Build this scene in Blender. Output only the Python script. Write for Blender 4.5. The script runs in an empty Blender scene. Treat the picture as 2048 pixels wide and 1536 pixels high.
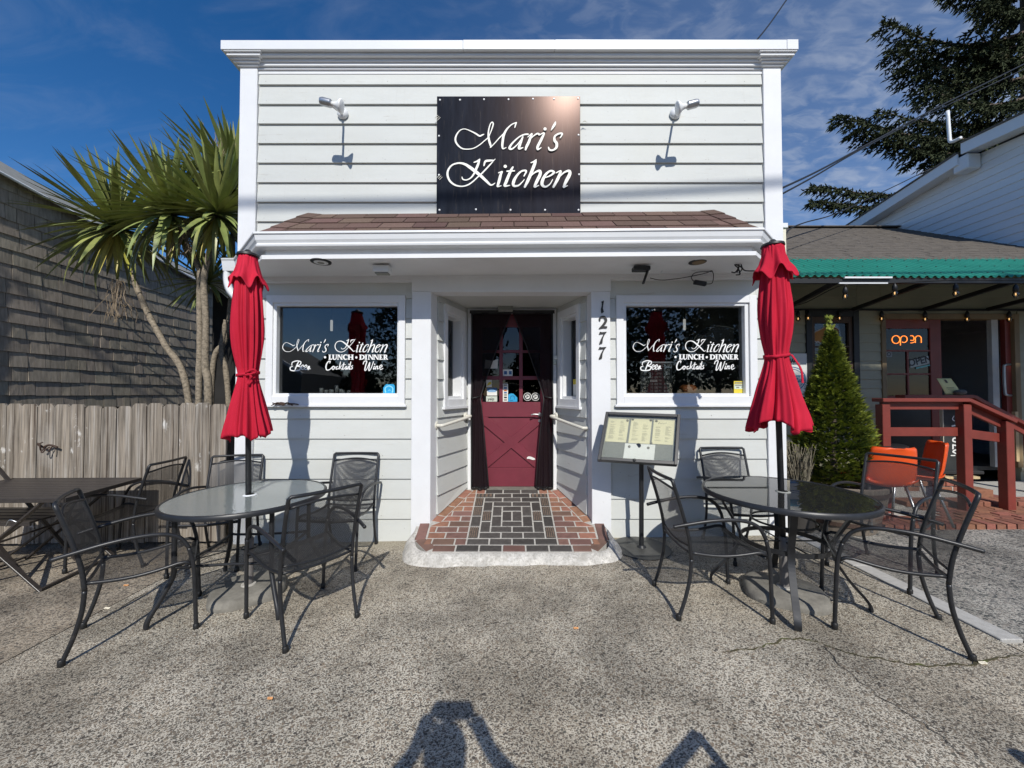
import bpy, math, random
from mathutils import Vector, Matrix, noise
R = math.radians
rnd = random.Random(7)
S = bpy.context.scene
COL = S.collection

# ------------------------------------------------------------------ camera, sky, sun, exposure
FPX, HC, PITCH, PY0 = 750.0, 1.45, R(1.2), 772.3
cam_d = bpy.data.cameras.new('camera'); cam = bpy.data.objects.new('camera', cam_d); COL.objects.link(cam)
cam_d.sensor_width = 36.0; cam_d.lens = 36.0*FPX/2048.0; cam_d.shift_y = (PY0-768.0)/2048.0
cam_d.clip_start = 0.02; cam_d.clip_end = 2000
cam.location = (0, 0, HC); cam.rotation_euler = (R(90)+PITCH, 0, 0)
S.camera = cam
SUN_DIR = Vector((-0.15, 1.0, -0.84)).normalized()
sun_d = bpy.data.lights.new('sun', 'SUN'); sun = bpy.data.objects.new('sun', sun_d); COL.objects.link(sun)
sun_d.energy = 4.25; sun_d.angle = R(0.5); sun_d.color = (1.0, 0.965, 0.90)
sun.rotation_euler = SUN_DIR.to_track_quat('-Z', 'Y').to_euler(); sun.location = (2, -12, 12)
W = bpy.data.worlds.new('World'); S.world = W; W.use_nodes = True
nt = W.node_tree; nt.nodes.clear()
N = nt.nodes.new; L = nt.links.new
wo = N('ShaderNodeOutputWorld'); bg = N('ShaderNodeBackground'); sky = N('ShaderNodeTexSky')
sky.sky_type = 'NISHITA'; sky.sun_disc = False
sky.sun_elevation = math.asin(-SUN_DIR.z); sky.sun_rotation = math.pi-math.atan2(0.15, 1.0)
sky.altitude = 600; sky.air_density = 1.0; sky.dust_density = 0.3; sky.ozone_density = 3.0
bg.inputs['Strength'].default_value = 0.075
# thin mackerel cloud, thicker towards +X, on a flat layer overhead
tc = N('ShaderNodeTexCoord'); sx = N('ShaderNodeSeparateXYZ'); L(tc.outputs['Generated'], sx.inputs[0])
def M(op, a, b=None, c=None, clamp=False):
    n = N('ShaderNodeMath'); n.operation = op; n.use_clamp = clamp
    for i, v in enumerate((a, b, c)):
        if v is None: continue
        if isinstance(v, (int, float)): n.inputs[i].default_value = v
        else: L(v, n.inputs[i])
    return n.outputs[0]
zz = M('ADD', M('MAXIMUM', sx.outputs['Z'], 0.0), 0.22)
cx = M('DIVIDE', sx.outputs['X'], zz); cy = M('DIVIDE', sx.outputs['Y'], zz)
cb = N('ShaderNodeCombineXYZ'); L(cx, cb.inputs[0]); L(cy, cb.inputs[1])
def nz(scale, detail, rough, rot=0.0, sc=(1, 1, 1), dist=0.0):
    mp = N('ShaderNodeMapping'); mp.inputs['Rotation'].default_value = (0, 0, rot); mp.inputs['Scale'].default_value = sc
    L(cb.outputs[0], mp.inputs['Vector'])
    n = N('ShaderNodeTexNoise'); n.inputs['Scale'].default_value = scale; n.inputs['Detail'].default_value = detail
    n.inputs['Roughness'].default_value = rough; n.inputs['Distortion'].default_value = dist
    L(mp.outputs[0], n.inputs['Vector']); return n.outputs['Fac']
def sstep(v, lo, hi):
    n = N('ShaderNodeMapRange'); n.interpolation_type = 'SMOOTHSTEP'
    n.inputs['From Min'].default_value = lo; n.inputs['From Max'].default_value = hi
    L(v, n.inputs['Value']); return n.outputs['Result']
puff = sstep(nz(15, 4, .55, .5, (1, 1.7, 1), .6), .40, .72)
wisp = sstep(nz(2.2, 6, .62, .9, (1, 3.0, 1), 1.2), .42, .78)
big = sstep(nz(.9, 3, .5), .35, .62)
side = sstep(cx, -.55, .95)
m1 = M('MULTIPLY', M('MULTIPLY', puff, side), M('ADD', M('MULTIPLY', big, .6), .4))
m2 = M('MULTIPLY', wisp, M('ADD', M('MULTIPLY', side, .16), .09))
base = M('MULTIPLY', side, .16)
cm = M('MULTIPLY', M('ADD', M('ADD', M('MULTIPLY', m1, .34), m2), base), 0.9, clamp=True)
mx = N('ShaderNodeMix'); mx.data_type = 'RGBA'; L(cm, mx.inputs['Factor'])
hs = N('ShaderNodeHueSaturation'); hs.inputs['Saturation'].default_value = 1.32; hs.inputs['Value'].default_value = 1.52
L(sky.outputs[0], hs.inputs['Color'])
tn = N('ShaderNodeMix'); tn.data_type = 'RGBA'; tn.blend_type = 'MULTIPLY'; tn.inputs['Factor'].default_value = 1.0; tn.inputs['B'].default_value = (1.05, .975, 1.05, 1)
L(hs.outputs[0], tn.inputs['A']); L(tn.outputs['Result'], mx.inputs['A'])
mx.inputs['B'].default_value = (7.6, 8.2, 9.2, 1)
L(mx.outputs['Result'], bg.inputs['Color']); L(bg.outputs[0], wo.inputs['Surface'])
vs = S.view_settings; vs.view_transform = 'Standard'; vs.look = 'None'; vs.exposure = 0.0; vs.gamma = 1.0; vs.use_curve_mapping = False
S.cycles.max_bounces = 10; S.cycles.transparent_max_bounces = 24; S.cycles.diffuse_bounces = 4; S.cycles.glossy_bounces = 4

# ------------------------------------------------------------------ helpers: picture measurements turned into places
def ray(px, py):
    u = (px-1024.0)/FPX; v = (PY0-py)/FPX
    return Vector((u, math.cos(PITCH)-v*math.sin(PITCH), math.sin(PITCH)+v*math.cos(PITCH)))
def P(px, py, Y):
    d = ray(px, py); t = Y/d.y
    return Vector((d.x*t, Y, HC+d.z*t))
def PX(px, py, X):
    d = ray(px, py); t = X/d.x
    return Vector((X, d.y*t, HC+d.z*t))
def gz(x): return 0.015*max(-9, min(9, x))+0.012
def G(px, py, dz=0.0):
    d = ray(px, py); t = 1.4/(-d.z)
    for _ in range(8): t = (HC-gz(d.x*t)-dz)/(-d.z)
    return Vector((d.x*t, d.y*t, HC+d.z*t))
def Zp(py, Y): return P(1024, py, Y).z
def Xp(px, Y): return P(px, 788, Y).x

# ------------------------------------------------------------------ objects
def wloc(o):
    v = Vector((0, 0, 0))
    while o is not None:
        v += o.location; o = o.parent
    return v
def tag(o, label=None, cat=None, group=None, kind=None):
    if label: o['label'] = label
    if cat: o['category'] = cat
    if group: o['group'] = group
    if kind: o['kind'] = kind
    return o
def thing(name, label, cat, loc=(0, 0, 0), group=None):
    o = bpy.data.objects.new(name, None); COL.objects.link(o); o.location = loc
    o.empty_display_size = .1
    return tag(o, label, cat, group)
def link(name, me, parent=None, mw=None):
    o = bpy.data.objects.new(name, me); COL.objects.link(o)
    if parent is not None: o.parent = parent
    if mw is not None: o.matrix_basis = mw
    return o
def copy_tree(o, parent=None):
    c = o.copy(); COL.objects.link(c)
    if parent is not None: c.parent = parent
    for ch in list(o.children): copy_tree(ch, c)
    return c
def frames(pts, closed=False):
    n = len(pts); T = []
    for i in range(n):
        a = pts[(i-1) % n] if (i > 0 or closed) else pts[i]
        b = pts[(i+1) % n] if (i < n-1 or closed) else pts[i]
        t = (b-a); T.append(t.normalized() if t.length > 1e-9 else Vector((0, 0, 1)))
    up = Vector((0, 0, 1)) if abs(T[0].z) < .9 else Vector((1, 0, 0))
    u = T[0].cross(up).normalized(); out = []
    for t in T:
        u = (u-t*u.dot(t)); u = u.normalized() if u.length > 1e-6 else t.orthogonal().normalized()
        out.append((t, u, t.cross(u)))
    return out
def cat(pts, n=6, closed=False):
    """Catmull-Rom through tuples of any length"""
    k = len(pts); out = []
    rng = range(k) if closed else range(k-1)
    for i in rng:
        if closed: q = [pts[(i+j) % k] for j in (-1, 0, 1, 2)]
        else: q = [pts[max(0, min(k-1, i+j))] for j in (-1, 0, 1, 2)]
        for s in range(n):
            t = s/n; t2 = t*t; t3 = t2*t
            out.append(tuple(.5*((2*b)+(-a+c)*t+(2*a-5*b+4*c-d)*t2+(-a+3*b-3*c+d)*t3) for a, b, c, d in zip(*q)))
    if not closed: out.append(tuple(pts[-1]))
    return out
def smooth_path(pts, n=6, closed=False): return [Vector(p) for p in cat([tuple(p) for p in pts], n, closed)]
class MB:
    def __init__(s): s.v = []; s.f = []; s.mi = []; s.m = 0
    def add(s, vs, fs):
        o = len(s.v); s.v.extend([Vector(p) for p in vs])
        for f in fs: s.f.append(tuple(i+o for i in f)); s.mi.append(s.m)
        return s
    def hexa(s, p):   # 4 bottom (ccw), 4 top
        return s.add(p, [(3, 2, 1, 0), (4, 5, 6, 7), (0, 1, 5, 4), (1, 2, 6, 5), (2, 3, 7, 6), (3, 0, 4, 7)])
    def box(s, x0, x1, y0, y1, z0, z1):
        return s.hexa([(x0, y0, z0), (x1, y0, z0), (x1, y1, z0), (x0, y1, z0), (x0, y0, z1), (x1, y0, z1), (x1, y1, z1), (x0, y1, z1)])
    def bar(s, a, b, w, h, up=(0, 0, 1)):
        a = Vector(a); b = Vector(b); t = (b-a).normalized(); up = Vector(up)
        if abs(t.dot(up)) > .98: up = Vector((0, 1, 0)) if abs(t.y) < .9 else Vector((1, 0, 0))
        u = t.cross(up).normalized()*w/2; v = u.cross(t).normalized()*h/2
        return s.hexa([a-u-v, a+u-v, b+u-v, b-u-v, a-u+v, a+u+v, b+u+v, b-u+v])
    def tube(s, pts, r, n=8, closed=False, flat=None):
        pts = [Vector(p) for p in pts]; fr = frames(pts, closed); k = len(pts); vs = []
        for i, (t, u, w) in enumerate(fr):
            rr = r[i] if isinstance(r, (list, tuple)) else r
            for j in range(n):
                a = 2*math.pi*j/n
                vs.append(pts[i]+u*(rr*math.cos(a))+w*(rr*math.sin(a)))
        fs = []
        for i in range(k if closed else k-1):
            i2 = (i+1) % k
            for j in range(n):
                j2 = (j+1) % n; fs.append((i*n+j, i*n+j2, i2*n+j2, i2*n+j))
        if not closed: fs += [tuple(range(n-1, -1, -1)), tuple((k-1)*n+j for j in range(n))]
        return s.add(vs, fs)
    def lathe(s, prof, c=(0, 0, 0), n=24, axis=None, cap=True):
        c = Vector(c); q = Vector((0, 0, 1)).rotation_difference(Vector(axis).normalized()) if axis else None
        vs = []
        for r, z in prof:
            for j in range(n):
                a = 2*math.pi*j/n; p = Vector((r*math.cos(a), r*math.sin(a), z))
                vs.append(c+(q @ p if q else p))
        fs = []
        for i in range(len(prof)-1):
            for j in range(n):
                j2 = (j+1) % n; fs.append((i*n+j, i*n+j2, (i+1)*n+j2, (i+1)*n+j))
        if cap: fs += [tuple(range(n-1, -1, -1)), tuple((len(prof)-1)*n+j for j in range(n))]
        return s.add(vs, fs)
    def prism(s, poly, ext):
        poly = [Vector(p) for p in poly]; e = Vector(ext); n = len(poly)
        fs = [tuple(range(n)), tuple(range(2*n-1, n-1, -1))]
        for i in range(n): fs.append((i, n+i, n+(i+1) % n, (i+1) % n))
        return s.add(poly+[p+e for p in poly], fs)
    def grid(s, fn, nu, nv, wrap=False):
        vs = [fn(i/nu, j/nv) for j in range(nv+1) for i in range(nu if wrap else nu+1)]
        w = nu if wrap else nu+1; fs = []
        for j in range(nv):
            for i in range(nu):
                i2 = (i+1) % w if wrap else i+1
                fs.append((j*w+i, j*w+i2, (j+1)*w+i2, (j+1)*w+i))
        return s.add(vs, fs)
    def sweep(s, path, prof, closed_prof=True):
        """path: xy points; prof: (outward offset, z); outward = right-hand side of travel"""
        pts = [Vector((p[0], p[1], 0)) for p in path]; k = len(pts); n = len(prof); vs = []
        zt = [p[2] if len(p) > 2 else 0 for p in path]
        for i in range(k):
            d0 = (pts[i]-pts[i-1]).normalized() if i > 0 else (pts[1]-pts[0]).normalized()
            d1 = (pts[i+1]-pts[i]).normalized() if i < k-1 else d0
            n0 = Vector((d0.y, -d0.x, 0)); n1 = Vector((d1.y, -d1.x, 0)); m = (n0+n1).normalized()
            sc = 1/max(.2, m.dot(n0))
            for o, z in prof: vs.append(pts[i]+m*(o*sc)+Vector((0, 0, z+zt[i])))
        fs = []
        for i in range(k-1):
            for j in range(n if closed_prof else n-1):
                j2 = (j+1) % n; fs.append((i*n+j, (i+1)*n+j, (i+1)*n+j2, i*n+j2))
        if closed_prof: fs += [tuple(range(n)), tuple((k-1)*n+j for j in range(n-1, -1, -1))]
        return s.add(vs, fs)
    def mesh(s, name, mats, smooth=False, off=None):
        me = bpy.data.meshes.new(name)
        vs = s.v if off is None else [p-off for p in s.v]
        me.from_pydata([tuple(p) for p in vs], [], s.f)
        for m in (mats if isinstance(mats, (list, tuple)) else [mats]): me.materials.append(m)
        if any(s.mi): me.polygons.foreach_set('material_index', s.mi)
        if smooth:
            me.polygons.foreach_set('use_smooth', [True]*len(me.polygons))
        me.update(); return me
    def build(s, name, mats, parent=None, smooth=False, bevel=0, fix=True, angle=None):
        me = s.mesh(name, mats, smooth, wloc(parent) if parent is not None else None)
        if fix:
            import bmesh
            bm = bmesh.new(); bm.from_mesh(me); bmesh.ops.recalc_face_normals(bm, faces=bm.faces); bm.to_mesh(me); bm.free()
        if smooth and angle is not None:
            try: me.set_sharp_from_angle(angle=R(angle))
            except Exception: pass
        o = link(name, me, parent)
        if bevel:
            b = o.modifiers.new('bevel', 'BEVEL'); b.width = bevel; b.segments = 1; b.limit_method = 'ANGLE'; b.angle_limit = R(40)
        return o

# ------------------------------------------------------------------ materials
MATS = {}
def mat(name, col, rough=.6, var=.12, scale=6.0, stretch=(1, 1, 1), bump=0.0, bscale=None, metal=0.0, spec=.5, rand=0.0,
        spots=None, emit=None, streak=None, detail=5, coat=0.0, hue=0.0):
    m = bpy.data.materials.new(name); m.use_nodes = True; t = m.node_tree; nd = t.nodes; lk = t.links
    b = nd['Principled BSDF']; b.inputs['Roughness'].default_value = rough; b.inputs['Metallic'].default_value = metal
    b.inputs['Specular IOR Level'].default_value = spec
    if coat: b.inputs['Coat Weight'].default_value = coat
    geo = nd.new('ShaderNodeNewGeometry'); oi = nd.new('ShaderNodeObjectInfo')
    ad = nd.new('ShaderNodeVectorMath'); ad.operation = 'ADD'; cbx = nd.new('ShaderNodeCombineXYZ')
    mu = nd.new('ShaderNodeMath'); mu.operation = 'MULTIPLY'; mu.inputs[1].default_value = 37.0 if rand else 0.0
    lk.new(oi.outputs['Random'], mu.inputs[0])
    for i in range(3): lk.new(mu.outputs[0], cbx.inputs[i])
    lk.new(geo.outputs['Position'], ad.inputs[0]); lk.new(cbx.outputs[0], ad.inputs[1])
    mp = nd.new('ShaderNodeMapping'); mp.inputs['Scale'].default_value = stretch; lk.new(ad.outputs[0], mp.inputs['Vector'])
    no = nd.new('ShaderNodeTexNoise'); no.inputs['Scale'].default_value = scale; no.inputs['Detail'].default_value = detail
    no.inputs['Roughness'].default_value = .6; lk.new(mp.outputs[0], no.inputs['Vector'])
    rp = nd.new('ShaderNodeValToRGB'); rp.color_ramp.elements[0].position = .3; rp.color_ramp.elements[1].position = .7
    c = Vector(col[:3])
    c0 = c*(1-var); c1 = c*(1+var)
    rp.color_ramp.elements[0].color = (*c0, 1); rp.color_ramp.elements[1].color = (*c1, 1)
    lk.new(no.outputs['Fac'], rp.inputs[0]); out = rp.outputs[0]
    def mixc(a, fac, colr):
        x = nd.new('ShaderNodeMix'); x.data_type = 'RGBA'; lk.new(a, x.inputs['A']); lk.new(fac, x.inputs['Factor'])
        x.inputs['B'].default_value = (*colr, 1); return x.outputs['Result']
    def ms(val, lo, hi, to=1.0):
        n = nd.new('ShaderNodeMapRange'); n.interpolation_type = 'SMOOTHSTEP'; n.inputs['From Min'].default_value = lo
        n.inputs['From Max'].default_value = hi; n.inputs['To Max'].default_value = to; lk.new(val, n.inputs['Value']); return n.outputs['Result']
    for sp in (spots or []):   # (scale, stretch, lo, hi, amount, colour)
        mp2 = nd.new('ShaderNodeMapping'); mp2.inputs['Scale'].default_value = sp[1]; lk.new(ad.outputs[0], mp2.inputs['Vector'])
        n2 = nd.new('ShaderNodeTexNoise'); n2.inputs['Scale'].default_value = sp[0]; n2.inputs['Detail'].default_value = 6
        n2.inputs['Roughness'].default_value = .65; lk.new(mp2.outputs[0], n2.inputs['Vector'])
        out = mixc(out, ms(n2.outputs['Fac'], sp[2], sp[3], sp[4]), sp[5])
    if rand:
        hsv = nd.new('ShaderNodeHueSaturation'); mr = nd.new('ShaderNodeMapRange')
        mr.inputs['To Min'].default_value = 1-rand; mr.inputs['To Max'].default_value = 1+rand
        lk.new(oi.outputs['Random'], mr.inputs['Value']); lk.new(mr.outputs[0], hsv.inputs['Value'])
        if hue:
            m2 = nd.new('ShaderNodeMath'); m2.operation = 'MULTIPLY'; m2.inputs[1].default_value = 7.31; lk.new(oi.outputs['Random'], m2.inputs[0])
            m3 = nd.new('ShaderNodeMath'); m3.operation = 'FRACT'; lk.new(m2.outputs[0], m3.inputs[0])
            mh = nd.new('ShaderNodeMapRange'); mh.inputs['To Min'].default_value = .5-hue; mh.inputs['To Max'].default_value = .5+hue
            lk.new(m3.outputs[0], mh.inputs['Value']); lk.new(mh.outputs[0], hsv.inputs['Hue'])
        lk.new(out, hsv.inputs['Color']); out = hsv.outputs[0]
    lk.new(out, b.inputs['Base Color'])
    if bump:
        nb = nd.new('ShaderNodeTexNoise'); nb.inputs['Scale'].default_value = bscale or scale*3; nb.inputs['Detail'].default_value = 4
        lk.new(mp.outputs[0], nb.inputs['Vector'])
        bp = nd.new('ShaderNodeBump'); bp.inputs['Strength'].default_value = 1.0; bp.inputs['Distance'].default_value = bump
        lk.new(nb.outputs['Fac'], bp.inputs['Height']); lk.new(bp.outputs[0], b.inputs['Normal'])
    if emit:
        b.inputs['Emission Color'].default_value = (*emit[0], 1); b.inputs['Emission Strength'].default_value = emit[1]
    MATS[name] = m; return m
def glass(name, tint, refl=.06, alpha=.8, rough=0.0, diffuse=None, bump=0, bscale=60):
    """sheet glass: see-through tint + mirror by angle (+ a little milky scatter)"""
    m = bpy.data.materials.new(name); m.use_nodes = True; t = m.node_tree; nd = t.nodes; lk = t.links; nd.clear()
    o = nd.new('ShaderNodeOutputMaterial'); tr = nd.new('ShaderNodeBsdfTransparent'); tr.inputs[0].default_value = (*tint, 1)
    gl = nd.new('ShaderNodeBsdfGlossy'); gl.inputs['Roughness'].default_value = rough
    fr = nd.new('ShaderNodeFresnel'); fr.inputs['IOR'].default_value = 1.5
    ma = nd.new('ShaderNodeMath'); ma.operation = 'MULTIPLY_ADD'; ma.inputs[1].default_value = 1.0; ma.inputs[2].default_value = refl; ma.use_clamp = True
    lk.new(fr.outputs[0], ma.inputs[0]); base = tr.outputs[0]
    if diffuse:
        df = nd.new('ShaderNodeBsdfDiffuse'); df.inputs[0].default_value = (*diffuse[0], 1)
        mx2 = nd.new('ShaderNodeMixShader'); mx2.inputs[0].default_value = diffuse[1]
        lk.new(base, mx2.inputs[1]); lk.new(df.outputs[0], mx2.inputs[2]); base = mx2.outputs[0]
    mx = nd.new('ShaderNodeMixShader'); lk.new(ma.outputs[0], mx.inputs[0]); lk.new(base, mx.inputs[1]); lk.new(gl.outputs[0], mx.inputs[2])
    if bump:
        geo = nd.new('ShaderNodeNewGeometry'); nb = nd.new('ShaderNodeTexNoise'); nb.inputs['Scale'].default_value = bscale
        lk.new(geo.outputs['Position'], nb.inputs['Vector']); bp = nd.new('ShaderNodeBump'); bp.inputs['Distance'].default_value = bump
        lk.new(nb.outputs['Fac'], bp.inputs['Height']); lk.new(bp.outputs[0], gl.inputs['Normal']); lk.new(bp.outputs[0], fr.inputs['Normal'])
    lk.new(mx.outputs[0], o.inputs[0]); MATS[name] = m; return m
def sheer(name, col, alpha):
    m = bpy.data.materials.new(name); m.use_nodes = True; t = m.node_tree; nd = t.nodes; lk = t.links; nd.clear()
    o = nd.new('ShaderNodeOutputMaterial'); tr = nd.new('ShaderNodeBsdfTransparent'); df = nd.new('ShaderNodeBsdfDiffuse'); df.inputs[0].default_value = (*col, 1)
    mx = nd.new('ShaderNodeMixShader'); mx.inputs[0].default_value = alpha; lk.new(tr.outputs[0], mx.inputs[1]); lk.new(df.outputs[0], mx.inputs[2])
    lk.new(mx.outputs[0], o.inputs[0]); MATS[name] = m; return m

WHITE = mat('white_paint', (.735, .745, .755), .55, .035, 3, spots=[(26, (1, 1, 1), .66, .74, .35, (.45, .43, .40)), (2.2, (1, 1, .35), .55, .80, .22, (.60, .59, .55))], bump=.0006, bscale=90)
SIDING = mat('pale_grey_siding', (.565, .58, .555), .6, .035, 2.5, stretch=(1, 1, 4), rand=.035,
             spots=[(7, (.35, 1, 3.5), .62, .72, .5, (.40, .38, .34)), (34, (1, 1, 1), .67, .72, .5, (.24, .23, .21)), (1.3, (1, 1, .3), .45, .75, .35, (.52, .52, .46)), (9, (5, 1, .12), .58, .75, .22, (.46, .45, .41))], bump=.0007, bscale=60)
ALU = mat('white_metal_paint', (.74, .755, .765), .38, .03, 3, spots=[(3, (1, 1, .6), .6, .8, .2, (.6, .6, .57))])
BLACKM = mat('charcoal_metal', (.017, .018, .020), .42, .2, 40, spec=.45, spots=[(14, (1, 1, 1), .6, .75, .25, (.10, .095, .085))])
CHAIRM = mat('charcoal_chair_paint', (.018, .019, .0215), .38, .2, 30, spec=.45, rand=.12, spots=[(20, (1, 1, 1), .6, .75, .3, (.11, .10, .09))])
MESHM = mat('charcoal_mesh', (.036, .036, .038), .42, .15, 40, spec=.5, rand=.1)
SIGNM = mat('dark_sign_board', (.017, .021, .030), .20, .25, 5, stretch=(4, 1, .5), spec=.055, spots=[(9, (5, 1, .45), .56, .75, .35, (.13, .115, .10)), (3, (1, 1, 1), .62, .8, .25, (.10, .07, .05))])
SIGNM.node_tree.nodes['Principled BSDF'].inputs['Specular Tint'].default_value = (1.0, .62, .50, 1)
LETTER = mat('cream_lettering', (.84, .83, .76), .5, .05, 20)
VINYL = mat('white_vinyl', (.85, .86, .85), .5, .02, 20)
REDCLOTH = mat('red_canopy_cloth', (.50, .018, .043), .85, .20, 4, spec=.12, bump=.0010, bscale=420, stretch=(1, 1, .35), spots=[(2.2, (1, 1, .5), .5, .75, .35, (.60, .045, .075)), (30, (1, 1, .3), .66, .76, .3, (.30, .012, .028))])
DOORRED = mat('maroon_door_paint', (.160, .024, .039), .42, .1, 5, spots=[(35, (1, 1, 1), .69, .73, .6, (.06, .012, .02)), (3, (1, 1, 1), .55, .8, .2, (.3, .1, .1))])
RAILRED = mat('barn_red_paint', (.19, .034, .023), .5, .14, 6, spots=[(30, (1, 1, .5), .70, .74, .6, (.55, .42, .35)), (5, (1, 1, .4), .55, .75, .3, (.12, .02, .015))], bump=.001)
SHAKE = mat('weathered_shake', (.32, .278, .222), .85, .28, 12, stretch=(3, 3, .35), rand=.12, bump=.002, bscale=22, spec=.25, hue=.012)
FENCEW = mat('weathered_fence_wood', (.215, .185, .150), .85, .55, 9, stretch=(5, 5, .22), rand=.14, bump=.003, bscale=14, spec=.2,
             spots=[(5.2, (1.3, 1, .7), .62, .70, .85, (.66, .64, .60)), (3, (14, 14, .3), .50, .66, .6, (.42, .39, .35)), (4, (9, 9, .14), .56, .64, .85, (.065, .048, .036)), (1.4, (1, 1, 1), .5, .8, .4, (.44, .42, .39))])
ASPHALT_R = mat('brown_roof_shingle', (.135, .088, .072), .9, .35, 120, rand=.22, hue=.018, bump=.002, bscale=240, spec=.2)
ASPHALT_G = mat('grey_brown_roof_shingle', (.125, .110, .094), .9, .4, 5, stretch=(1.2, 14, 14), spec=.2, bump=.002, bscale=60)
ROOFMEM = mat('grey_roofing', (.27, .27, .25), .85, .12, 20)
BRICKD = mat('dark_paver', (.062, .056, .051), .65, .25, 30, rand=.25, bump=.0012, bscale=120, spots=[(12, (1, 1, 1), .6, .8, .3, (.12, .10, .09))])
BRICKR = mat('red_paver', (.175, .098, .076), .8, .22, 14, rand=.22, hue=.012, bump=.0015, bscale=110, spots=[(7, (1, 1, 1), .48, .66, .55, (.115, .065, .05))])
BRICKO = mat('orange_paver', (.28, .135, .088), .8, .2, 14, rand=.16, hue=.01, bump=.0015, bscale=110, spots=[(8, (1, 1, 1), .55, .75, .4, (.18, .09, .06))])
MORTAR = mat('mortar', (.44, .42, .38), .9, .2, 40, bump=.002, bscale=150)
SKIRT = mat('flaking_white_concrete', (.54, .52, .48), .9, .25, 14, bump=.005, bscale=60, spots=[(60, (1, 1, 1), .48, .60, .6, (.30, .28, .245)), (9, (1, 1, 1), .52, .66, .6, (.36, .34, .30)), (5, (1, 1, 1), .55, .7, .4, (.75, .74, .72))])
CONC = mat('stained_concrete', (.20, .188, .162), .9, .25, 14, bump=.003, bscale=90, spots=[(6, (1, 1, 1), .48, .62, .6, (.14, .13, .11))])
STRIPC = mat('smooth_border_concrete', (.42, .41, .385), .9, .12, 30, bump=.001, bscale=200, spots=[(3, (1, 1, 1), .5, .75, .3, (.3, .28, .25))])
CREAM = mat('cream_siding', (.32, .305, .215), .6, .05, 3, rand=.03)
PALEH = mat('white_house_siding', (.70, .72, .74), .6, .03, 3, rand=.02)
GREENT = mat('green_corrugated_sheet', (.018, .20, .145), .45, .12, 3, spots=[(14, (1, .2, 1), .6, .8, .2, (.03, .12, .10)), (2.5, (1, 1, 1), .55, .8, .3, (.05, .30, .23))])
BLACK = mat('black_paint', (.012, .012, .012), .5, .2, 20)
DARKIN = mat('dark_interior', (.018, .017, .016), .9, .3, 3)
DARKWOOD = mat('dark_brown_trim', (.075, .045, .028), .6, .2, 8, stretch=(1, 1, .3))
OLIVE = mat('brown_door_trim', (.20, .14, .07), .6, .15, 8, stretch=(1, 1, .3))
ORANGE = mat('orange_plastic', (.74, .085, .010), .35, .05, 4, spec=.5, spots=[(5, (1, 1, 1), .6, .8, .2, (.4, .07, .03))])
STEEL = mat('galvanised_steel', (.45, .46, .47), .35, .1, 20, metal=.9)
GALV = mat('grey_pole', (.15, .14, .135), .5, .25, 25, spots=[(14, (1, 1, .5), .58, .7, .6, (.05, .045, .05))])
RUST = mat('rusty_iron', (.06, .035, .025), .8, .35, 60)
PAPER = mat('cream_paper', (.74, .69, .47), .7, .03, 20)
PAPERW = mat('white_paper', (.74, .74, .70), .7, .03, 20)
GREYB = mat('grey_felt_board', (.27, .275, .25), .9, .08, 60)
INK = mat('grey_print', (.25, .24, .2), .8, .2, 60)
BLUE = mat('blue_sticker', (.02, .33, .62), .5, .05, 20)
DBLUE = mat('dark_blue_print', (.03, .11, .26), .5, .05, 20)
YELLOW = mat('yellow_notice', (.70, .56, .05), .6, .05, 20)
WIN = glass('window_glass', (.66, .68, .69), refl=.035)
WIN2 = glass('door_glass', (.40, .40, .41), refl=.0)
CLEAR = glass('case_glass', (.92, .93, .92), refl=0.0)
FROST = glass('rain_textured_glass', (.80, .86, .83), refl=.10, rough=.08, diffuse=((.82, .90, .86), .30), bump=.0010, bscale=48)
SMOKE = glass('smoked_table_glass', (.36, .36, .34), refl=.04, rough=.01, diffuse=((.20, .20, .19), .12))
NET = sheer('black_insect_mesh', (.016, .014, .016), .84)
LEAFG = mat('strap_leaf_green', (.245, .275, .085), .42, .25, 6, rand=.38, hue=.02, spec=.5)
LEAFY = mat('yellow_strap_leaf', (.40, .36, .075), .5, .25, 6, rand=.25, hue=.02)
BARK = mat('grey_palm_bark', (.27, .225, .165), .9, .35, 40, bump=.006, bscale=55, spots=[(26, (1, 1, 1.6), .5, .62, .6, (.09, .075, .055))])
DRY = mat('dry_flower_stalk', (.24, .185, .125), .9, .3, 30)
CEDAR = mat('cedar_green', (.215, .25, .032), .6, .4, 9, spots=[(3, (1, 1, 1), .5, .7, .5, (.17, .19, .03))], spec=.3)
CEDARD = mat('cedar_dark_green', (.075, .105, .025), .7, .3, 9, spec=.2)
SPRUCE = mat('spruce_needles', (.040, .050, .024), .75, .35, 2.0, spec=.12, spots=[(3, (1, 1, 1), .58, .72, .45, (.085, .068, .032))])
SPRUCEB = mat('spruce_bark', (.10, .075, .055), .9, .3, 20)
TREEG = mat('far_leaf_green', (.05, .07, .02), .7, .35, 2)
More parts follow.
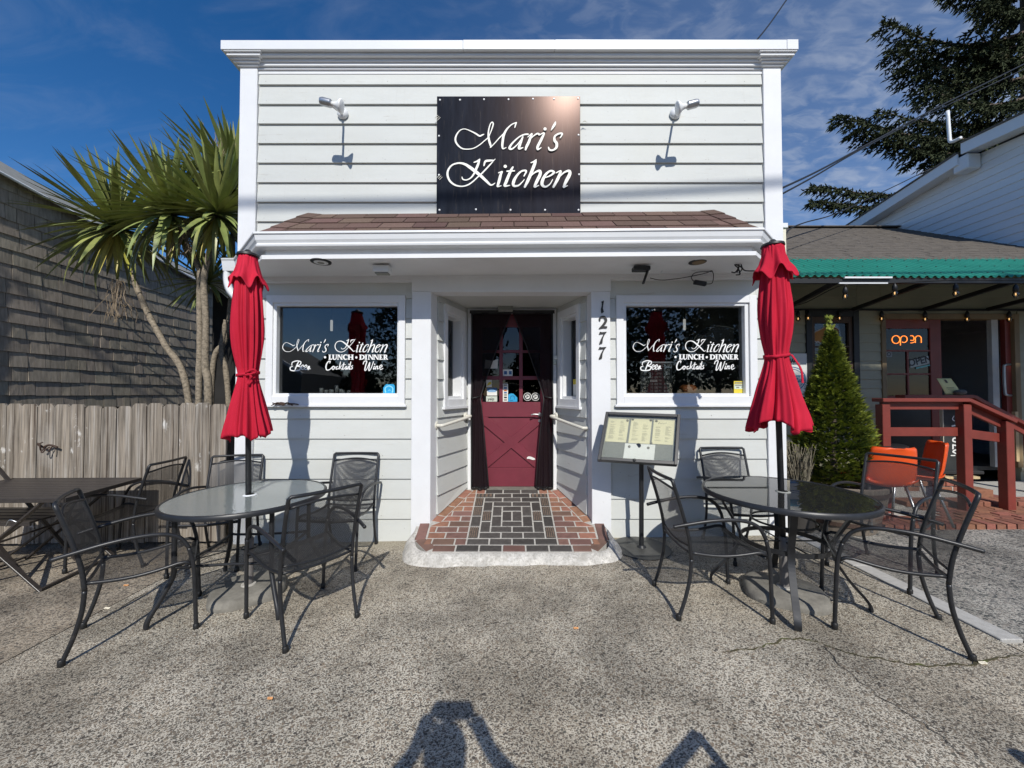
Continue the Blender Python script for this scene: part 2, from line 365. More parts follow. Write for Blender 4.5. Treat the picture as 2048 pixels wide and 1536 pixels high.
# ------------------------------------------------------------------ ground
def pebble_mat(name, scale, mortar, cols, mort_w=.10, warm=(.40, .37, .30), stain=.5, bump=.004, wear=None):
    m = bpy.data.materials.new(name); m.use_nodes = True; t = m.node_tree; nd = t.nodes; lk = t.links
    b = nd['Principled BSDF']; b.inputs['Roughness'].default_value = .85; b.inputs['Specular IOR Level'].default_value = .3
    geo = nd.new('ShaderNodeNewGeometry')
    def stones(sc_, rlo, rhi, keep, seed):
        """round-edged pebbles of differing size: mask and a per-stone random value"""
        nw = nd.new('ShaderNodeTexNoise'); nw.inputs['Scale'].default_value = sc_*.62; nw.inputs['Detail'].default_value = 3
        off_ = nd.new('ShaderNodeMapping'); off_.inputs['Location'].default_value = (seed, seed*1.7, 0); off_.inputs['Rotation'].default_value = (0, 0, seed); off_.inputs['Scale'].default_value = (1, 1.22, 0)
        lk.new(geo.outputs['Position'], off_.inputs['Vector']); lk.new(off_.outputs[0], nw.inputs['Vector'])
        sub = nd.new('ShaderNodeVectorMath'); sub.operation = 'SUBTRACT'; lk.new(nw.outputs['Color'], sub.inputs[0]); sub.inputs[1].default_value = (.5, .5, .5)
        scv = nd.new('ShaderNodeVectorMath'); scv.operation = 'SCALE'; lk.new(sub.outputs[0], scv.inputs[0]); scv.inputs['Scale'].default_value = 1.5/sc_
        ad = nd.new('ShaderNodeVectorMath'); ad.operation = 'ADD'; lk.new(off_.outputs[0], ad.inputs[0]); lk.new(scv.outputs[0], ad.inputs[1])
        v = nd.new('ShaderNodeTexVoronoi'); v.voronoi_dimensions = '2D'; v.inputs['Scale'].default_value = sc_; lk.new(ad.outputs[0], v.inputs['Vector'])
        sp = nd.new('ShaderNodeSeparateColor'); lk.new(v.outputs['Color'], sp.inputs[0])
        rr = nd.new('ShaderNodeMapRange'); rr.inputs['From Min'].default_value = 1-keep; rr.inputs['To Min'].default_value = rlo; rr.inputs['To Max'].default_value = rhi; rr.clamp = False; lk.new(sp.outputs['Green'], rr.inputs['Value'])
        df = nd.new('ShaderNodeMath'); df.operation = 'SUBTRACT'; lk.new(rr.outputs[0], df.inputs[0]); lk.new(v.outputs['Distance'], df.inputs[1])
        mk = nd.new('ShaderNodeMapRange'); mk.interpolation_type = 'SMOOTHSTEP'; mk.inputs['From Min'].default_value = -.02; mk.inputs['From Max'].default_value = .09; lk.new(df.outputs[0], mk.inputs['Value'])
        rp = nd.new('ShaderNodeValToRGB'); el = rp.color_ramp.elements; rp.color_ramp.interpolation = 'CONSTANT'
        el[0].position = 0; el[0].color = (*cols[0], 1); el[1].position = 1/len(cols); el[1].color = (*cols[1], 1)
        for i in range(2, len(cols)): el.new(i/len(cols)).color = (*cols[i], 1)
        lk.new(sp.outputs['Red'], rp.inputs[0]); return mk.outputs[0], rp.outputs[0]
    m_a, c_a = stones(scale*1.45, .20, .62, .95, 1.3)
    m_b, c_b = stones(scale*.78, .12, .60, .55, 4.1)
    # mortar tint by big soft noise
    nb = nd.new('ShaderNodeTexNoise'); nb.inputs['Scale'].default_value = .9; nb.inputs['Detail'].default_value = 7; nb.inputs['Roughness'].default_value = .62
    lk.new(geo.outputs['Position'], nb.inputs['Vector'])
    r2 = nd.new('ShaderNodeMapRange'); r2.interpolation_type = 'SMOOTHSTEP'; r2.inputs['From Min'].default_value = .40; r2.inputs['From Max'].default_value = .66; lk.new(nb.outputs['Fac'], r2.inputs['Value'])
    mc = nd.new('ShaderNodeMix'); mc.data_type = 'RGBA'; mc.inputs['A'].default_value = (*mortar, 1); mc.inputs['B'].default_value = (*warm, 1); lk.new(r2.outputs[0], mc.inputs['Factor'])
    mxa = nd.new('ShaderNodeMix'); mxa.data_type = 'RGBA'; lk.new(m_a, mxa.inputs['Factor']); lk.new(mc.outputs['Result'], mxa.inputs['A']); lk.new(c_a, mxa.inputs['B'])
    mx = nd.new('ShaderNodeMix'); mx.data_type = 'RGBA'; lk.new(m_b, mx.inputs['Factor']); lk.new(mxa.outputs['Result'], mx.inputs['A']); lk.new(c_b, mx.inputs['B'])
    mk = nd.new('ShaderNodeMath'); mk.operation = 'MAXIMUM'; lk.new(m_a, mk.inputs[0]); lk.new(m_b, mk.inputs[1])
    # stains: multiply
    ns = nd.new('ShaderNodeTexNoise'); ns.inputs['Scale'].default_value = 1.7; ns.inputs['Detail'].default_value = 8; ns.inputs['Roughness'].default_value = .7
    mps = nd.new('ShaderNodeMapping'); mps.inputs['Location'].default_value = (3.1, 7.7, 0); lk.new(geo.outputs['Position'], mps.inputs['Vector']); lk.new(mps.outputs[0], ns.inputs['Vector'])
    r3 = nd.new('ShaderNodeMapRange'); r3.interpolation_type = 'SMOOTHSTEP'; r3.inputs['From Min'].default_value = .36; r3.inputs['From Max'].default_value = .64
    r3.inputs['To Min'].default_value = 1-stain; r3.inputs['To Max'].default_value = 1.08; lk.new(ns.outputs['Fac'], r3.inputs['Value'])
    hv = nd.new('ShaderNodeHueSaturation'); lk.new(r3.outputs[0], hv.inputs['Value']); lk.new(mx.outputs['Result'], hv.inputs['Color'])
    out = hv.outputs[0]
    if wear:   # washed-out sandy strip along the foot of the wall: worn by roof drip, own irregular edge
        sx_ = nd.new('ShaderNodeSeparateXYZ'); lk.new(geo.outputs['Position'], sx_.inputs[0])
        a = nd.new('ShaderNodeMath'); a.operation = 'MULTIPLY_ADD'; a.inputs[1].default_value = .9; lk.new(ns.outputs['Fac'], a.inputs[0]); lk.new(sx_.outputs['Y'], a.inputs[2])
        r4 = nd.new('ShaderNodeMapRange'); r4.interpolation_type = 'SMOOTHSTEP'; r4.inputs['From Min'].default_value = wear[0]; r4.inputs['From Max'].default_value = wear[1]; r4.inputs['To Max'].default_value = .7
        lk.new(a.outputs[0], r4.inputs['Value'])
        m4 = nd.new('ShaderNodeMix'); m4.data_type = 'RGBA'; lk.new(r4.outputs[0], m4.inputs['Factor']); lk.new(out, m4.inputs['A']); m4.inputs['B'].default_value = (.40, .36, .27, 1); out = m4.outputs['Result']
    lk.new(out, b.inputs['Base Color'])
    hm = nd.new('ShaderNodeMath'); hm.operation = 'MULTIPLY'; lk.new(mk.outputs[0], hm.inputs[0]); hm.inputs[1].default_value = 1.0
    bp = nd.new('ShaderNodeBump'); bp.inputs['Distance'].default_value = bump; bp.inputs['Strength'].default_value = .8
    lk.new(hm.outputs[0], bp.inputs['Height']); lk.new(bp.outputs[0], b.inputs['Normal'])
    MATS[name] = m; return m
PEB = [(.145, .12, .092), (.22, .183, .138), (.088, .077, .066), (.30, .25, .19), (.17, .145, .117), (.25, .195, .14), (.40, .34, .255), (.13, .123, .10)]
AGG = pebble_mat('exposed_aggregate', 88, (.60, .55, .45), PEB, .12, (.52, .46, .36), .38, wear=(3.95, 4.25))
AGGL = pebble_mat('worn_brown_aggregate', 60, (.43, .37, .29), PEB, .12, (.36, .30, .225), .45)
AGGR = pebble_mat('loose_grey_aggregate', 44, (.42, .40, .35), [(.10, .105, .10), (.16, .155, .145), (.26, .24, .21), (.07, .075, .075), (.20, .19, .175), (.36, .33, .29)], .05, (.26, .25, .22), .4, .006)
EARTH = mat('street_asphalt', (.075, .075, .075), .9, .2, 30, bump=.003, bscale=120)
def gsheet(name, x0, x1, y0, y1, m, dz=0, nx=1, ny=1):
    b = MB(); b.grid(lambda u, v: Vector((x0+(x1-x0)*u, y0+(y1-y0)*v, gz(x0+(x1-x0)*u)+dz)), nx, ny)
    o = b.build(name, m, fix=False); o['kind'] = 'structure'; return o
b = MB(); b.grid(lambda u, v: Vector(([-400, -9, 9, 400][round(u*3)], -300+700*v, gz(-400+800*u)-.03 if 0 else gz([-400, -9, 9, 400][round(u*3)])-.03)), 3, 1)
b.build('ground', EARTH, fix=False)['kind'] = 'structure'
XL, XR = -2.80, 2.76
gsheet('pavement', XL, XR, -2.6, 4.6, AGG)
gsheet('left_pavement', -9, XL-.012, -2.6, 7.8, AGGL, -.002)
gsheet('right_pavement', 2.90, 9, 2.14, 3.9, AGGR, -.004)
gsheet('sidewalk', XR+.012, 9, -2.6, 2.13, AGG, -.001)
bb = MB()
yy = 2.15
while yy < 3.9:
    y1 = yy+.92
    bb.box(XR+.006, 2.894, yy, y1-.008, gz(2.8)-.05, gz(2.8)+.010); yy = y1
o = bb.build('border_strip', STRIPC, bevel=.004); o['kind'] = 'structure'
b = MB(); b.box(-9, 9, -2.75, -2.6, -.2, .02); b.build('kerb', CONC)['kind'] = 'structure'
# cracks with moss (dark ribbons lying in the pavement)
MOSS = mat('mossy_crack', (.075, .065, .030), .95, .5, 30, spots=[(9, (1, 1, 1), .5, .62, .8, (.10, .13, .02))])
CRACKD = mat('crack_shadow', (.045, .040, .034), .95, .3, 40)
def crack(pts, w, m):
    b = MB(); q = [G(x, y) for x, y in pts]; d = []
    for i in range(len(q)-1):
        for s in range(6):
            p = q[i].lerp(q[i+1], s/6); p = p+Vector((rnd.uniform(-.012, .012), rnd.uniform(-.012, .012), 0)); d.append(p)
    d.append(q[-1]); vs = []
    for i, p in enumerate(d):
        t = (d[min(i+1, len(d)-1)]-d[max(i-1, 0)]).normalized(); n = Vector((-t.y, t.x, 0))*w*rnd.uniform(.25, 1)*(.2 if i in (0, len(d)-1) else 1)
        z = Vector((0, 0, gz(p.x)+.004-p.z))
        vs += [p+n+z, p-n+z]
    b.add(vs, [(2*i, 2*i+1, 2*i+3, 2*i+2) for i in range(len(d)-1)])
    o = b.build('pavement_crack', m, fix=False); o['kind'] = 'structure'
crack([(1445, 1303), (1520, 1297), (1560, 1280), (1600, 1277), (1640, 1287)], .007, MOSS)
crack([(1640, 1287), (1720, 1312), (1800, 1326), (1880, 1334), (1935, 1330), (1985, 1316), (2048, 1313)], .008, MOSS)
crack([(1640, 1290), (1690, 1340), (1760, 1395), (1850, 1450), (1960, 1536)], .003, CRACKD)
crack([(160, 1262), (250, 1210), (340, 1158), (432, 1106)], .004, CRACKD)

# ------------------------------------------------------------------ left: shingled building
lb = thing('shingled_building', 'grey weathered shake-clad building running back behind the board fence', 'building', (-5.9, 5.5, 0))
WX = -5.87
EAV = lambda y: PX(0, 342, WX).z+(y-PX(0, 342, WX).y)*((PX(190, 447, WX).z-PX(0, 342, WX).z)/(PX(190, 447, WX).y-PX(0, 342, WX).y))
b = MB(); b.prism([(WX-.03, 2.9, -.1), (WX-.03, 8.2, -.1), (WX-.03, 8.2, EAV(8.2)), (WX-.03, 2.9, EAV(2.9))], (-6, 0, 0)); b.build('wall', DARKIN, lb)
# corner return added out of view to shade the front end of the wall
b = MB(); b.box(WX-.05, WX+.17, 2.7, 3.32, -.1, 3.6); b.build('corner_board', SHAKE, lb)
shk = {}
z0 = Zp(0, 1); EXPO = .170
base = PX(0, 790.8, WX).z
rows = range(-1, 17); cnt = 0
far = MB()
for r_ in rows:
    zb = base+r_*EXPO
    y = 3.35+rnd.uniform(0, .2)
    while y < 8.1:
        w = rnd.choice([.10, .13, .16, .18, .22, .26, .30])*rnd.uniform(.9, 1.1)
        ztop = min(zb+EXPO+.03, EAV(y+w/2)-.02)
        if ztop > zb+.05:
            t0 = rnd.uniform(.013, .021); j = rnd.uniform(-.004, .004); sk = rnd.uniform(-.0035, .0035)
            q = [(WX, y+.003, zb+j), (WX+t0+sk, y+.003, zb+j), (WX+t0-sk, y+w-.003, zb+j), (WX, y+w-.003, zb+j),
                 (WX-.02, y+.003, ztop), (WX+.003, y+.003, ztop), (WX+.003, y+w-.003, ztop), (WX-.02, y+w-.003, ztop)]
            if y < 7.0 and cnt < 298 and y+w > 4.1:
                m_ = MB(); m_.hexa(q); m_.build('shake', SHAKE, lb, fix=False); cnt += 1
            else: far.hexa(q)
        y += w
o = far.build('shake_field', SHAKE, lb, fix=False); o['kind'] = 'stuff'
p0, p1 = PX(0, 342, WX+.10), PX(190, 447, WX+.10); q0, q1 = PX(0, 322, WX-.25), PX(176, 424, WX-.25)
def ext(a, c, y): return a+(c-a)*((y-a.y)/(c.y-a.y))
b = MB(); a0, a1, c0, c1 = ext(p0, p1, 2.9), ext(p0, p1, 8.3), ext(q0, q1, 2.9), ext(q0, q1, 8.3)
dn = Vector((0, 0, -.03)); b.hexa([a0+dn, a1+dn, c1+dn, c0+dn, a0, a1, c1, c0]); b.build('roof', ROOFMEM, lb)
b = MB(); b.tube([a0+Vector((.012, 0, -.018)), a1+Vector((.012, 0, -.018))], .016, 6); b.build('drip_edge', ALU, lb)

# ------------------------------------------------------------------ board fence
fe = thing('board_fence', 'weathered grey dog-eared board fence between the two buildings', 'fence', (-4.2, 3.72, 0))
FY = 3.72; x = -2.83
tops = {0: 0}
k = 0
while x > -5.9:
    w = .148*rnd.uniform(.95, 1.05); x0 = x-w; zt = 1.352+rnd.uniform(-.012, .012)-(.02 if 5 < k < 9 else 0); c = .028
    zb = gz(x)+.035; y = FY+rnd.uniform(-.006, .006)
    m_ = MB(); m_.prism([(x0, y, zb), (x, y, zb+rnd.uniform(-.01, .01)), (x, y, zt-c), (x-c, y, zt), (x0+c, y, zt), (x0, y, zt-c)], (0, .019, 0))
    m_.build('fence_board', FENCEW, fe); x = x0-rnd.uniform(.003, .012); k += 1
b = MB(); b.box(-5.9, -2.84, FY+.03, FY+.07, .28, .37); b.build('fence_rail', FENCEW, fe)
b = MB(); b.box(-5.9, -2.84, FY+.03, FY+.07, 1.02, 1.11); b.build('fence_rail', FENCEW, fe)
for xx in (-5.7, -3.9, -2.9):
    b = MB(); b.box(xx-.05, xx+.04, FY+.072, FY+.16, -.2, 1.2); b.build('fence_post', FENCEW, fe)
# rusty iron ornament on the fence
orn = thing('iron_hook_ornament', 'small rusty twisted iron hook fixed to the fence above the slatted table', 'ornament', P(101, 893, FY))
o_ = P(101, 893, FY-.02)
b = MB()
def opt(pts, r=.005): b.tube(smooth_path([o_+Vector((a, d, c)) for a, c, d in pts], 4), r, 5)
opt([(-.095, .02, -.02), (-.06, .01, -.03), (-.03, .0, -.03), (.02, .018, -.03), (.06, .012, -.03), (.095, -.008, -.02)], .010)
opt([(-.06, .0, -.02), (-.05, .03, -.05), (-.03, .02, -.06), (-.035, -.02, -.05), (-.05, -.035, -.03)], .007)
opt([(-.02, -.01, -.03), (-.015, -.04, -.06), (.0, -.05, -.06), (.006, -.03, -.05), (.03, -.0, -.03)], .006)
opt([(.05, .01, -.02), (.055, -.02, -.05), (.05, -.045, -.05)], .006); opt([(-.1, .035, -.02), (-.07, .03, -.04), (-.05, .045, -.02)], .006)
b.build('hook', RUST, orn, smooth=True)

# ------------------------------------------------------------------ cabbage palms behind the fence
def leaf_mesh(name, ln, w, droop, fold=.25, n=7):
    b = MB(); vs = []
    for i in range(n+1):
        t = i/n; ww = w*(.42+.58*math.sin(min(1, t*1.8)*math.pi/2))*(1-t**2.6) if i < n else 0
        z = -droop*ln*t*t; y = ln*t*(1-.25*droop*t)
        vs += [(-ww, y, z+ww*fold), (0, y, z), (ww, y, z+ww*fold)]
    fs = []
    for i in range(n):
        a = 3*i; fs += [(a, a+1, a+4, a+3), (a+1, a+2, a+5, a+4)]
    b.add(vs, fs); return b.mesh(name, LEAFG, True)
LEAFS = [leaf_mesh('strap_leaf_straight', .80, .036, .03), leaf_mesh('strap_leaf_arched', .84, .038, .22), leaf_mesh('strap_leaf_bent', .82, .036, .55)]
LEAFY_ME = leaf_mesh('strap_leaf_yellow', .62, .034, .12); LEAFY_ME.materials[0] = LEAFY
NLEAF = [0]
def palm(label, trunk, heads, radii, group='cabbage palms behind the fence', dry=None):
    t = thing('cabbage_palm', label, 'palm tree', (trunk[0].x, trunk[0].y, gz(trunk[0].x)), group)
    b = MB(); pth = smooth_path(trunk, 8)
    b.tube(pth, [radii[0]+(radii[1]-radii[0])*i/(len(pth)-1)+rnd.uniform(-.002, .003) for i in range(len(pth))], 12); b.build('trunk', BARK, t, smooth=True)
    for hi, (c, ax, sc, cnt, nyel) in enumerate(heads):
        ax = Vector(ax).normalized(); org = wloc(t)
        for i in range(cnt):
            f = (i+.5)/cnt                      # 0 = top, 1 = low
            tilt = math.pi*(.02+.66*f**.80)+rnd.uniform(-.1, .1); az = i*2.39996+rnd.uniform(-.25, .25)
            me = LEAFS[0] if f < .45 else (LEAFS[1] if f < .8 else LEAFS[rnd.choice([1, 2])])
            q = Vector((0, 0, 1)).rotation_difference(ax).to_matrix()
            d = Vector((math.sin(tilt)*math.cos(az), math.sin(tilt)*math.sin(az), math.cos(tilt)))
            d = q @ d; up = Vector((0, 0, 1))-d*d.z
            if up.length < .1: up = Vector((math.cos(az), math.sin(az), 0)); up = up-d*up.dot(d)
            up.normalize(); s_ = d.cross(up).normalized()
            rx = Matrix((s_, d, up)).transposed(); k = sc*rnd.uniform(.85, 1.1)
            link('leaf', me, t, Matrix.Translation(c+ax*(-.05*f)-org) @ (rx.to_4x4() @ Matrix.Diagonal((k, k, k, 1))))
            NLEAF[0] += 1
        for i in range(nyel):
            az = -math.pi/2+rnd.uniform(-1.5, 1.5); d = Vector((math.cos(az)*rnd.uniform(.3, .75), math.sin(az)*.55, -1)).normalized()
            up = Vector((math.cos(az), math.sin(az), .3)); up = (up-d*up.dot(d)).normalized(); s_ = d.cross(up)
            k = sc*rnd.uniform(.8, 1.05)
            link('leaf', LEAFY_ME, t, Matrix.Translation(c-ax*.05-org) @ (Matrix((s_, d, up)).transposed().to_4x4() @ Matrix.Diagonal((k, k, k, 1))))
    if dry:
        b = MB()
        for (c, n, ln) in dry:
            for i in range(n):
                p = Vector(c)+Vector((rnd.uniform(-.04, .04), rnd.uniform(-.04, .04), 0)); pts = [p]
                for k_ in range(4): p = p+Vector((rnd.uniform(-.06, .06), rnd.uniform(-.05, .05), ln/4*rnd.uniform(.6, 1.1))); pts.append(p)
                b.tube(pts, .0035, 3)
        b.build('dead_flower_stalk', DRY, t)
    return t
pA = [P(402, 850, 4.6), P(372, 770, 4.6), P(330, 690, 4.62), P(295, 625, 4.63), P(268, 560, 4.64), P(240, 470, 4.65)]
pA[0].z = -.03
palm('cabbage palm leaning left with the leftmost spiky head over the shingle wall', pA, [(P(232, 452, 4.62), (-.15, -.12, 1), 1.08, 150, 12)], (.040, .026), dry=[(P(236, 560, 4.45), 26, -.55)])
pB = [P(396, 850, 4.45), P(398, 770, 4.45), P(400, 680, 4.45), P(399, 600, 4.45), P(398, 540, 4.45), P(375, 490, 4.45), P(345, 435, 4.45)]; pB[0].z = -.03
palm('cabbage palm with straight grey trunk and the middle spiky head', pB, [(P(342, 425, 4.42), (-.1, -.1, 1), 1.04, 140, 11)], (.036, .026), dry=[(P(372, 440, 4.3), 34, -.5)])
pC = [P(419, 850, 4.4), P(417, 790, 4.4), P(411, 730, 4.4), P(412, 640, 4.4), P(408, 560, 4.4), P(420, 500, 4.42), P(432, 430, 4.45)]; pC[0].z = -.03
palm('cabbage palm with thick pale trunk and head close beside the white corner post', pC, [(P(434, 425, 4.45), (.05, -.1, 1), 1.04, 135, 10)], (.042, .028))
pD = [P(421, 850, 4.9), P(425, 740, 4.9), P(450, 680, 4.92), P(462, 600, 4.95), P(466, 440, 4.95), P(468, 362, 4.95)]; pD[0].z = -.03
palm('tallest cabbage palm, its head rising behind the white corner post', pD, [(P(470, 360, 4.95), (.0, -.1, 1), 1.05, 120, 2), (P(438, 372, 4.9), (-.3, -.1, 1), .95, 90, 0)], (.036, .026), dry=[(P(444, 372, 4.8), 60, .70)])
pE = [P(470, 850, 4.7), P(455, 770, 4.7), P(443, 705, 4.7), P(452, 640, 4.7)]; pE[0].z = -.03
palm('short cabbage palm in the shade low behind the fence', pE, [(P(415, 560, 5.0), (-.1, -.3, 1), .8, 50, 0)], (.034, .026))
# lean-to roof edge behind the palms
lt = thing('lean_to_roof', 'low dark lean-to roof with white edge board behind the palms', 'roof', (-4.0, 6.2, 0))
a, c = P(415, 548, 5.2), P(500, 620, 5.2)
b = MB(); b.bar(a, c, .04, .14, (0, 0, 1)); b.build('fascia', WHITE, lt)
b = MB(); b.prism([a+Vector((0, .03, .06)), c+Vector((0, .03, .06)), c+Vector((0, 2.4, .6)), a+Vector((0, 2.4, .6))], (0, 0, -.03)); b.build('roof_panel', ROOFMEM, lt)
b = MB(); b.prism([(a.x, 5.3, -.1), (c.x+.6, 5.3, -.1), (c.x+.6, 5.3, c.z-.2), (c.x, 5.3, c.z-.08), (a.x, 5.3, a.z-.08)], (0, .1, 0)); b.build('wall', DARKIN, lt)
# ------------------------------------------------------------------ the white restaurant building
rb = thing('restaurant_building', 'small white clapboard restaurant with flat false front and porch canopy', 'building', (0, 3.76, 0))
YS = 3.76
XA, XB = P(478, 600, YS).x, P(1564, 600, YS).x           # outer faces of the corner posts
XAi, XBi = P(517, 300, YS).x, P(1524, 300, YS).x
ZTOP = 4.82
# openings
wl = [Xp(553, YS), Xp(795, YS), Zp(787, YS), Zp(612, YS)]
wr = [Xp(1252, YS), Xp(1490, YS), Zp(787, YS), Zp(612, YS)]
dA, dB, dZ = -.80, .80, 2.47
SB = .03
b = MB()
y0, y1 = YS, YS+.12
for (x0, x1, za, zb) in [(XA, wl[0]-.02, -.1, ZTOP), (wl[0]-.02, wl[1]+.02, -.1, wl[2]-.02), (wl[0]-.02, wl[1]+.02, wl[3]+.02, ZTOP), (wl[1]+.02, dA-.01, -.1, ZTOP),
                         (dA-.01, dB+.01, dZ+.02, ZTOP), (dB+.01, wr[0]-.02, -.1, ZTOP), (wr[0]-.02, wr[1]+.02, -.1, wr[2]-.02), (wr[0]-.02, wr[1]+.02, wr[3]+.02, ZTOP), (wr[1]+.02, XB, -.1, ZTOP)]:
    b.box(x0, x1, y0, y1, za, zb)
b.build('front_wall', SIDING, rb)
b = MB(); b.box(XA, XA+.12, YS+.12, 11, -.1, 4.0); b.box(XB-.12, XB, YS+.12, 11, -.1, 4.0); b.box(XA, XB, 11, 11.1, -.1, 4.0); b.build('side_wall', SIDING, rb)
b = MB(); b.box(XA, XB, YS+.12, 11.1, 4.0, 4.08); b.build('flat_roof', ROOFMEM, rb)
def board(x0, x1, z0, z1, t=.022, y=YS, parent=rb):
    m_ = MB(); m_.hexa([(x0, y-t, z0), (x1, y-t, z0), (x1, y+.001, z0), (x0, y+.001, z0), (x0, y-.003, z1), (x1, y-.003, z1), (x1, y+.001, z1), (x0, y+.001, z1)])
    return m_.build('siding_board', SIDING, parent, fix=False)
# upper clapboards
ul = [Zp(169+39.1*k, YS-.02) for k in range(0, 9)]
zt = 4.758
for k, z in enumerate(ul):
    board(XAi+.006, XBi-.006, z, zt+.015, .024); zt = z
# lower clapboards, split round openings
ll = [zt2 for zt2 in [Zp(556+40.15*k, YS-.02) for k in range(0, 13)]]
CAS = (-.985, -.806, .800, .978)
WCL = (Xp(534, YS)+0, Xp(811, YS)); WCR = (Xp(1232, YS), Xp(1512, YS)); WZ0, WZ1 = Zp(813, YS), Zp(592, YS)
top = ul[-1]
zprev = top
for k, z in enumerate(ll+[-.05]):
    zhi = zprev+.012
    for (xa, xb, wc) in ((XAi+.006, CAS[0]-.002, WCL), (CAS[3]+.002, XBi-.006, WCR)):
        if zhi <= WZ0+.01 or z >= WZ1-.005: board(xa, xb, z, zhi, .021)
        else:
            board(xa, wc[0]-.003, z, zhi, .021); board(wc[1]+.003, xb, z, zhi, .021)
            if zhi > WZ1+.02: board(wc[0]-.003, wc[1]+.003, WZ1+.002, zhi, .016)
            if z < WZ0-.02: board(wc[0]-.003, wc[1]+.003, z, WZ0-.002, .021)
    zprev = z
# corner posts with capitals
for (x0, x1) in ((XA, XAi), (XBi, XB)):
    m_ = MB(); m_.box(x0, x1, YS-.035, YS+.06, -.05, 4.770); m_.build('corner_post', WHITE, rb, bevel=.004)
    m_ = MB()
    for (o_, za, zb) in ((.018, 4.752, 4.772), (.040, 4.772, 4.790), (.058, 4.790, 4.806), (.080, 4.806, 4.832), (.096, 4.832, 4.843)):
        m_.box(x0-o_, x1+o_, YS-.035-o_, YS+.1, za, zb)
    m_.build('capital', WHITE, rb, bevel=.003)
m_ = MB()
for (o_, za, zb) in ((.012, 4.70, 4.735), (.026, 4.735, 4.758), (.045, 4.758, 4.788), (.060, 4.788, 4.816), (.095, 4.816, 4.843)):
    m_.box(XAi+.0, XBi-.0, YS-.035-o_+.03, YS+.05, za, zb)
m_.build('cornice', WHITE, rb, bevel=.003)
xs = [P(441, 90, YS-.135).x, P(926, 90, YS-.135).x, P(1110, 90, YS-.135).x, P(1574, 90, YS-.135).x, P(1597, 90, YS-.135).x]
for i in range(4):
    m_ = MB(); dz = .004*i
    m_.box(xs[i]+.0015, xs[i+1]-.0015, YS-.137-.001*(i % 2), YS+.25, 4.846, 4.938+dz*.6); m_.build('coping', ALU, rb, bevel=.002)
# ---- porch canopy
YG = 3.15
GL, GR = Xp(505, YG), Xp(1530, YG)
tz = .008
path = [(-2.80, YS, 0), (GL, YG, 0), (GR, YG, 0), (2.76, YS, 0)]
path = [(x, y, tz*x) for x, y, z in path]
m_ = MB()
gp = [(0, 2.836), (.012, 2.840), (.014, 2.822), (.004, 2.816), (-.004, 2.775), (-.018, 2.752), (-.014, 2.742), (-.006, 2.736), (-.010, 2.722), (-.11, 2.722), (-.11, 2.83), (-.02, 2.83)]
m_.sweep(path, gp); m_.build('gutter', ALU, rb)
m_ = MB(); m_.sweep(path, [(-.09, 2.722), (-.09, 2.655), (-.13, 2.655), (-.13, 2.722)]); m_.build('frieze_board', WHITE, rb)
m_ = MB(); m_.sweep(path, [(-.055, 2.664), (-.055, 2.628), (-.16, 2.628), (-.16, 2.664)]); m_.build('lip_board', WHITE, rb)
def off(path, d):   # rough inner offset for soffit
    return [(path[0][0]+d*1.3, path[0][1]), (path[1][0]+d*.45, path[1][1]+d), (path[2][0]-d*.45, path[2][1]+d), (path[3][0]-d*1.3, path[3][1])]
sp = off(path, .10)
m_ = MB(); m_.prism([(x, y, 2.634+tz*x) for x, y in sp], (0, 0, .03)); m_.build('soffit', WHITE, rb)
m_ = MB()
for (o_, za, zb) in ((.030, 2.60, 2.634), (.018, 2.575, 2.60)): m_.hexa([(-2.5, YS-.022-o_, za-.02), (2.45, YS-.022-o_, za+.02), (2.45, YS, za+.02), (-2.5, YS, za-.02), (-2.5, YS-.022-o_, zb-.02), (2.45, YS-.022-o_, zb+.02), (2.45, YS, zb+.02), (-2.5, YS, zb-.02)])
m_.build('crown_strip', WHITE, rb)
# canopy roof: deck, shingles, hip caps
ra, rc = Vector((0, YG+.035, 2.825)), Vector((0, YS-.02, Zp(428, YS)))
HL, HR = -2.05, 2.03
m_ = MB(); m_.prism([(GL+.02, ra.y, ra.z-.02+tz*GL), (GR-.02, ra.y, ra.z-.02+tz*GR), (HR, rc.y, rc.z-.02+tz*HR), (HL, rc.y, rc.z-.02+tz*HL)], (0, .015, -.03)); m_.build('roof_deck', DARKIN, rb)
nrow = 4; sv = rc-ra; nrm = Vector((0, -sv.z, sv.y)).normalized()
for r_ in range(nrow):
    f0, f1 = r_/nrow, (r_+1)/nrow+.05
    f1 = min(1.0, f1); xl = GL+(HL-GL)*f0+.03; xr = GR+(HR-GR)*f0-.03; xl1 = GL+(HL-GL)*f1+.03; xr1 = GR+(HR-GR)*f1-.03
    x = xl-(.0 if r_ % 2 else .15); first = True
    while x < xr:
        w = .305; x0 = max(x, xl); x1 = min(x+w, xr)
        if x1-x0 > .03:
            t = .009+rnd.uniform(-.001, .003)
            x0t = max(x, xl1); x1t = min(x+w, xr1)
            if x1t-x0t < .02: x1t = x0t+.02
            pa = lambda xx, f, h: Vector((xx, ra.y, ra.z+tz*xx))+sv*f+nrm*h
            q = [pa(x0+.004, f0, .002), pa(x1-.004, f0, .002), pa(x1t-.004, f1, -.002), pa(x0t+.004, f1, -.002), pa(x0+.004, f0, .002+t), pa(x1-.004, f0, .002+t), pa(x1t-.004, f1, .003), pa(x0t+.004, f1, .003)]
            s_ = MB(); s_.hexa(q); s_.build('roof_shingle', ASPHALT_R, rb)
        x += w
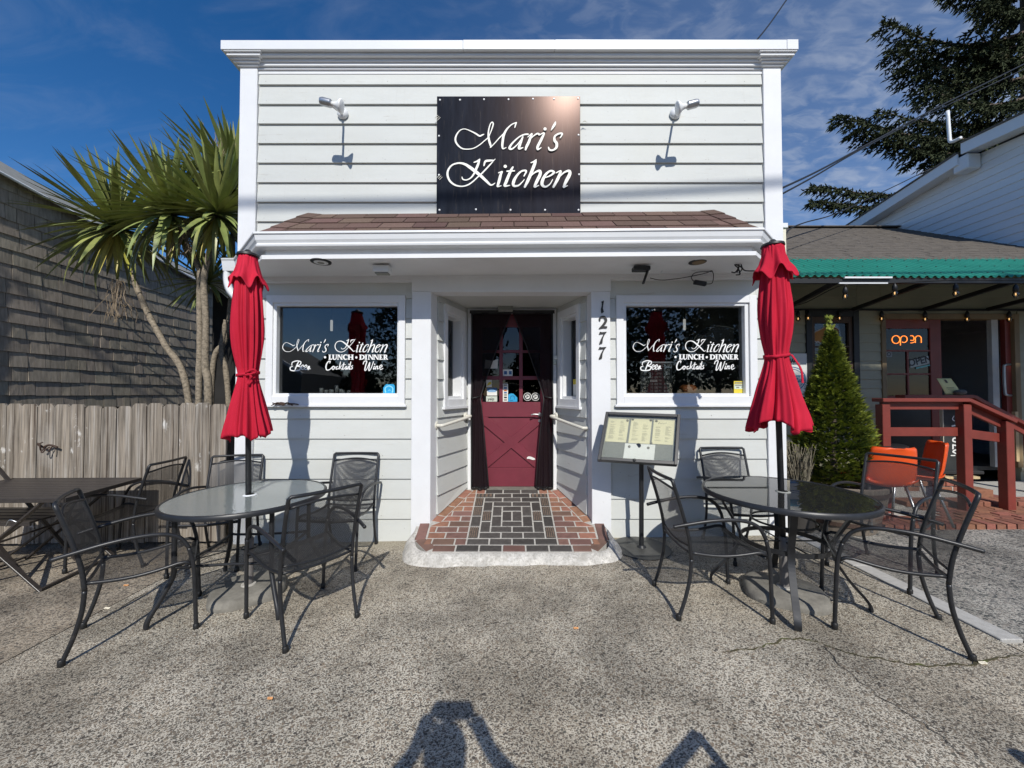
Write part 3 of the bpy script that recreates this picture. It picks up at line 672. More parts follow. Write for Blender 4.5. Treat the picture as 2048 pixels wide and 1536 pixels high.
for (e0, e1, sg) in ((Vector((GL, ra.y, ra.z+tz*GL)), Vector((HL, rc.y, rc.z+tz*HL)), -1), (Vector((GR, ra.y, ra.z+tz*GR)), Vector((HR, rc.y, rc.z+tz*HR)), 1)):
    wall = Vector((-2.78 if sg < 0 else 2.74, YS-.02, 2.84))
    s_ = MB(); s_.prism([e0, e1, wall], (0, .0, -.03)); s_.build('hip_end', ASPHALT_R, rb)
    for k in range(4):
        a, c = e0.lerp(e1, k/4), e0.lerp(e1, min(1, (k+1)/4+.06)); s_ = MB(); d = Vector((.13, 0, 0)); u = Vector((0, -.01, .014))
        d1 = Vector((-sg*.14, 0, .0)); d2 = Vector((sg*.11, .09, -.03))
        s_.add([a+d1+u, a+u*1.6, a+d2+u*.6, c+d1+u*.4, c+u, c+d2+u*.2, a+d1, a, a+d2], [(0, 1, 4, 3), (1, 2, 5, 4), (0, 6, 7, 1), (1, 7, 8, 2)]); s_.build('hip_cap', ASPHALT_R, rb, fix=False)
# soffit fittings
def disc(name, c, r0, mats, parent, ax=(0, 0, -1), extra=None):
    s_ = MB(); s_.lathe([(r0, 0), (r0*.96, .006), (r0*.62, .007)], c, 24, ax); return s_.build(name, mats, parent, smooth=False)
def at_z(px, py, z):
    d = ray(px, py); t = (z-HC)/d.z; return Vector((d.x*t, d.y*t, z))
sp_ = thing('soffit_speaker', 'round recessed speaker with black ring in the canopy soffit', 'speaker', at_z(642, 523, 2.612))
c = at_z(642, 523, 2.615)
s_ = MB(); s_.lathe([(.086, 0), (.084, .008), (.062, .009)], c, 28, (0, 0, -1)); s_.build('ring', BLACK, sp_)
s_ = MB(); s_.lathe([(.058, .0), (.058, .011), (.03, .012)], c, 24, (0, 0, -1)); s_.build('grille', ALU, sp_)
s_ = MB(); s_.lathe([(.028, .0), (.028, .0145), (.01, .016)], c, 18, (0, 0, -1)); s_.build('cone', GREYB, sp_)
c = at_z(1395, 524, 2.645)
s_ = MB(); s_.lathe([(.075, 0), (.075, .004), (.05, .005)], c, 28, (0, 0, -1)); s_.build('soffit_hole', BLACK, rb)
s_ = MB(); s_.lathe([(.062, .0), (.052, .0075)], c+Vector((.01, 0, 0)), 28, (0, 0, -1)); s_.build('hole_batten', OLIVE, rb)
for (px, py, lab) in ((765, 544, 'grey junction box on the canopy soffit left of the doorway'),):
    c = at_z(px, py, 2.56); t_ = thing('junction_box', lab, 'electrical box', c)
    s_ = MB(); s_.box(c.x-.075, c.x+.075, c.y-.05, c.y+.05, 2.55, 2.612); s_.build('box_body', ALU, t_, bevel=.006)
    s_ = MB(); s_.box(c.x-.06, c.x+.06, c.y-.035, c.y+.035, 2.538, 2.5495); s_.build('lid', GREYB, t_, bevel=.003)
c = at_z(1282, 540, 2.60); t_ = thing('light_transformer', 'dark bracket box with dangling wires under the canopy right of the doorway', 'electrical box', c)
s_ = MB(); s_.box(c.x-.075, c.x+.075, c.y-.04, c.y+.04, 2.59, 2.628); s_.build('box_body', BLACKM, t_, bevel=.004)
s_ = MB(); s_.bar(c+Vector((.06, 0, -.01)), c+Vector((.005, -.04, -.14)), .02, .012); s_.build('bracket', BLACK, t_)
def wire(name, pts, r, m, parent): s_ = MB(); s_.tube(smooth_path(pts, 6), r, 5); return s_.build(name, m, parent, smooth=True)
Yw = 3.62
wire('wire', [P(1300, 556, Yw), P(1320, 560, Yw), P(1350, 558, Yw), P(1385, 552, Yw), P(1415, 545, Yw), P(1425, 538, Yw), P(1410, 537, Yw), P(1385, 541, Yw), P(1345, 535, Yw), P(1335, 536, Yw)], .004, BLACK, t_)
wire('wire', [P(1423, 540, Yw), P(1427, 550, Yw), P(1424, 566, Yw), P(1412, 568, Yw)], .004, BLACK, t_)
wire('wire', [P(1387, 562, Yw), P(1383, 555, Yw), P(1392, 545, Yw), P(1424, 543, Yw)], .004, BLACK, t_)
wire('wire', [P(1318, 553, Yw), P(1325, 542, Yw), P(1335, 538, Yw)], .005, ALU, t_)
s_ = MB(); a = P(1388, 564, Yw); s_.bar(a, P(1412, 568, Yw), .035, .04); s_.build('power_brick', BLACK, t_, bevel=.004)
c = at_z(1478, 516, 2.63); t_ = thing('wire_cluster', 'black cables and clips hanging under the right end of the canopy', 'cables', c)
for pts in ([(1466, 514), (1470, 530), (1476, 536), (1470, 545), (1463, 544)], [(1482, 514), (1483, 532), (1490, 541), (1510, 542)], [(1472, 514), (1478, 530), (1474, 545)], [(1476, 536), (1480, 548), (1472, 550)], [(1470, 528), (1484, 536), (1478, 546)]):
    wire('cable', [P(x, y, 3.45) for x, y in pts], .006, BLACK, t_)
# end of the side gutter and its downspout on the left
m_ = MB(); ga, gb = P(443, 516, 3.86), P(476, 516, 3.86)
m_.sweep([(ga.x, 3.86, 0), (XA-.005, 3.86, 0)], [(0.0, ga.z), (.012, ga.z-.01), (0, ga.z-.03), (-.012, ga.z-.09), (-.02, ga.z-.125), (-.12, ga.z-.125), (-.12, ga.z)]); m_.build('side_gutter', ALU, rb)
wire('downspout', [P(456, 540, 3.92), P(455, 560, 3.92), P(460, 580, 3.92), P(475, 600, 3.92), P(480, 620, 3.92), P(480, 700, 3.92)], .042, ALU, rb)
# ---- picture windows
def stroke_ribbon(b, pts, fn, wscale, depth0, thick=0.0, n=7):
    """pts (x,y,w) in drawing units -> ribbon; fn(x,y,depth) -> 3D"""
    d = cat(pts, n); L_ = []; k = len(d)
    for i in range(k):
        a = d[max(0, i-1)]; c = d[min(k-1, i+1)]; tx, ty = c[0]-a[0], c[1]-a[1]; l = math.hypot(tx, ty) or 1
        nx_, ny_ = -ty/l, tx/l; w = max(1e-4, d[i][2])*.5*wscale; dd = depth0+.0006*i/k
        L_.append((d[i][0]+nx_*w, d[i][1]+ny_*w, dd)); L_.append((d[i][0]-nx_*w, d[i][1]-ny_*w, dd))
    def cap(i, sg):
        a = d[i]; c = d[i+1] if sg < 0 else d[i-1]; tx, ty = a[0]-c[0], a[1]-c[1]; l = math.hypot(tx, ty) or 1
        return (a[0]+tx/l*a[2]*.4*wscale, a[1]+ty/l*a[2]*.4*wscale, depth0)
    vs = [fn(*p) for p in L_]; fs = [(2*i, 2*i+1, 2*i+3, 2*i+2) for i in range(k-1)]
    vs += [fn(*cap(0, -1)), fn(*cap(k-1, 1))]; fs += [(1, 0, 2*k), (2*k-2, 2*k-1, 2*k+1)]
    if thick:
        m0 = len(vs); vs += [fn(p[0], p[1], p[2]-thick) for p in L_]
        for i in range(k-1): fs += [(2*i, 2*i+2, m0+2*i+2, m0+2*i), (2*i+1, m0+2*i+1, m0+2*i+3, 2*i+3)]
    b.add(vs, fs)
def dot(b, x, y, r, fn, depth, thick=0, n=14):
    ring = [(x+r*math.cos(2*math.pi*i/n), y+r*math.sin(2*math.pi*i/n)) for i in range(n)]
    vs = [fn(a, c, depth) for a, c in ring]; fs = [tuple(range(n))]
    if thick: vs += [fn(a, c, depth-thick) for a, c in ring]; fs += [(i, (i+1) % n, n+(i+1) % n, n+i) for i in range(n)]
    b.add(vs, fs)
MARI = [[(580, 285, 14), (545, 300, 22), (505, 315, 26), (440, 275, 24), (340, 225, 16), (250, 195, 12), (170, 220, 16), (110, 300, 24), (92, 385, 28), (125, 460, 26), (200, 525, 20), (290, 540, 16), (400, 525, 15), (500, 470, 16), (590, 395, 16), (650, 340, 16), (690, 260, 14), (720, 180, 18), (738, 110, 20), (722, 80, 18), (695, 100, 16), (672, 160, 18), (658, 230, 22), (655, 300, 28), (665, 380, 34), (685, 450, 34), (700, 505, 22)],
        [(685, 515, 12), (760, 440, 15), (840, 350, 17), (910, 280, 16), (960, 225, 16)],
        [(1130, 85, 16), (1060, 115, 18), (1000, 165, 22), (950, 230, 32), (915, 310, 38), (900, 400, 38), (893, 480, 34), (905, 532, 22), (960, 510, 10)],
        [(1135, 82, 16), (1120, 120, 22), (1105, 175, 12)],
        [(1335, 285, 26), (1270, 290, 24), (1190, 325, 20), (1100, 400, 24), (1040, 470, 32), (1015, 525, 36), (1060, 535, 26), (1140, 470, 17), (1205, 390, 17), (1240, 330, 14)],
        [(1245, 325, 20), (1215, 400, 38), (1190, 470, 42), (1180, 530, 36), (1248, 512, 12)],
        [(1325, 335, 12), (1398, 275, 22), (1370, 350, 38), (1340, 430, 42), (1305, 500, 40), (1288, 555, 24)], [(1350, 395, 12), (1420, 320, 17), (1490, 275, 26), (1530, 292, 28)],
        [(1515, 305, 12), (1605, 262, 24), (1570, 350, 40), (1530, 430, 42), (1495, 500, 40), (1500, 545, 28), (1558, 512, 12)],
        [(1802, 70, 12), (1790, 110, 36), (1760, 160, 34), (1725, 220, 8)],
        [(1880, 350, 14), (1915, 278, 28), (1860, 275, 28), (1790, 320, 30), (1785, 390, 42), (1820, 440, 44), (1815, 510, 38), (1760, 555, 26), (1700, 550, 30), (1680, 505, 18)]]
KITCH = [[(800, 60, 8), (700, 170, 20), (600, 275, 20), (540, 328, 18), (460, 403, 18), (380, 455, 20), (290, 475, 18), (190, 455, 24), (110, 390, 28), (76, 300, 30), (90, 220, 26), (150, 150, 22), (250, 122, 24), (340, 140, 34), (420, 190, 44), (500, 250, 46), (580, 315, 42), (660, 390, 36), (735, 455, 24), (797, 425, 10)],
         [(475, 112, 14), (530, 92, 24), (566, 62, 16)], [(562, 68, 22), (540, 140, 34), (515, 200, 34), (480, 280, 26), (430, 345, 20), (365, 378, 16), (310, 368, 18), (295, 332, 12)],
         [(628, 165, 16), (650, 98, 30), (710, 85, 30), (775, 82, 18)],
         [(848, 272, 14), (905, 250, 18), (885, 290, 34), (865, 370, 40), (845, 440, 36), (835, 478, 22), (892, 465, 12)],
         [(1070, 180, 22), (1040, 230, 34), (1000, 320, 40), (965, 410, 42), (945, 468, 34), (1022, 460, 12)], [(975, 246, 20), (1035, 243, 22), (1095, 240, 18)],
         [(1235, 322, 16), (1270, 242, 26), (1200, 245, 24), (1130, 310, 32), (1080, 400, 44), (1080, 465, 36), (1150, 462, 24), (1210, 410, 16), (1242, 368, 8)],
         [(1340, 118, 14), (1395, 95, 22), (1422, 70, 16)], [(1410, 85, 36), (1400, 130, 42), (1370, 210, 44), (1330, 310, 44), (1290, 400, 42), (1245, 490, 30)], [(1310, 345, 12), (1400, 265, 22), (1475, 240, 36), (1480, 295, 44), (1440, 380, 44), (1408, 450, 40), (1400, 485, 26), (1462, 460, 12)],
         [(1560, 342, 14), (1640, 310, 22), (1690, 262, 32), (1640, 240, 26), (1570, 290, 34), (1520, 380, 44), (1512, 450, 44), (1562, 482, 28), (1630, 440, 18), (1672, 368, 10)],
         [(1720, 272, 14), (1792, 240, 22), (1780, 290, 38), (1740, 380, 42), (1680, 490, 30)], [(1755, 355, 12), (1840, 268, 22), (1920, 240, 34), (1930, 290, 46), (1880, 390, 46), (1848, 460, 36), (1840, 488, 24), (1897, 463, 12)]]
def kern(b, fn, ox, oy, sx_, sy_, strokes, dots, depth, thick=0, ws=1.0):
    f2 = lambda x, y, d: fn(ox+x*sx_, oy+y*sy_, d)
    for i, s_ in enumerate(strokes): stroke_ribbon(b, s_, f2, ws, depth+.0007*i, thick)
    for (x, y, r) in dots: dot(b, x, y, r, f2, depth+.0007*len(strokes), thick)
E_ = lambda x, s=1: [(x+2*s, 970, 15), (x+30*s, 956, 17), (x+22*s, 934, 17), (x-2*s, 958, 19), (x+10*s, 996, 18), (x+44*s, 980, 13)]
BRUSH = [[(385, 888, 20), (362, 930, 24), (335, 1000, 24)], [(292, 940, 18), (300, 900, 20), (360, 880, 22), (412, 894, 22), (400, 932, 22), (355, 948, 18), (405, 962, 22), (392, 1002, 24), (330, 1012, 22), (278, 1004, 22), (272, 968, 22), (305, 952, 14)],
         E_(420), E_(464), [(500, 975, 14), (520, 952, 18), (510, 1000, 20)], [(512, 965, 16), (530, 950, 16), (528, 985, 16), (546, 985, 10)],
         [(800, 912, 14), (805, 885, 22), (775, 895, 24), (750, 950, 26), (760, 1000, 24), (800, 995, 18), (838, 955, 14)], [(850, 950, 20), (830, 975, 22), (845, 996, 20), (865, 970, 20), (848, 950, 16), (885, 968, 10)],
         [(908, 955, 16), (888, 965, 20), (888, 992, 20), (920, 980, 12)], [(945, 892, 18), (925, 990, 22)], [(935, 968, 12), (962, 945, 16)], [(938, 966, 12), (962, 994, 18)], [(992, 905, 20), (974, 990, 22), (1000, 982, 12)], [(970, 934, 16), (1014, 930, 14)],
         [(1030, 952, 18), (1006, 972, 20), (1016, 994, 18), (1036, 960, 14), (1028, 992, 20), (1048, 980, 12)], [(1056, 950, 20), (1046, 992, 20)], [(1084, 892, 18), (1066, 990, 22), (1084, 984, 12)], [(1110, 942, 16), (1094, 955, 18), (1106, 976, 18), (1088, 994, 18)],
         [(1250, 925, 20), (1262, 890, 20), (1298, 885, 22), (1280, 950, 24), (1272, 1008, 22), (1300, 985, 16), (1338, 900, 20), (1330, 960, 24), (1325, 1010, 22), (1352, 985, 16), (1388, 890, 18)],
         [(1400, 950, 20), (1386, 992, 20), (1410, 978, 12)], [(1424, 950, 20), (1412, 994, 20)], [(1418, 968, 12), (1444, 950, 18), (1438, 990, 20), (1460, 978, 12)], E_(1472)]
BRDOTS = [(1404, 926, 11), (1062, 926, 10)]
def serif_caps(b, fn, ox, oy, s, depth):
    f2 = lambda x, y, d: fn(ox+x*s, oy+y*s, d)
    W_, T_ = 42, 19
    def poly(pts, k=[0]):
        k[0] += 1; b.add([f2(x, y, depth+.0002*(k[0] % 7)) for x, y in pts], [tuple(range(len(pts)))])
    def stem(x, y0=125, y1=265, w=W_, serif=True):
        poly([(x-w/2, y0), (x+w/2, y0), (x+w/2, y1), (x-w/2, y1)])
        if serif:
            for y in (y0, y1-12): poly([(x-w/2-16, y), (x+w/2+16, y), (x+w/2+16, y+12), (x-w/2-16, y+12)])
    def st(p): stroke_ribbon(b, p, f2, 1.0, depth+.0006, 0, 5)
    def Nn(x0, x1):
        stem(x0+14, w=23); stem(x1-14, w=23); poly([(x0+2, 125), (x0+52, 125), (x1-5, 265), (x1-36, 265)])
    dot(b, 137, 197, 31, f2, depth); dot(b, 992, 203, 31, f2, depth)
    stem(265); poly([(240, 240), (312, 240), (336, 214), (328, 266), (240, 266)])                         # L
    stem(362, 125, 215, serif=False); poly([(328, 125), (398, 125), (398, 137), (328, 137)]); poly([(425, 125), (470, 125), (470, 137), (425, 137)])
    st([(362, 205, 42), (370, 245, 36), (400, 258, 24), (435, 240, 24), (447, 205, 23), (448, 130, 23)])     # U
    Nn(478, 612)
    st([(750, 165, 16), (730, 136, 20), (690, 132, 26), (652, 160, 40), (645, 200, 44), (665, 240, 38), (705, 258, 26), (752, 235, 14)])  # C
    stem(790); stem(885); poly([(800, 184), (880, 184), (880, 208), (800, 208)])                           # H
    stem(1105); st([(1100, 134, 16), (1155, 140, 24), (1198, 170, 42), (1198, 215, 42), (1155, 250, 24), (1100, 257, 16)])  # D
    stem(1258); Nn(1318, 1458); Nn(1464, 1602)
    stem(1645); poly([(1640, 125), (1706, 125), (1706, 156), (1690, 145), (1640, 145)]); poly([(1640, 184), (1694, 184), (1694, 206), (1640, 206)]); poly([(1640, 243), (1695, 243), (1716, 226), (1712, 266), (1640, 266)])
    stem(1760); st([(1755, 133, 16), (1805, 140, 26), (1818, 165, 36), (1800, 192, 24), (1760, 200, 14)]); poly([(1778, 198), (1812, 192), (1862, 266), (1820, 266)])
def text_obj(body, size, m, parent, origin, right=Vector((1, 0, 0)), up=Vector((0, 0, 1)), name='lettering', align='CENTER', ext=0.0, shear=0, bold=0.0, sx_=1.0):
    cu = bpy.data.curves.new('text', 'FONT'); cu.body = body; cu.size = size; cu.align_x = align; cu.align_y = 'CENTER'; cu.extrude = ext; cu.shear = shear; cu.offset = bold; cu.resolution_u = 3
    to = bpy.data.objects.new('text', cu); COL.objects.link(to)
    dg = bpy.context.evaluated_depsgraph_get(); me = bpy.data.meshes.new_from_object(to.evaluated_get(dg), depsgraph=dg)
    bpy.data.objects.remove(to); bpy.data.curves.remove(cu)
    me.materials.clear(); me.materials.append(m)
    right = Vector(right).normalized(); up = Vector(up).normalized(); nn = right.cross(up)
    mw = Matrix((right*sx_, up, nn)).transposed().to_4x4(); off_ = Vector(origin)-(wloc(parent) if parent is not None else Vector())
    me.transform(Matrix.Translation(off_) @ mw)
    return link(name, me, parent)
def frame_box(b, x0, x1, z0, z1, wx, wz0, wz1, ya, yb):
    b.box(x0, x0+wx, ya, yb, z0, z1); b.box(x1-wx, x1, ya, yb, z0, z1)
    b.box(x0+wx, x1-wx, ya, yb, z1-wz1, z1); b.box(x0+wx, x1-wx, ya, yb, z0, z0+wz0)
YGL = YS+.035
for side, (wn, wc) in enumerate(((wl, WCL), (wr, WCR))):
    b = MB(); z0, z1 = WZ0+.004, WZ1
    frame_box(b, wc[0], wc[1], z0, z1, wn[0]-wc[0]-.028, .10, .075, YS-.034, YS+.02)
    w = b.build('window', WHITE, rb, bevel=.003)
    b = MB(); b.box(wc[0]-.02, wc[1]+.02, YS-.050, YS-.022, WZ0-.004, WZ0+.020); b.build('sill', WHITE, w, bevel=.004)
    b = MB(); frame_box(b, wn[0]-.034, wn[1]+.034, wn[2]-.034, wn[3]+.036, .036, .036, .038, YS-.016, YS+.05); b.build('sash', ALU, w, bevel=.003)
    b = MB(); b.box(wn[0]-.01, wn[1]+.01, YGL, YGL+.006, wn[2]-.01, wn[3]+.01); b.build('pane', WIN, w)
    yl = YGL-.004
    ox = 0 if side == 0 else 0
    fn = (lambda x, y, d: P(540+x/6.679, 590+y/6.679, yl)+Vector((0, -d, 0))) if side == 0 else (lambda x, y, d: P(1230+(x+73)/6.679, 590+(y-3)/6.679, yl)+Vector((0, -d, 0)))
    b = MB()
    kern(b, fn, 165-80*.338, 590-70*.356, .338, .356, MARI, [(1622, 195, 25)], .0, ws=1.0)
    kern(b, fn, 865-65*.3767, 592-65*.414, .3767, .414, KITCH, [(952, 172, 24)], .0, ws=1.0)
    b.build('name_lettering', VINYL, w, fix=False)
    b = MB(); fn2 = lambda x, y, d: fn((640+x/13.65-540)*6.679, (700+y/13.65-590)*6.679, d); serif_caps(b, fn2, 0, 0, 1.0, 0); b.build('meal_lettering', VINYL, w, fix=False)
    b = MB()
    for wd_ in ('beer', 'cocktails', 'wine'):
        b = MB(); lo, hi = {'beer': (0, 600), 'cocktails': (600, 1150), 'wine': (1150, 2000)}[wd_]
        for i, s_ in enumerate(BRUSH):
            if lo <= s_[0][0] < hi: stroke_ribbon(b, s_, fn, .62, .0005*i, 0, 5)
        for d_ in BRDOTS:
            if lo <= d_[0] < hi: dot(b, d_[0], d_[1], d_[2]*.85, fn, .012)
        b.build(wd_+'_lettering', VINYL, w, fix=False)
    if side == 0:
        q = [(1512, 1312), (1512, 1240), (1548, 1192), (1650, 1190), (1668, 1215), (1668, 1312)]
        b = MB(); b.add([P(540+x/6.679, 590+y/6.679, yl) for x, y in q], [tuple(range(6))]); b.build('sticker', BLUE, w, fix=False)
        b = MB(); stroke_ribbon(b, [(1545, 1300, 16), (1540, 1245, 16), (1590, 1215, 16), (1640, 1245, 16), (1635, 1300, 16)], fn, 1, .001); stroke_ribbon(b, [(1580, 1275, 8), (1595, 1268, 8), (1610, 1275, 8)], fn, 1, .001); b.build('sticker_print', mat('pale_blue_print', (.25, .62, .8), .5), w, fix=False)
    else:
        a = [P(1230+x/6.679, 590+y/6.679, yl) for x, y in ((1588, 1310), (1588, 1150), (1752, 1150), (1752, 1310))]
        b = MB(); b.add(a, [(0, 1, 2, 3)]); b.build('notice', YELLOW, w, fix=False)
        a = [P(1230+x/6.679, 590+y/6.679, yl-.001) for x, y in ((1594, 1255), (1594, 1190), (1747, 1190), (1747, 1255))]
        b = MB(); b.add(a, [(0, 1, 2, 3)]); b.build('notice_panel', mat('pale_mint_paper', (.6, .68, .58), .6), w, fix=False)
        b = MB()
        for (x0, x1, y) in ((1600, 1745, 1172), (1605, 1740, 1205), (1620, 1660, 1235), (1690, 1735, 1230)):
            b.add([P(1230+x/6.679, 590+yy_/6.679, yl-.002) for x, yy_ in ((x0, y+8), (x0, y-8), (x1, y-8), (x1, y+8))], [(0, 1, 2, 3)])
        b.build('notice_print', INK, w, fix=False)
# ---- doorway casing, header, alcove
YC = YS-.045
for (x0, x1) in ((CAS[0], CAS[1]), (CAS[2], CAS[3])):
    m_ = MB(); m_.box(x0-.012, x1, YC, YS+.02, .0, Zp(583, YC)); m_.build('door_casing', WHITE, rb, bevel=.004)
zh0, zh1 = Zp(583, YC), Zp(548, YC)
m_ = MB(); m_.box(CAS[0]-.014, CAS[3]+.008, YC-.002, YS+.02, zh0+.001, zh1); m_.build('header_board', WHITE, rb, bevel=.003)
m_ = MB(); m_.box(CAS[0]-.02, CAS[3]+.014, YC-.014, YS+.02, zh1+.001, zh1+.024); m_.build('header_cap', WHITE, rb, bevel=.003)
AL = [Vector((-.775, 3.87, 0)), Vector((-.548, 4.48, 0))]; AR = [Vector((.775, 3.87, 0)), Vector((.548, 4.48, 0))]
ZC = 2.50
for sg, (x0) in ((-1, CAS[1]), (1, CAS[2])):
    m_ = MB(); xi = sg*.775
    q = [(x0+sg*.02, YS-.02, 0), (x0, YC+.002, 0), (xi, 3.87, 0), (xi+sg*.05, 3.89, 0)]
    m_.prism(q, (0, 0, zh0+.0)); m_.build('door_jamb', WHITE, rb, bevel=.003)
m_ = MB(); m_.hexa([(CAS[1], YC+.002, zh0-.004), (CAS[2], YC+.002, zh0-.004), (.775, 3.87, zh0-.004), (-.775, 3.87, zh0-.004), (CAS[1], YC+.002, zh0+.03), (CAS[2], YC+.002, zh0+.03), (.775, 3.87, zh0+.03), (-.775, 3.87, zh0+.03)]); m_.build('head_jamb', WHITE, rb)
m_ = MB(); m_.prism([(-.78, 3.87, ZC-.02), (.78, 3.87, ZC-.02), (.56, 4.5, ZC-.02), (-.56, 4.5, ZC-.02)], (0, 0, .05)); m_.build('alcove_ceiling', SIDING, rb)
RZ = lambda y: .085+(y-3.27)*.2
for sg in (-1, 1):
    A0 = Vector((sg*.775, 3.87, 0)); A1 = Vector((sg*.548, 4.48, 0)); dirv = (A1-A0); Ln = dirv.length; dirv.normalize(); nrm2 = Vector((dirv.y, -dirv.x, 0))*(1 if sg < 0 else -1)  # into the alcove
    AP = lambda t, n_, z: A0+dirv*(t*Ln)+nrm2*n_+Vector((0, 0, z))
    # window in the splayed wall
    t0, t1, wz0, wz1 = .17, .93, 1.315, 2.415
    it0, it1, iz0, iz1 = .27, .83, 1.395, 2.335
    b = MB()
    def slab(ta, tb, na, nb_, za, zb): b.hexa([AP(ta, na, za), AP(tb, na, za), AP(tb, nb_, za), AP(ta, nb_, za), AP(ta, na, zb), AP(tb, na, zb), AP(tb, nb_, zb), AP(ta, nb_, zb)])
    slab(0, t0+.03, -.1, -.002, 0, ZC); slab(t1-.03, 1, -.1, -.002, 0, ZC); slab(t0+.03, t1-.03, -.1, -.002, 0, wz0+.03); slab(t0+.03, t1-.03, -.1, -.002, wz1-.03, ZC); b.build('alcove_wall', SIDING, rb)
    b = MB(); slab(t0, it0, -.02, .030, wz0, wz1); slab(it1, t1, -.02, .030, wz0, wz1); slab(it0, it1, -.02, .030, wz0, iz0); slab(it0, it1, -.02, .030, iz1, wz1)
    w = b.build('alcove_window', WHITE, rb, bevel=.003)
    b = MB(); slab(it0-.002, it0+.03, -.13, -.0, iz0, iz1); slab(it1-.03, it1+.002, -.13, -.0, iz0, iz1); slab(it0, it1, -.13, -.0, iz0-.002, iz0+.03); slab(it0, it1, -.13, -.0, iz1-.03, iz1+.002); b.build('reveal', WHITE, w, bevel=.002)
    b = MB(); slab(it0, it1, -.112, -.108, iz0, iz1); b.build('pane', WIN, w)
    b = MB(); slab(t0-.04, t1+.03, -.0, .045, wz0-.03, wz0-.001); b.build('sill', WHITE, w, bevel=.003)
    zp = ZC
    for k, z in enumerate(ll+[-.05]):
        zhi = min(ZC, zp+.012)
        if z < ZC-.02:
            segs = [(0.0, 1.0)] if (zhi <= wz0-.02 or z >= wz1) else [(0.0, t0-.004), (t1+.004, 1.0)]
            for (ta, tb) in segs:
                zb_ = [max(z, RZ(AP(tt, 0, 0).y)+.012) for tt in (ta, tb)]
                if max(zb_) > zhi-.01 and min(zb_) > zhi-.01: continue
                zb_ = [min(q, zhi-.004) for q in zb_]
                m_ = MB(); m_.hexa([AP(ta, .0205, zb_[0]), AP(tb, .0205, zb_[1]), AP(tb, -.001, zb_[1]), AP(ta, -.001, zb_[0]), AP(ta, .002, zhi), AP(tb, .002, zhi), AP(tb, -.001, zhi), AP(ta, -.001, zhi)])
                m_.build('siding_board', SIDING, rb)
            if segs[0][1] < .9 and zhi > wz1+.02:
                m_ = MB(); m_.hexa([AP(t0-.004, .014, wz1+.002), AP(t1+.004, .014, wz1+.002), AP(t1+.004, -.001, wz1+.002), AP(t0-.004, -.001, wz1+.002), AP(t0-.004, .002, zhi), AP(t1+.004, .002, zhi), AP(t1+.004, -.001, zhi), AP(t0-.004, -.001, zhi)]); m_.build('siding_board', SIDING, rb)
            if segs[0][1] < .9 and z < wz0-.04:
                m_ = MB(); m_.hexa([AP(t0-.004, .02, z), AP(t1+.004, .02, z), AP(t1+.004, -.001, z), AP(t0-.004, -.001, z), AP(t0-.004, .004, wz0-.032), AP(t1+.004, .004, wz0-.032), AP(t1+.004, -.001, wz0-.032), AP(t0-.004, -.001, wz0-.032)]); m_.build('siding_board', SIDING, rb)
        zp = z
    # posters behind the narrow windows
    def poster(ta, tb, za, zb, m, nm='poster'):
        b = MB(); b.add([AP(ta, -.104, za), AP(tb, -.104, za), AP(tb, -.104, zb), AP(ta, -.104, zb)], [(0, 1, 2, 3)]); b.build(nm, m, w, fix=False)
    if sg < 0:
        poster(.33, .58, 1.85, 2.02, PAPERW); poster(.33, .58, 1.70, 1.85, mat('pale_poster_blue', (.42, .58, .68), .6)); poster(.33, .60, 1.59, 1.70, BLUE); poster(.33, .58, 1.44, 1.59, mat('tan_poster', (.50, .40, .30), .6, .4, 60))
    else:
        poster(.42, .72, 1.56, 1.62, YELLOW); poster(.42, .72, 1.43, 1.56, PAPERW)
    # handrail on this side
    t_ = thing('handrail', 'cream painted grab rail on the %s splayed wall of the doorway' % ('left' if sg < 0 else 'right'), 'handrail', AP(.5, 0, 1.15), 'doorway grab rails')
    zr = 1.20; b = MB()
    ra_ = AP(-.02, .02, 1.06+.08); rb_ = AP(.95, .02, 1.235)
    if sg < 0: ra_, rb_ = P(872, 851, 3.86), P(931, 832, 4.40)
    else: ra_, rb_ = P(1178, 856, 3.86), P(1112, 832, 4.40)
    n3 = nrm2
    b.tube(smooth_path([ra_, ra_+n3*.05, ra_+n3*.075+(rb_-ra_)*.06, ra_+n3*.08+(rb_-ra_)*.5, rb_+n3*.075+(ra_-rb_)*.06, rb_+n3*.05, rb_], 5), .017, 10); b.build('rail', mat('cream_rail_%d' % (sg+1), (.66, .64, .56), .45, .06, 20, spots=[(40, (1, 1, 1), .68, .74, .5, (.25, .2, .15))]), t_, smooth=True)
    for e in (ra_, rb_):
        b = MB(); b.lathe([(.042, -.004), (.042, .006), (.03, .016)], e, 18, n3); b.build('flange', MATS['cream_rail_%d' % (sg+1)], t_, smooth=False)
# alcove back wall, door
YB = 4.48; dz0 = RZ(4.47); jL, jR = Xp(943.5, YB), Xp(1105, YB); dtop = Zp(634, YB)
b = MB(); b.box(-.62, .62, YB+.02, YB+.1, dtop+.09, ZC+.03); b.build('transom_board', SIDING, rb)
for (x0, x1) in ((jL-.045, jL), (jR, jR+.045)):
    b = MB(); b.box(x0, x1, YB-.015, YB+.12, dz0-.02, dtop+.05); b.build('door_frame', WHITE, rb, bevel=.003)
b = MB(); b.box(jL-.045, jR+.045, YB-.014, YB+.12, dtop+.051, dtop+.10); b.build('door_frame', WHITE, rb, bevel=.003)
for (x0, x1) in ((-.66, jL-.047), (jR+.047, .66)):
    b = MB(); b.box(x0, x1, YB+.005, YB+.1, 0, ZC+.03); b.build('alcove_trim', SIDING, rb)
YD = YB+.055
dx = lambda p: Xp(p, YD); dzz = lambda p: Zp(p, YD)
zb_, ztp = dz0+.012, dtop+.045
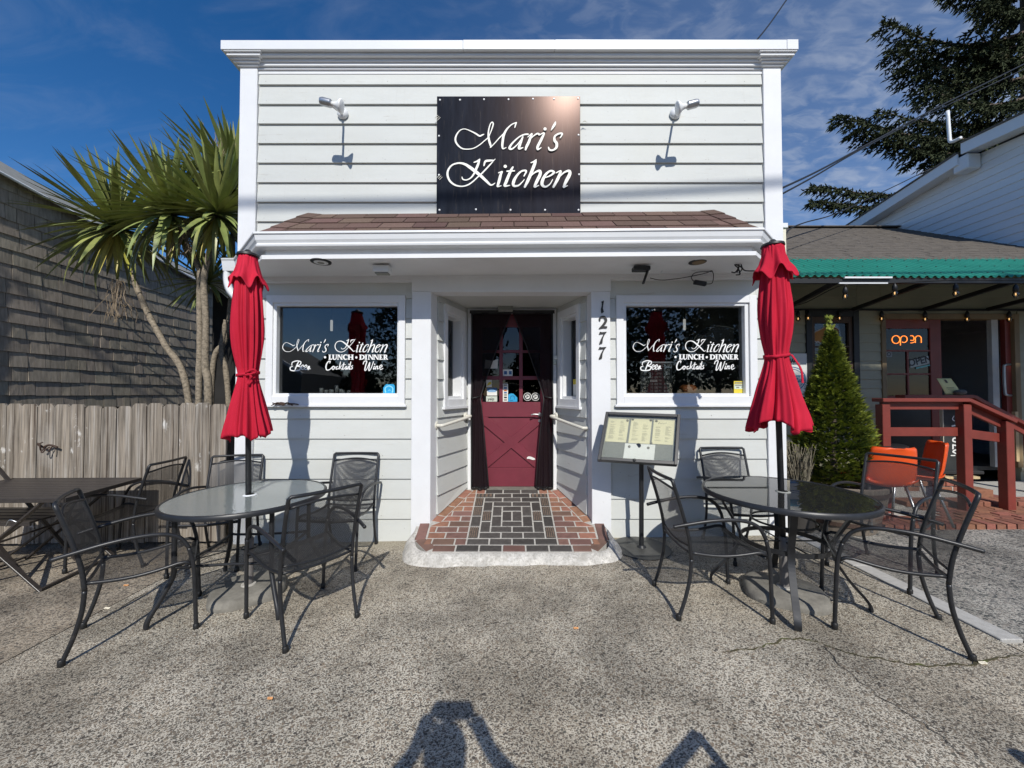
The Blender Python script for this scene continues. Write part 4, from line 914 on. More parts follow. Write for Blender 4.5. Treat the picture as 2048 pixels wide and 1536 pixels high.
cols = [(964.6, 998.6), (1005.6, 1038.4), (1045.5, 1080.6)]; rws = [(654, 700), (705.5, 752), (759.5, 804)]
b = MB(); DL, DR = jL+.004, jR-.004
def dbox(x0, x1, z0, z1, ya=YD, yb=YD+.045): b.box(x0, x1, ya, yb, z0, z1)
dbox(DL, dx(cols[0][0]), zb_, ztp); dbox(dx(cols[2][1]), DR, zb_, ztp)
xs0, xs1 = dx(cols[0][0]), dx(cols[2][1])
dbox(xs0, xs1, dzz(rws[0][0]), ztp); dbox(xs0, xs1, dzz(834), dzz(804)); dbox(xs0, xs1, zb_, dzz(936))
dbox(xs0, xs1, dzz(936), dzz(834), YD+.020, YD+.04)
door = b.build('door', DOORRED, rb, bevel=.003)
b = MB()
for i in range(2):
    b.box(dx(cols[i][1]), dx(cols[i+1][0]), YD+.004, YD+.04, dzz(804), dzz(654)); b.box(xs0, xs1, YD+.006, YD+.038, dzz(rws[i+1][0]), dzz(rws[i][1]))
b.build('glazing_bar', DOORRED, door, bevel=.002)
b = MB(); za, zb2 = dzz(936), dzz(834); hw = .052
def diag(xa, zA, xb, zB, ya):
    d = Vector((xb-xa, 0, zB-zA)); n = Vector((-d.z, 0, d.x)).normalized()*hw; ex = d.normalized()*.0
    pts = [Vector((xa, ya, zA))+n, Vector((xa, ya, zA))-n, Vector((xb, ya, zB))-n, Vector((xb, ya, zB))+n]
    # clip to panel rectangle
    def clip(poly, ax, lim, sgn):
        out = []
        for i in range(len(poly)):
            p, q = poly[i], poly[(i+1) % len(poly)]; ip, iq = sgn*(p[ax]-lim) <= 1e-9, sgn*(q[ax]-lim) <= 1e-9
            if ip: out.append(p)
            if ip != iq: out.append(p.lerp(q, (lim-p[ax])/(q[ax]-p[ax])))
        return out
    e = d.normalized()*.12; pts = [pts[0]-e, pts[1]-e, pts[2]+e, pts[3]+e]
    for ax, lim, sgn in ((0, xs0, -1), (0, xs1, 1), (2, za, -1), (2, zb2, 1)): pts = clip(pts, ax, lim, sgn)
    b.prism(pts, (0, YD+.024-ya, 0))
diag(xs0-.02, za-.0, xs1+.02, zb2, YD+.0005); diag(xs0-.02, zb2, xs1+.02, za, YD+.0012)
b.build('cross_brace', DOORRED, door, bevel=.002)
for (x0, x1) in cols:
    for (p0_, p1_) in rws:
        b = MB(); b.box(dx(x0)-.004, dx(x1)+.004, YD+.020, YD+.024, dzz(p1_)-.004, dzz(p0_)+.004); b.build('pane', WIN2, door)
b = MB(); c = P(1076, 829, YD); b.tube(smooth_path([c+Vector((.02, -.0, 0)), c+Vector((.02, -.05, 0)), c+Vector((-.05, -.055, .004)), c+Vector((-.085, -.05, -.002))], 4), .009, 8); b.lathe([(.026, 0), (.022, .012)], c+Vector((.02, 0, 0)), 14, (0, -1, 0)); b.lathe([(.02, 0), (.016, .012)], c+Vector((.02, 0, -.075)), 14, (0, -1, 0)); b.build('handle', STEEL, door, smooth=True, angle=40)
b = MB(); c = P(1062, 917, YD-.002); q = [(-.05, .012), (-.03, .026), (.0, .022), (.045, .004), (.05, -.014), (.02, -.018), (-.02, -.004), (-.048, -.004)]; b.prism([c+Vector((x, -.0025, z)) for x, z in q], (0, .0015, 0)); b.build('paint_scuff', PAPERW, door)
def stick(name, x0, y0, x1, y1, m, dy=0.0, poly=None):
    b = MB(); Ys = YD+.0185-dy
    pts = [(x0, y1), (x1, y1), (x1, y0), (x0, y0)] if poly is None else poly
    b.add([P(x, y, Ys) for x, y in pts], [tuple(range(len(pts)))]); return b.build(name, m, door, fix=False)
stick('paper_notice', 0, 0, 0, 0, PAPERW, 0, [(969, 737), (971, 719), (985, 722), (996, 718), (995, 737)])
stick('sticker', 1005.6, 739, 1025, 752, PAPERW); stick('sticker_print', 1008, 742, 1014, 749, DBLUE, .001); stick('sticker_print', 1018, 742, 1023.5, 749, DBLUE, .001)
stick('sticker', 972.5, 758.8, 983.5, 774, PAPERW); stick('sticker_print', 0, 0, 0, 0, YELLOW, .001, [(973, 772), (977, 765), (982, 763), (983, 768)])
stick('sticker', 974, 775.5, 994, 791, PAPERW); stick('sticker_print', 974, 775.5, 994, 782, DBLUE, .001); 
b = MB(); cc = [(984+8*math.cos(a*.2618), 784+6*math.sin(a*.2618)) for a in range(12, 25)]; b = MB(); b.add([P(x, y, YD+.0155) for x, y in cc], [tuple(range(len(cc)))]); b.build('sticker_print', mat('sky_blue_print', (.25, .45, .68), .5), door, fix=False)
stick('sticker', 972.3, 792.5, 994.3, 803.2, mat('pale_green_paper', (.55, .60, .52), .6))
text_obj('yelp', .048, mat('black_print', (.03, .03, .03), .6), door, P(982, 798, YD+.0165), bold=.0006)
stick('sticker', 1005.6, 767.5, 1016, 803.4, PAPERW)
for (y, m) in ((770.5, INK), (776, DBLUE), (781, mat('orange_print', (.6, .15, .03), .5)), (785.5, DBLUE), (790, INK), (795, BLACK), (800, INK)):
    stick('sticker_print', 1008, y-1.7, 1013.8, y+1.5, m, .001)
stick('sticker', 0, 0, 0, 0, BLUE, .0, [(1016.6, 803.4), (1016.6, 789), (1022, 786.8), (1027, 787.5), (1034.5, 795), (1034.5, 803.4)])
b = MB(); f_ = lambda x, y, d: P(x, y, YD+.016-d); stroke_ribbon(b, [(1021, 798, 1.3), (1021, 794, 1.3), (1025, 791.5, 1.3), (1029, 794, 1.3), (1029, 798, 1.3)], f_, 1, 0); stroke_ribbon(b, [(1019, 800.5, 1), (1026, 800.5, 1)], f_, 1, 0); b.build('sticker_print', mat('deep_blue_print', (.01, .14, .3), .5), door, fix=False)
for k, cx_ in enumerate((1055, 1071)):
    for (r_, m, dd) in ((8.2, PAPERW, 0), (7.3, BLACK, .001), (4.6, PAPERW, .002)):
        b = MB(); dot(b, cx_, 793.5, r_, lambda x, y, d: P(x, y, YD+.0175-dd-k*.0003), 0); b.build('sticker' if r_ > 8 else 'sticker_print', m, door, fix=False)
    b = MB(); stroke_ribbon(b, [(cx_-3, 796, 1.4), (cx_, 792, 1.6), (cx_+3, 793, 1.4)], lambda x, y, d: P(x, y, YD+.0145), 1, 0); stroke_ribbon(b, [(cx_-2, 790.5, 1.2), (cx_+1, 795.5, 1.2)], lambda x, y, d: P(x, y, YD+.014), 1, 0); b.build('sticker_print', BLACK, door, fix=False)
b = MB(); b.box(jL, jR, YB-.04, YB+.12, dz0-.03, dz0+.010); b.build('threshold', CONC, rb)
# house number on the right casing
hn = thing('house_number', 'black digits 1277 running down the right door casing', 'house number', P(1203, 660, YC))
nf = lambda x, y, d: P(1185+x/10.975, 590+y/10.975, YC-.003-d)
def digit(nm, polys, strokes=()):
    b = MB()
    for k, q in enumerate(polys): b.prism([nf(x, y, .006+.0006*k) for x, y in q], (0, .0055, 0))
    for k, s_ in enumerate(strokes): stroke_ribbon(b, s_, nf, 1.0, .006+.0008*k, .006)
    b.build(nm, BLACK, hn, fix=False)
digit('digit_one', [[(188, 150), (245, 118), (250, 145), (235, 220), (230, 300), (252, 370), (205, 405), (188, 380), (185, 310), (205, 230), (205, 165)]])
digit('digit_two', [], [[(160, 565, 30), (160, 515, 42), (205, 480, 46), (265, 490, 56), (297, 555, 58), (262, 625, 52), (205, 690, 40), (150, 735, 22)], [(148, 735, 22), (220, 708, 40), (310, 705, 46)]])
q7 = [(165, 805), (205, 815), (315, 806), (265, 870), (230, 960), (218, 1060), (150, 1085), (150, 1060), (190, 960), (250, 850), (140, 864)]
digit('digit_seven', [q7]); digit('digit_seven', [[(x-8, y+332) for x, y in q7]])
ri = thing('iron_strip', 'rusty twisted iron strip lying under the left window sill', 'iron strip', P(572, 808, YS-.06)); b = MB()
for k in range(3): b.tube(smooth_path([P(545+k*3, 806+k*2, YS-.065), P(562, 809-k*2, YS-.07), P(580, 807+k, YS-.07), P(597-k*4, 809-k, YS-.06)], 5), .006, 6)
b.tube(smooth_path([P(543, 811, YS-.07), P(556, 805, YS-.08), P(566, 811, YS-.075), P(574, 805, YS-.08), P(585, 811, YS-.07)], 5), .005, 6); b.build('iron_rod', RUST, ri, smooth=True)
# nail heads and a few butt joints in the front boards
nh = MB(); rN = random.Random(9)
for z in ul+ll:
    for x in [XAi+.08+.406*k for k in range(13)]:
        x += rN.uniform(-.02, .02)
        if x > XBi-.05 or (z < 2.6 and (CAS[0]-.04 < x < CAS[3]+.04)) or (WZ0-.08 < z+.03 < WZ1+.03 and (WCL[0]-.04 < x < WCL[1]+.04 or WCR[0]-.04 < x < WCR[1]+.04)): continue
        if rN.random() < .8: nh.lathe([(.0042, 0), (.003, .0016)], (x, YS-.0205, z+.032), 6, (0, -1, 0))
o = nh.build('nail_head', mat('grey_nail', (.34, .33, .31), .6), rb); o['kind'] = 'stuff'
# interior
b = MB(); b.box(XA+.13, XB-.13, 9.9, 10.0, 0, 3.2); b.build('inner_wall', DARKIN, rb)
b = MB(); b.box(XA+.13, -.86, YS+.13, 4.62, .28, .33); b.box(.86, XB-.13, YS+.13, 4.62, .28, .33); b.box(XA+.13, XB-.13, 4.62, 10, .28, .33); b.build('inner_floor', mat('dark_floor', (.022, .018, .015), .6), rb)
PW = mat('dim_inner_trim', (.30, .28, .24), .7)
for (x0, x1, z0, z1, yy_) in ((-3.05, -2.98, .33, 2.4, 5.6), (-2.35, -2.28, .33, 2.4, 5.6), (-3.05, -2.28, 2.4, 2.48, 5.6), (2.6, 2.68, .33, 2.6, 5.4), (1.7, 2.7, 1.95, 2.02, 5.8), (-1.9, -1.2, .33, 1.15, 6.4), (1.2, 1.9, .33, 1.12, 6.2)):
    b = MB(); b.box(x0, x1, yy_, yy_+.06, z0, z1); b.build('inner_trim', PW, rb)
b = MB(); b.box(XA+.13, XB-.13, YS+.13, 10, 3.2, 3.25); b.build('inner_ceiling', DARKIN, rb)
# ------------------------------------------------------------------ shop sign
YSG = YS-.05
sg_ = thing('shop_sign', 'square black board with cream script name above the canopy roof', 'sign', P(1018, 310, YSG))
A, B_ = P(874, 193, YSG), P(1161, 425, YSG)
b = MB(); b.box(A.x, B_.x, YSG-.004, YSG+.022, B_.z-.12, A.z); b.build('board', SIGNM, sg_, bevel=.002)
fn = lambda x, y, d: P(x, y, YSG-.006-d)
b = MB(); kern(b, fn, 900, 235, 1/8.533, 1/8.533, MARI, [(1622, 195, 27)], .004, .008, 1.05); kern(b, fn, 885, 310, 1/7.585, 1/7.585, KITCH, [(952, 172, 25)], .004, .008, 1.05)
b.build('lettering', LETTER, sg_, fix=False)
for (x, y) in [(880, 200), (920, 200), (968, 199), (1017, 199), (1066, 198), (1108, 198), (1156, 197), (878, 272), (878, 350), (879, 420), (952, 419), (1021, 420), (1090, 420), (1157, 420), (1157, 270), (1158, 349)]:
    b = MB(); c = P(x, y, YSG-.004); b.lathe([(.010, 0), (.010, .003), (.006, .006)], c, 8, (0, -1, 0)); b.build('screw', ALU, sg_)
CLIPM = mat('pale_clip', (.6, .58, .5), .6)
for (x, y, s) in [(870, 236, -1), (1164, 246, 1), (874, 355, -1)]:
    b = MB(); c = P(x, y, YSG-.008)
    for k in range(3): b.bar(c+Vector((s*.0+.012*k, 0, .012*k*s)), c+Vector((.03+.012*k, 0, .03-.012*k)), .004, .004)
    b.build('clip', CLIPM, sg_)
# ------------------------------------------------------------------ flood lamps on the upper wall
def wall_lamp(label, base, tip, head_px, sock_px, Yh):
    t = thing('flood_lamp', label, 'lamp', base, 'arm lamps lighting the sign')
    b = MB(); b.lathe([(.055, 0), (.055, .012), (.045, .03), (.02, .04)], base, 22, (0, -1, 0)); b.build('wall_plate', ALU, t, smooth=True, angle=40)
    b = MB(); b.tube([base+Vector((0, -.03, 0)), base.lerp(tip, .3), tip], .011, 8); b.build('arm', ALU, t, smooth=True)
    h = P(*head_px, Yh); s = P(*sock_px, Yh-.02); ax = (h-s).normalized(); Lh = (h-s).length
    b = MB(); b.lathe([(.012, -.028), (.030, -.02), (.036, 0), (.036, Lh*.42), (.030, Lh*.46), (.022, Lh*.47)], s, 18, ax); b.build('socket', STEEL, t, smooth=True, angle=35)
    b = MB(); b.lathe([(.019, Lh*.44), (.022, Lh*.62), (.03, Lh*.74), (.058, Lh*.90), (.062, Lh*.97), (.055, Lh*1.01), (.02, Lh*1.03)], s, 22, ax); b.build('bulb', VINYL, t, smooth=True)
    b = MB(); b.tube([tip, tip.lerp(s+ax*Lh*.2, .5)+Vector((0, -.01, -.012)), s+ax*Lh*.2], .014, 8); b.build('knuckle', ALU, t, smooth=True)
wall_lamp('left arm lamp on the upper wall pointing right at the sign', P(686, 228, YS-.03), P(664, 212, 3.40), (684, 213), (645, 203), 3.40)
wall_lamp('right arm lamp on the upper wall pointing left at the sign', P(1350, 228, YS-.03), P(1372, 214, 3.40), (1354, 217), (1392, 207), 3.40)
# emergency light over the door
c = P(1011, 607, 4.42); t_ = thing('door_light', 'boxy white light fitting above the maroon door', 'lamp', c)
b = MB(); b.box(c.x-.10, c.x+.10, 4.40, 4.47, c.z-.03, c.z+.085); b.build('lamp_body', ALU, t_, bevel=.008)
b = MB(); b.hexa([(c.x-.085, 4.34, c.z-.10), (c.x+.085, 4.34, c.z-.10), (c.x+.085, 4.46, c.z-.10), (c.x-.085, 4.46, c.z-.10), (c.x-.09, 4.37, c.z-.032), (c.x+.09, 4.37, c.z-.032), (c.x+.09, 4.46, c.z-.032), (c.x-.09, 4.46, c.z-.032)]); b.build('shade', GREYB, t_, bevel=.006)
c = P(1106, 717, 4.46); t_ = thing('door_chime', 'small white chime unit stuck on the right door frame', 'chime', c)
b = MB(); b.box(c.x-.012, c.x+.05, 4.44, 4.463, c.z-.015, c.z+.035); b.build('chime_body', PAPERW, t_, bevel=.003)
b = MB(); b.box(c.x-.015, c.x+.04, 4.44, 4.463, c.z-.07, c.z-.02); b.build('magnet', MATS['pale_green_paper'], t_, bevel=.003)
# ------------------------------------------------------------------ insect curtain in the doorway
cu = thing('insect_curtain', 'black magnetic mesh curtain parted in front of the maroon door', 'curtain', (0, 4.45, dz0))
YN = 4.435
ztc, ztie, zbt = Zp(626, YN), Zp(796, YN), dz0+.012
def curtain(sg):
    xo = (jL+.005) if sg < 0 else (jR-.005); xc = -.012 if sg < 0 else .012
    xi_t = xo+(-sg)*.10; xi_b = xo+(-sg)*.20
    NF = 46
    def f(u, v):
        z = zbt+(ztc-zbt)*v
        if z >= ztie:
            k = (z-ztie)/(ztc-ztie); k2 = 1-(1-k)**1.15; xin = xi_t+(xc-xi_t)*(k**1.0)
            xin = xi_t+(xc-xi_t)*(.86*k+.14*k*k)
        else:
            k = (ztie-z)/(ztie-zbt); xin = xi_t+(xi_b-xi_t)*k**.8
        xq = xo+(xin-xo)*u; amp = .016*(1-.55*max(0, (z-ztie)/(ztc-ztie)))
        return Vector((xq, YN-.012+amp*math.sin(u*(19 if z < ztie else 15)+1.5*math.sin(z*4))+.008*math.sin(z*9+u*5), z+.01*math.sin(u*8)*(1-v)))
    b = MB(); b.grid(f, NF, 40); b.build('curtain_panel', NET, cu, smooth=True, fix=False)
    b = MB(); pts = [f(1, j/30) for j in range(31)]; b.tube(pts, .007, 5); pts = [f(i/20, 0)+Vector((0, -.004, .008)) for i in range(21)]; b.tube(pts, .010, 5); b.build('edge_band', BLACK, cu, smooth=True)
    b = MB(); pts = [f(.0, j/30) for j in range(31)]; b.tube(pts, .010, 5); b.build('edge_band', BLACK, cu, smooth=True)
    b = MB(); b.tube([f(0, (ztie-zbt)/(ztc-zbt))+Vector((0, -.03, 0)), f(.5, (ztie-zbt)/(ztc-zbt))+Vector((0, -.035, .01)), f(1, (ztie-zbt)/(ztc-zbt))+Vector((0, -.02, .015))], .008, 5); b.build('tie', BLACK, cu, smooth=True)
curtain(-1); curtain(1)
b = MB(); b.box(jL-.02, jR+.02, YN-.02, YN-.006, ztc-.008, ztc+.03); b.build('top_band', BLACK, cu)
# ------------------------------------------------------------------ brick entry ramp
rp = thing('brick_ramp', 'brick-paved entry ramp with dark square centre and white concrete lip', 'ramp', (0, 3.3, 0))
AN = math.atan(.2); CA, SA = math.cos(AN), math.sin(AN)
rpt = lambda x, s, h=0: Vector((x, 3.27+s*CA-h*SA, .088+s*SA+h*CA))
b = MB(); out_l = [(0, .74), (.17, .885), (.47, .905), (.50, .80), (.62, .765), (1.215, .55)]
prof = [( -w, s) for s, w in out_l]+[(w, s) for s, w in reversed(out_l)]
b.prism([rpt(x, s, -.004) for x, s in prof], (0, 0, -.10)); b.build('mortar_bed', MORTAR, rp)
def edge_x(s, inset=0):
    for (s0, w0), (s1, w1) in zip(out_l, out_l[1:]):
        if s0 <= s <= s1: return w0+(w1-w0)*(s-s0)/(s1-s0)-inset
    return out_l[-1][1]-inset
def brick(quad, m, name='brick'):
    cx_ = sum(p[0] for p in quad)/len(quad); cy_ = sum(p[1] for p in quad)/len(quad)
    j = rnd.uniform(-.0015, .0018); tx, ty = rnd.uniform(-.012, .012), rnd.uniform(-.012, .012)
    pts = []
    n = len(quad); sh = .006
    inn = [(cx_+(x-cx_)*(1-.06), cy_+(y-cy_)*(1-.10)) for x, y in quad]
    vs = [rpt(x, y, -.022) for x, y in quad]+[rpt(x, y, -.004+j) for x, y in quad]+[rpt(x, y, .001+j+tx*(x-cx_)+ty*(y-cy_)) for x, y in inn]
    fs = []
    for i in range(n):
        i2 = (i+1) % n; fs += [(i, i2, n+i2, n+i), (n+i, n+i2, 2*n+i2, 2*n+i)]
    fs.append(tuple(range(2*n, 3*n)))
    b = MB(); b.add(vs, fs); return b.build(name, m, rp, fix=True)
g = .0068
def rect(x0, x1, s0, s1, m): return brick([(x0+g, s0+g), (x1-g, s0+g), (x1-g, s1-g), (x0+g, s1-g)], m)
def ribbed(x0, x1, s0, s1, vert=True):
    rect(x0, x1, s0, s1, BRICKD)
    b = MB(); n = 4
    for k in range(n):
        xa = x0+g+.006+(x1-x0-2*g-.012)*(k+.18)/n; xb = x0+g+.006+(x1-x0-2*g-.012)*(k+.72)/n
        vs = [rpt(xa, s0+g+.008, .0005), rpt(xb, s0+g+.008, .0005), rpt(xb, s1-g-.008, .0005), rpt(xa, s1-g-.008, .0005)]
        b.prism(vs, nrmR*.004)
    b.build('ribbing', RIBM, rp)
nrmR = Vector((0, -SA, CA)); RIBM = mat('worn_brown_rib', (.16, .115, .085), .8, .4, 40)
HW = .412; U = .206; RS = .1
def row_s(i): return (i-1)*RS
for i in range(4): rect(-HW+i*U, -HW+(i+1)*U, row_s(2), row_s(3), BRICKD)
for i in range(4): (ribbed if i in (0, 3) else rect)(*(-HW+i*U, -HW+(i+1)*U, row_s(11), row_s(12)), *([] if i in (0, 3) else [BRICKD]))
for sgx in (-1, 1):
    for k, rib in enumerate((1, 0, 1, 1)):
        x0, x1 = sorted((sgx*HW, sgx*(HW-U/2))); (ribbed(x0, x1, row_s(3)+k*.2, row_s(3)+(k+1)*.2) if rib else rect(x0, x1, row_s(3)+k*.2, row_s(3)+(k+1)*.2, BRICKD))
    for k, rib in enumerate((0, 1, 0)):
        x0, x1 = sorted((sgx*(HW-U/2), sgx*(HW-U))); (ribbed(x0, x1, row_s(4)+k*.2, row_s(4)+(k+1)*.2) if rib else rect(x0, x1, row_s(4)+k*.2, row_s(4)+(k+1)*.2, BRICKD))
    for k in range(2):
        x0, x1 = sorted((sgx*(HW-U), sgx*(HW-1.5*U))); rect(x0, x1, row_s(5)+k*.2, row_s(5)+(k+1)*.2, BRICKD)
W3 = HW-U/2
for r_ in (3, 10):
    for i in range(3): rect(-W3+i*2*W3/3, -W3+(i+1)*2*W3/3, row_s(r_), row_s(r_+1), BRICKD)
for r_ in (4, 9):
    for i in range(2): rect(-U+i*U, -U+(i+1)*U, row_s(r_), row_s(r_+1), BRICKD)
for r_ in (5, 8): rect(-U/2, U/2, row_s(r_), row_s(r_+1), BRICKD)
rect(-U/2, 0, row_s(6), row_s(8), BRICKD); rect(0, U/2, row_s(6), row_s(8), BRICKD)
x = -.70
for k, m in enumerate((BRICKR, BRICKD, BRICKD, BRICKR, BRICKD, BRICKD, BRICKR)):
    x1 = min(x+.205, .70); rect(x, x1, .0, row_s(2), m); x = x1
for i in range(3): rect(-.31+i*.206, -.31+(i+1)*.206, row_s(12), row_s(13), BRICKD)
BW = .10
for sgx in (-1, 1):
    for r_ in range(2, 13):
        s0, s1 = row_s(r_), row_s(r_+1); xs_ = HW if r_ < 12 else .31
        e0, e1 = edge_x(s0+.001, BW+.004), edge_x(s1-.001, BW+.004)
        if r_ == 2: e0 = edge_x(.10, .03)
        if 6 <= r_ <= 6: pass
        x = xs_+(0 if r_ % 2 else -.10)
        while x < max(e0, e1)-.02:
            a, c = max(x, xs_), x+.206; q0, q1 = min(c, e0), min(c, e1)
            if q0-a > .03 or q1-a > .03:
                q0, q1 = max(q0, a+.012), max(q1, a+.012)
                quad = [(sgx*(a+g), s0+g), (sgx*(q0-g), s0+g), (sgx*(q1-g), s1-g), (sgx*(a+g), s1-g)]
                if sgx < 0: quad = quad[::-1]
                brick(quad, BRICKO if (r_ > 8 or a > edge_x((s0+s1)/2, .32)) else BRICKR)
            x = c
    # border course along the outer edge
    for (s0, w0), (s1, w1) in zip(out_l, out_l[1:]):
        if (s0, s1) == (.47, .50): continue
        Ls = math.hypot(s1-s0, w1-w0); n = max(1, round(Ls/.206)); dxn, dyn = (w1-w0)/Ls, (s1-s0)/Ls; inx, iny = -dyn, dxn
        if s0 == 0: inx, iny = -dyn, dxn
        for k in range(n):
            a0, a1 = k*Ls/n+g, (k+1)*Ls/n-g
            c0, c1 = (w0+dxn*a0, s0+dyn*a0), (w0+dxn*a1, s0+dyn*a1)
            quad = [(sgx*c0[0], c0[1]), (sgx*c1[0], c1[1]), (sgx*(c1[0]+inx*(BW-g)), c1[1]+iny*(BW-g)), (sgx*(c0[0]+inx*(BW-g)), c0[1]+iny*(BW-g))]
            if sgx < 0: quad = quad[::-1]
            brick(quad, BRICKO if s0 > .3 else BRICKR)
# flaking white concrete lip
b = MB(); rim_ = [(-.90, .40), (-.905, .17), (-.76, -.005), (-.3, -.008), (.2, -.008), (.76, -.005), (.905, .17), (.885, .40)]
pin = smooth_path([Vector((x, y, 0)) for x, y in rim_], 10); vs = []; nP = len(pin)
for i, p in enumerate(pin):
    a = pin[max(0, i-1)]; c = pin[min(nP-1, i+1)]; t = (c-a).normalized(); n = Vector((t.y, -t.x, 0))
    w = (.085+.02*noise.noise(p*6))*(1 if 6 < i < nP-7 else .35); top = rpt(p.x, p.y, -.002)
    j = .012*noise.noise(p*9+Vector((3, 1, 0)))
    vs += [top-n*.02+Vector((0, 0, -.004)), top+n*(.02+j)+Vector((0, 0, .002+j*.4)), Vector((top.x, top.y, 0))+n*(w*.75+j)+Vector((0, 0, top.z*.62)), Vector((top.x, top.y, 0))+n*(w+j)+Vector((0, 0, gz(p.x)+.012)), Vector((top.x, top.y, 0))+n*(w+.02+j)+Vector((0, 0, gz(p.x)-.03))]
fs = []
for i in range(nP-1):
    for k in range(4): fs.append((i*5+k, i*5+k+1, (i+1)*5+k+1, (i+1)*5+k))
b.add(vs, fs); b.build('concrete_lip', SKIRT, rp, smooth=True)

# ------------------------------------------------------------------ patio chairs
def lattice(fn, nu, nv, wd, b, seg=10, fam=2, lu=1.0, lv=1.0):
    """open diamond mesh on surface fn(u,v); nu cells across"""
    def strip(p, q):
        n = max(2, int(seg*math.hypot(q[0]-p[0], q[1]-p[1]))); du, dv = (q[0]-p[0]), (q[1]-p[1]); l = math.hypot(du*lu, dv*lv)
        ou, ov = -dv*lv/l*wd/lu/2, du*lu/l*wd/lv/2; vs = []
        for i in range(n+1):
            u, v = p[0]+du*i/n, p[1]+dv*i/n; vs += [fn(u-ou, v-ov), fn(u+ou, v+ov)]
        b.add(vs, [(2*i, 2*i+1, 2*i+3, 2*i+2) for i in range(n)])
    for k in range(-nv, nu):
        # u = k/nu + v*(nv/nu)
        s_ = nv/nu; u0 = k/nu
        v0 = max(0, -u0/s_); v1 = min(1, (1-u0)/s_)
        if v1-v0 > .01:
            strip((u0+s_*v0, v0), (u0+s_*v1, v1)); strip((1-(u0+s_*v0), v0), (1-(u0+s_*v1), v1))
def cl(v): return max(0.0, min(1.0, v))
def make_chair():
    t = thing('patio_chair', 'x', 'chair', (0, 0, 0), 'charcoal mesh patio chairs')
    rt = .0115
    for s in (-1, 1):
        b = MB(); b.tube(smooth_path([(s*.245, .275, .012), (s*.248, .268, .2), (s*.252, .258, .40), (s*.256, .235, .52)], 5), rt, 10); lg = b.build('leg', CHAIRM, t, smooth=True)
        b = MB(); b.lathe([(.015, 0), (.0165, .004), (.0165, .032), (.0135, .036)], (s*.245, .275, 0), 12); b.build('foot_cap', BLACK, lg, smooth=True, angle=40)
        b = MB(); b.tube(smooth_path([(s*.256, .235, .52), (s*.259, .19, .595), (s*.262, .11, .632), (s*.262, .0, .640), (s*.258, -.12, .630), (s*.248, -.25, .605), (s*.240, -.325, .588)], 6), rt, 10); b.build('arm', CHAIRM, t, smooth=True)
        b = MB(); b.tube(smooth_path([(s*.212, -.285, .012), (s*.213, -.245, .13), (s*.215, -.215, .26), (s*.216, -.205, .38)], 5), rt, 10); lg = b.build('leg', CHAIRM, t, smooth=True)
        b = MB(); b.lathe([(.015, 0), (.0165, .004), (.0165, .032), (.0135, .036)], (s*.212, -.285, 0), 12); b.build('foot_cap', BLACK, lg, smooth=True, angle=40)
    up = [(.216, -.205, .38), (.217, -.222, .52), (.217, -.262, .68), (.217, -.318, .865)]
    pts = [(-x, y, z) for x, y, z in up]; pl = smooth_path(pts, 5)+[Vector((-.205, -.3225, .8755))]
    top_ = [Vector((-.205+.41*i/8, -.3225-.018*math.sin(math.pi*i/8), .8755)) for i in range(1, 8)]
    pr = [Vector((.205, -.3225, .8755))]+smooth_path(up[::-1], 5)
    b = MB(); b.tube(pl+top_+pr, rt, 10); b.build('back_frame', CHAIRM, t, smooth=True)
    yb = lambda z: cat([(z_, y_) for _, y_, z_ in up], 12)
    bz = [(z_, y_) for z_, y_ in cat([(q[2], q[1]) for q in up], 12)]
    def by(z):
        for (z0, y0_), (z1, y1_) in zip(bz, bz[1:]):
            if z0 <= z <= z1: return y0_+(y1_-y0_)*(z-z0)/(z1-z0)
        return bz[-1][1]
    zlo, zhi = .455, .828
    def bk(u, v):
        u, v = cl(u), cl(v); bow = math.sin(math.pi*u); z0 = zlo-.018*bow; z1 = zhi-.022*(1-bow)*1.0
        z = z0+(z1-z0)*v; x = (u-.5)*.412
        return Vector((x, by(z)-.022*bow*(.6+.4*v)+.004, z))
    b = MB(); lattice(bk, 46, 42, .0025, b, 12, lu=.41, lv=.36); b.build('back_mesh', MESHM, t, fix=False)
    for vv, r8 in ((1, .008), (0, .007)):
        b = MB(); b.tube([bk(i/12, vv) for i in range(13)], r8, 8); b.build('back_rail', CHAIRM, t, smooth=True)
    def st(u, v):
        u, v = cl(u), cl(v); w = .245+(.208-.245)*(1-v); x = (u-.5)*2*(w-.004); y = -.205+.455*v
        z = .418-.022*math.sin(math.pi*min(1, v*1.15))+.018*v-.014*math.sin(math.pi*u)
        if v > .9: z -= .02*((v-.9)/.1)**2
        return Vector((x, y, z))
    b = MB(); lattice(st, 46, 50, .0025, b, 12, lu=.46, lv=.455); b.build('seat', MESHM, t, fix=False)
    b = MB()
    for s in (0, 1): b.tube([st(s, i/14)+Vector(((s-.5)*.012, 0, 0)) for i in range(15)], .0105, 9)
    b.tube([st(i/12, 1)+Vector((0, .004, -.004)) for i in range(13)], .009, 8); b.tube([st(i/12, 0)+Vector((0, -.002, -.004)) for i in range(13)], .009, 8)
    b.tube([(-.245, .24, .40), (0, .235, .385), (.245, .24, .40)], .009, 8)
    b.build('seat_frame', CHAIRM, t, smooth=True); return t
def face(o, p, d):      # put a chair with its front (+Y local) along d
    o.location = (p[0], p[1], gz(p[0])); o.rotation_euler = (0, math.atan(-.0)*0, math.atan2(-d[0], d[1]))
ch0 = make_chair()
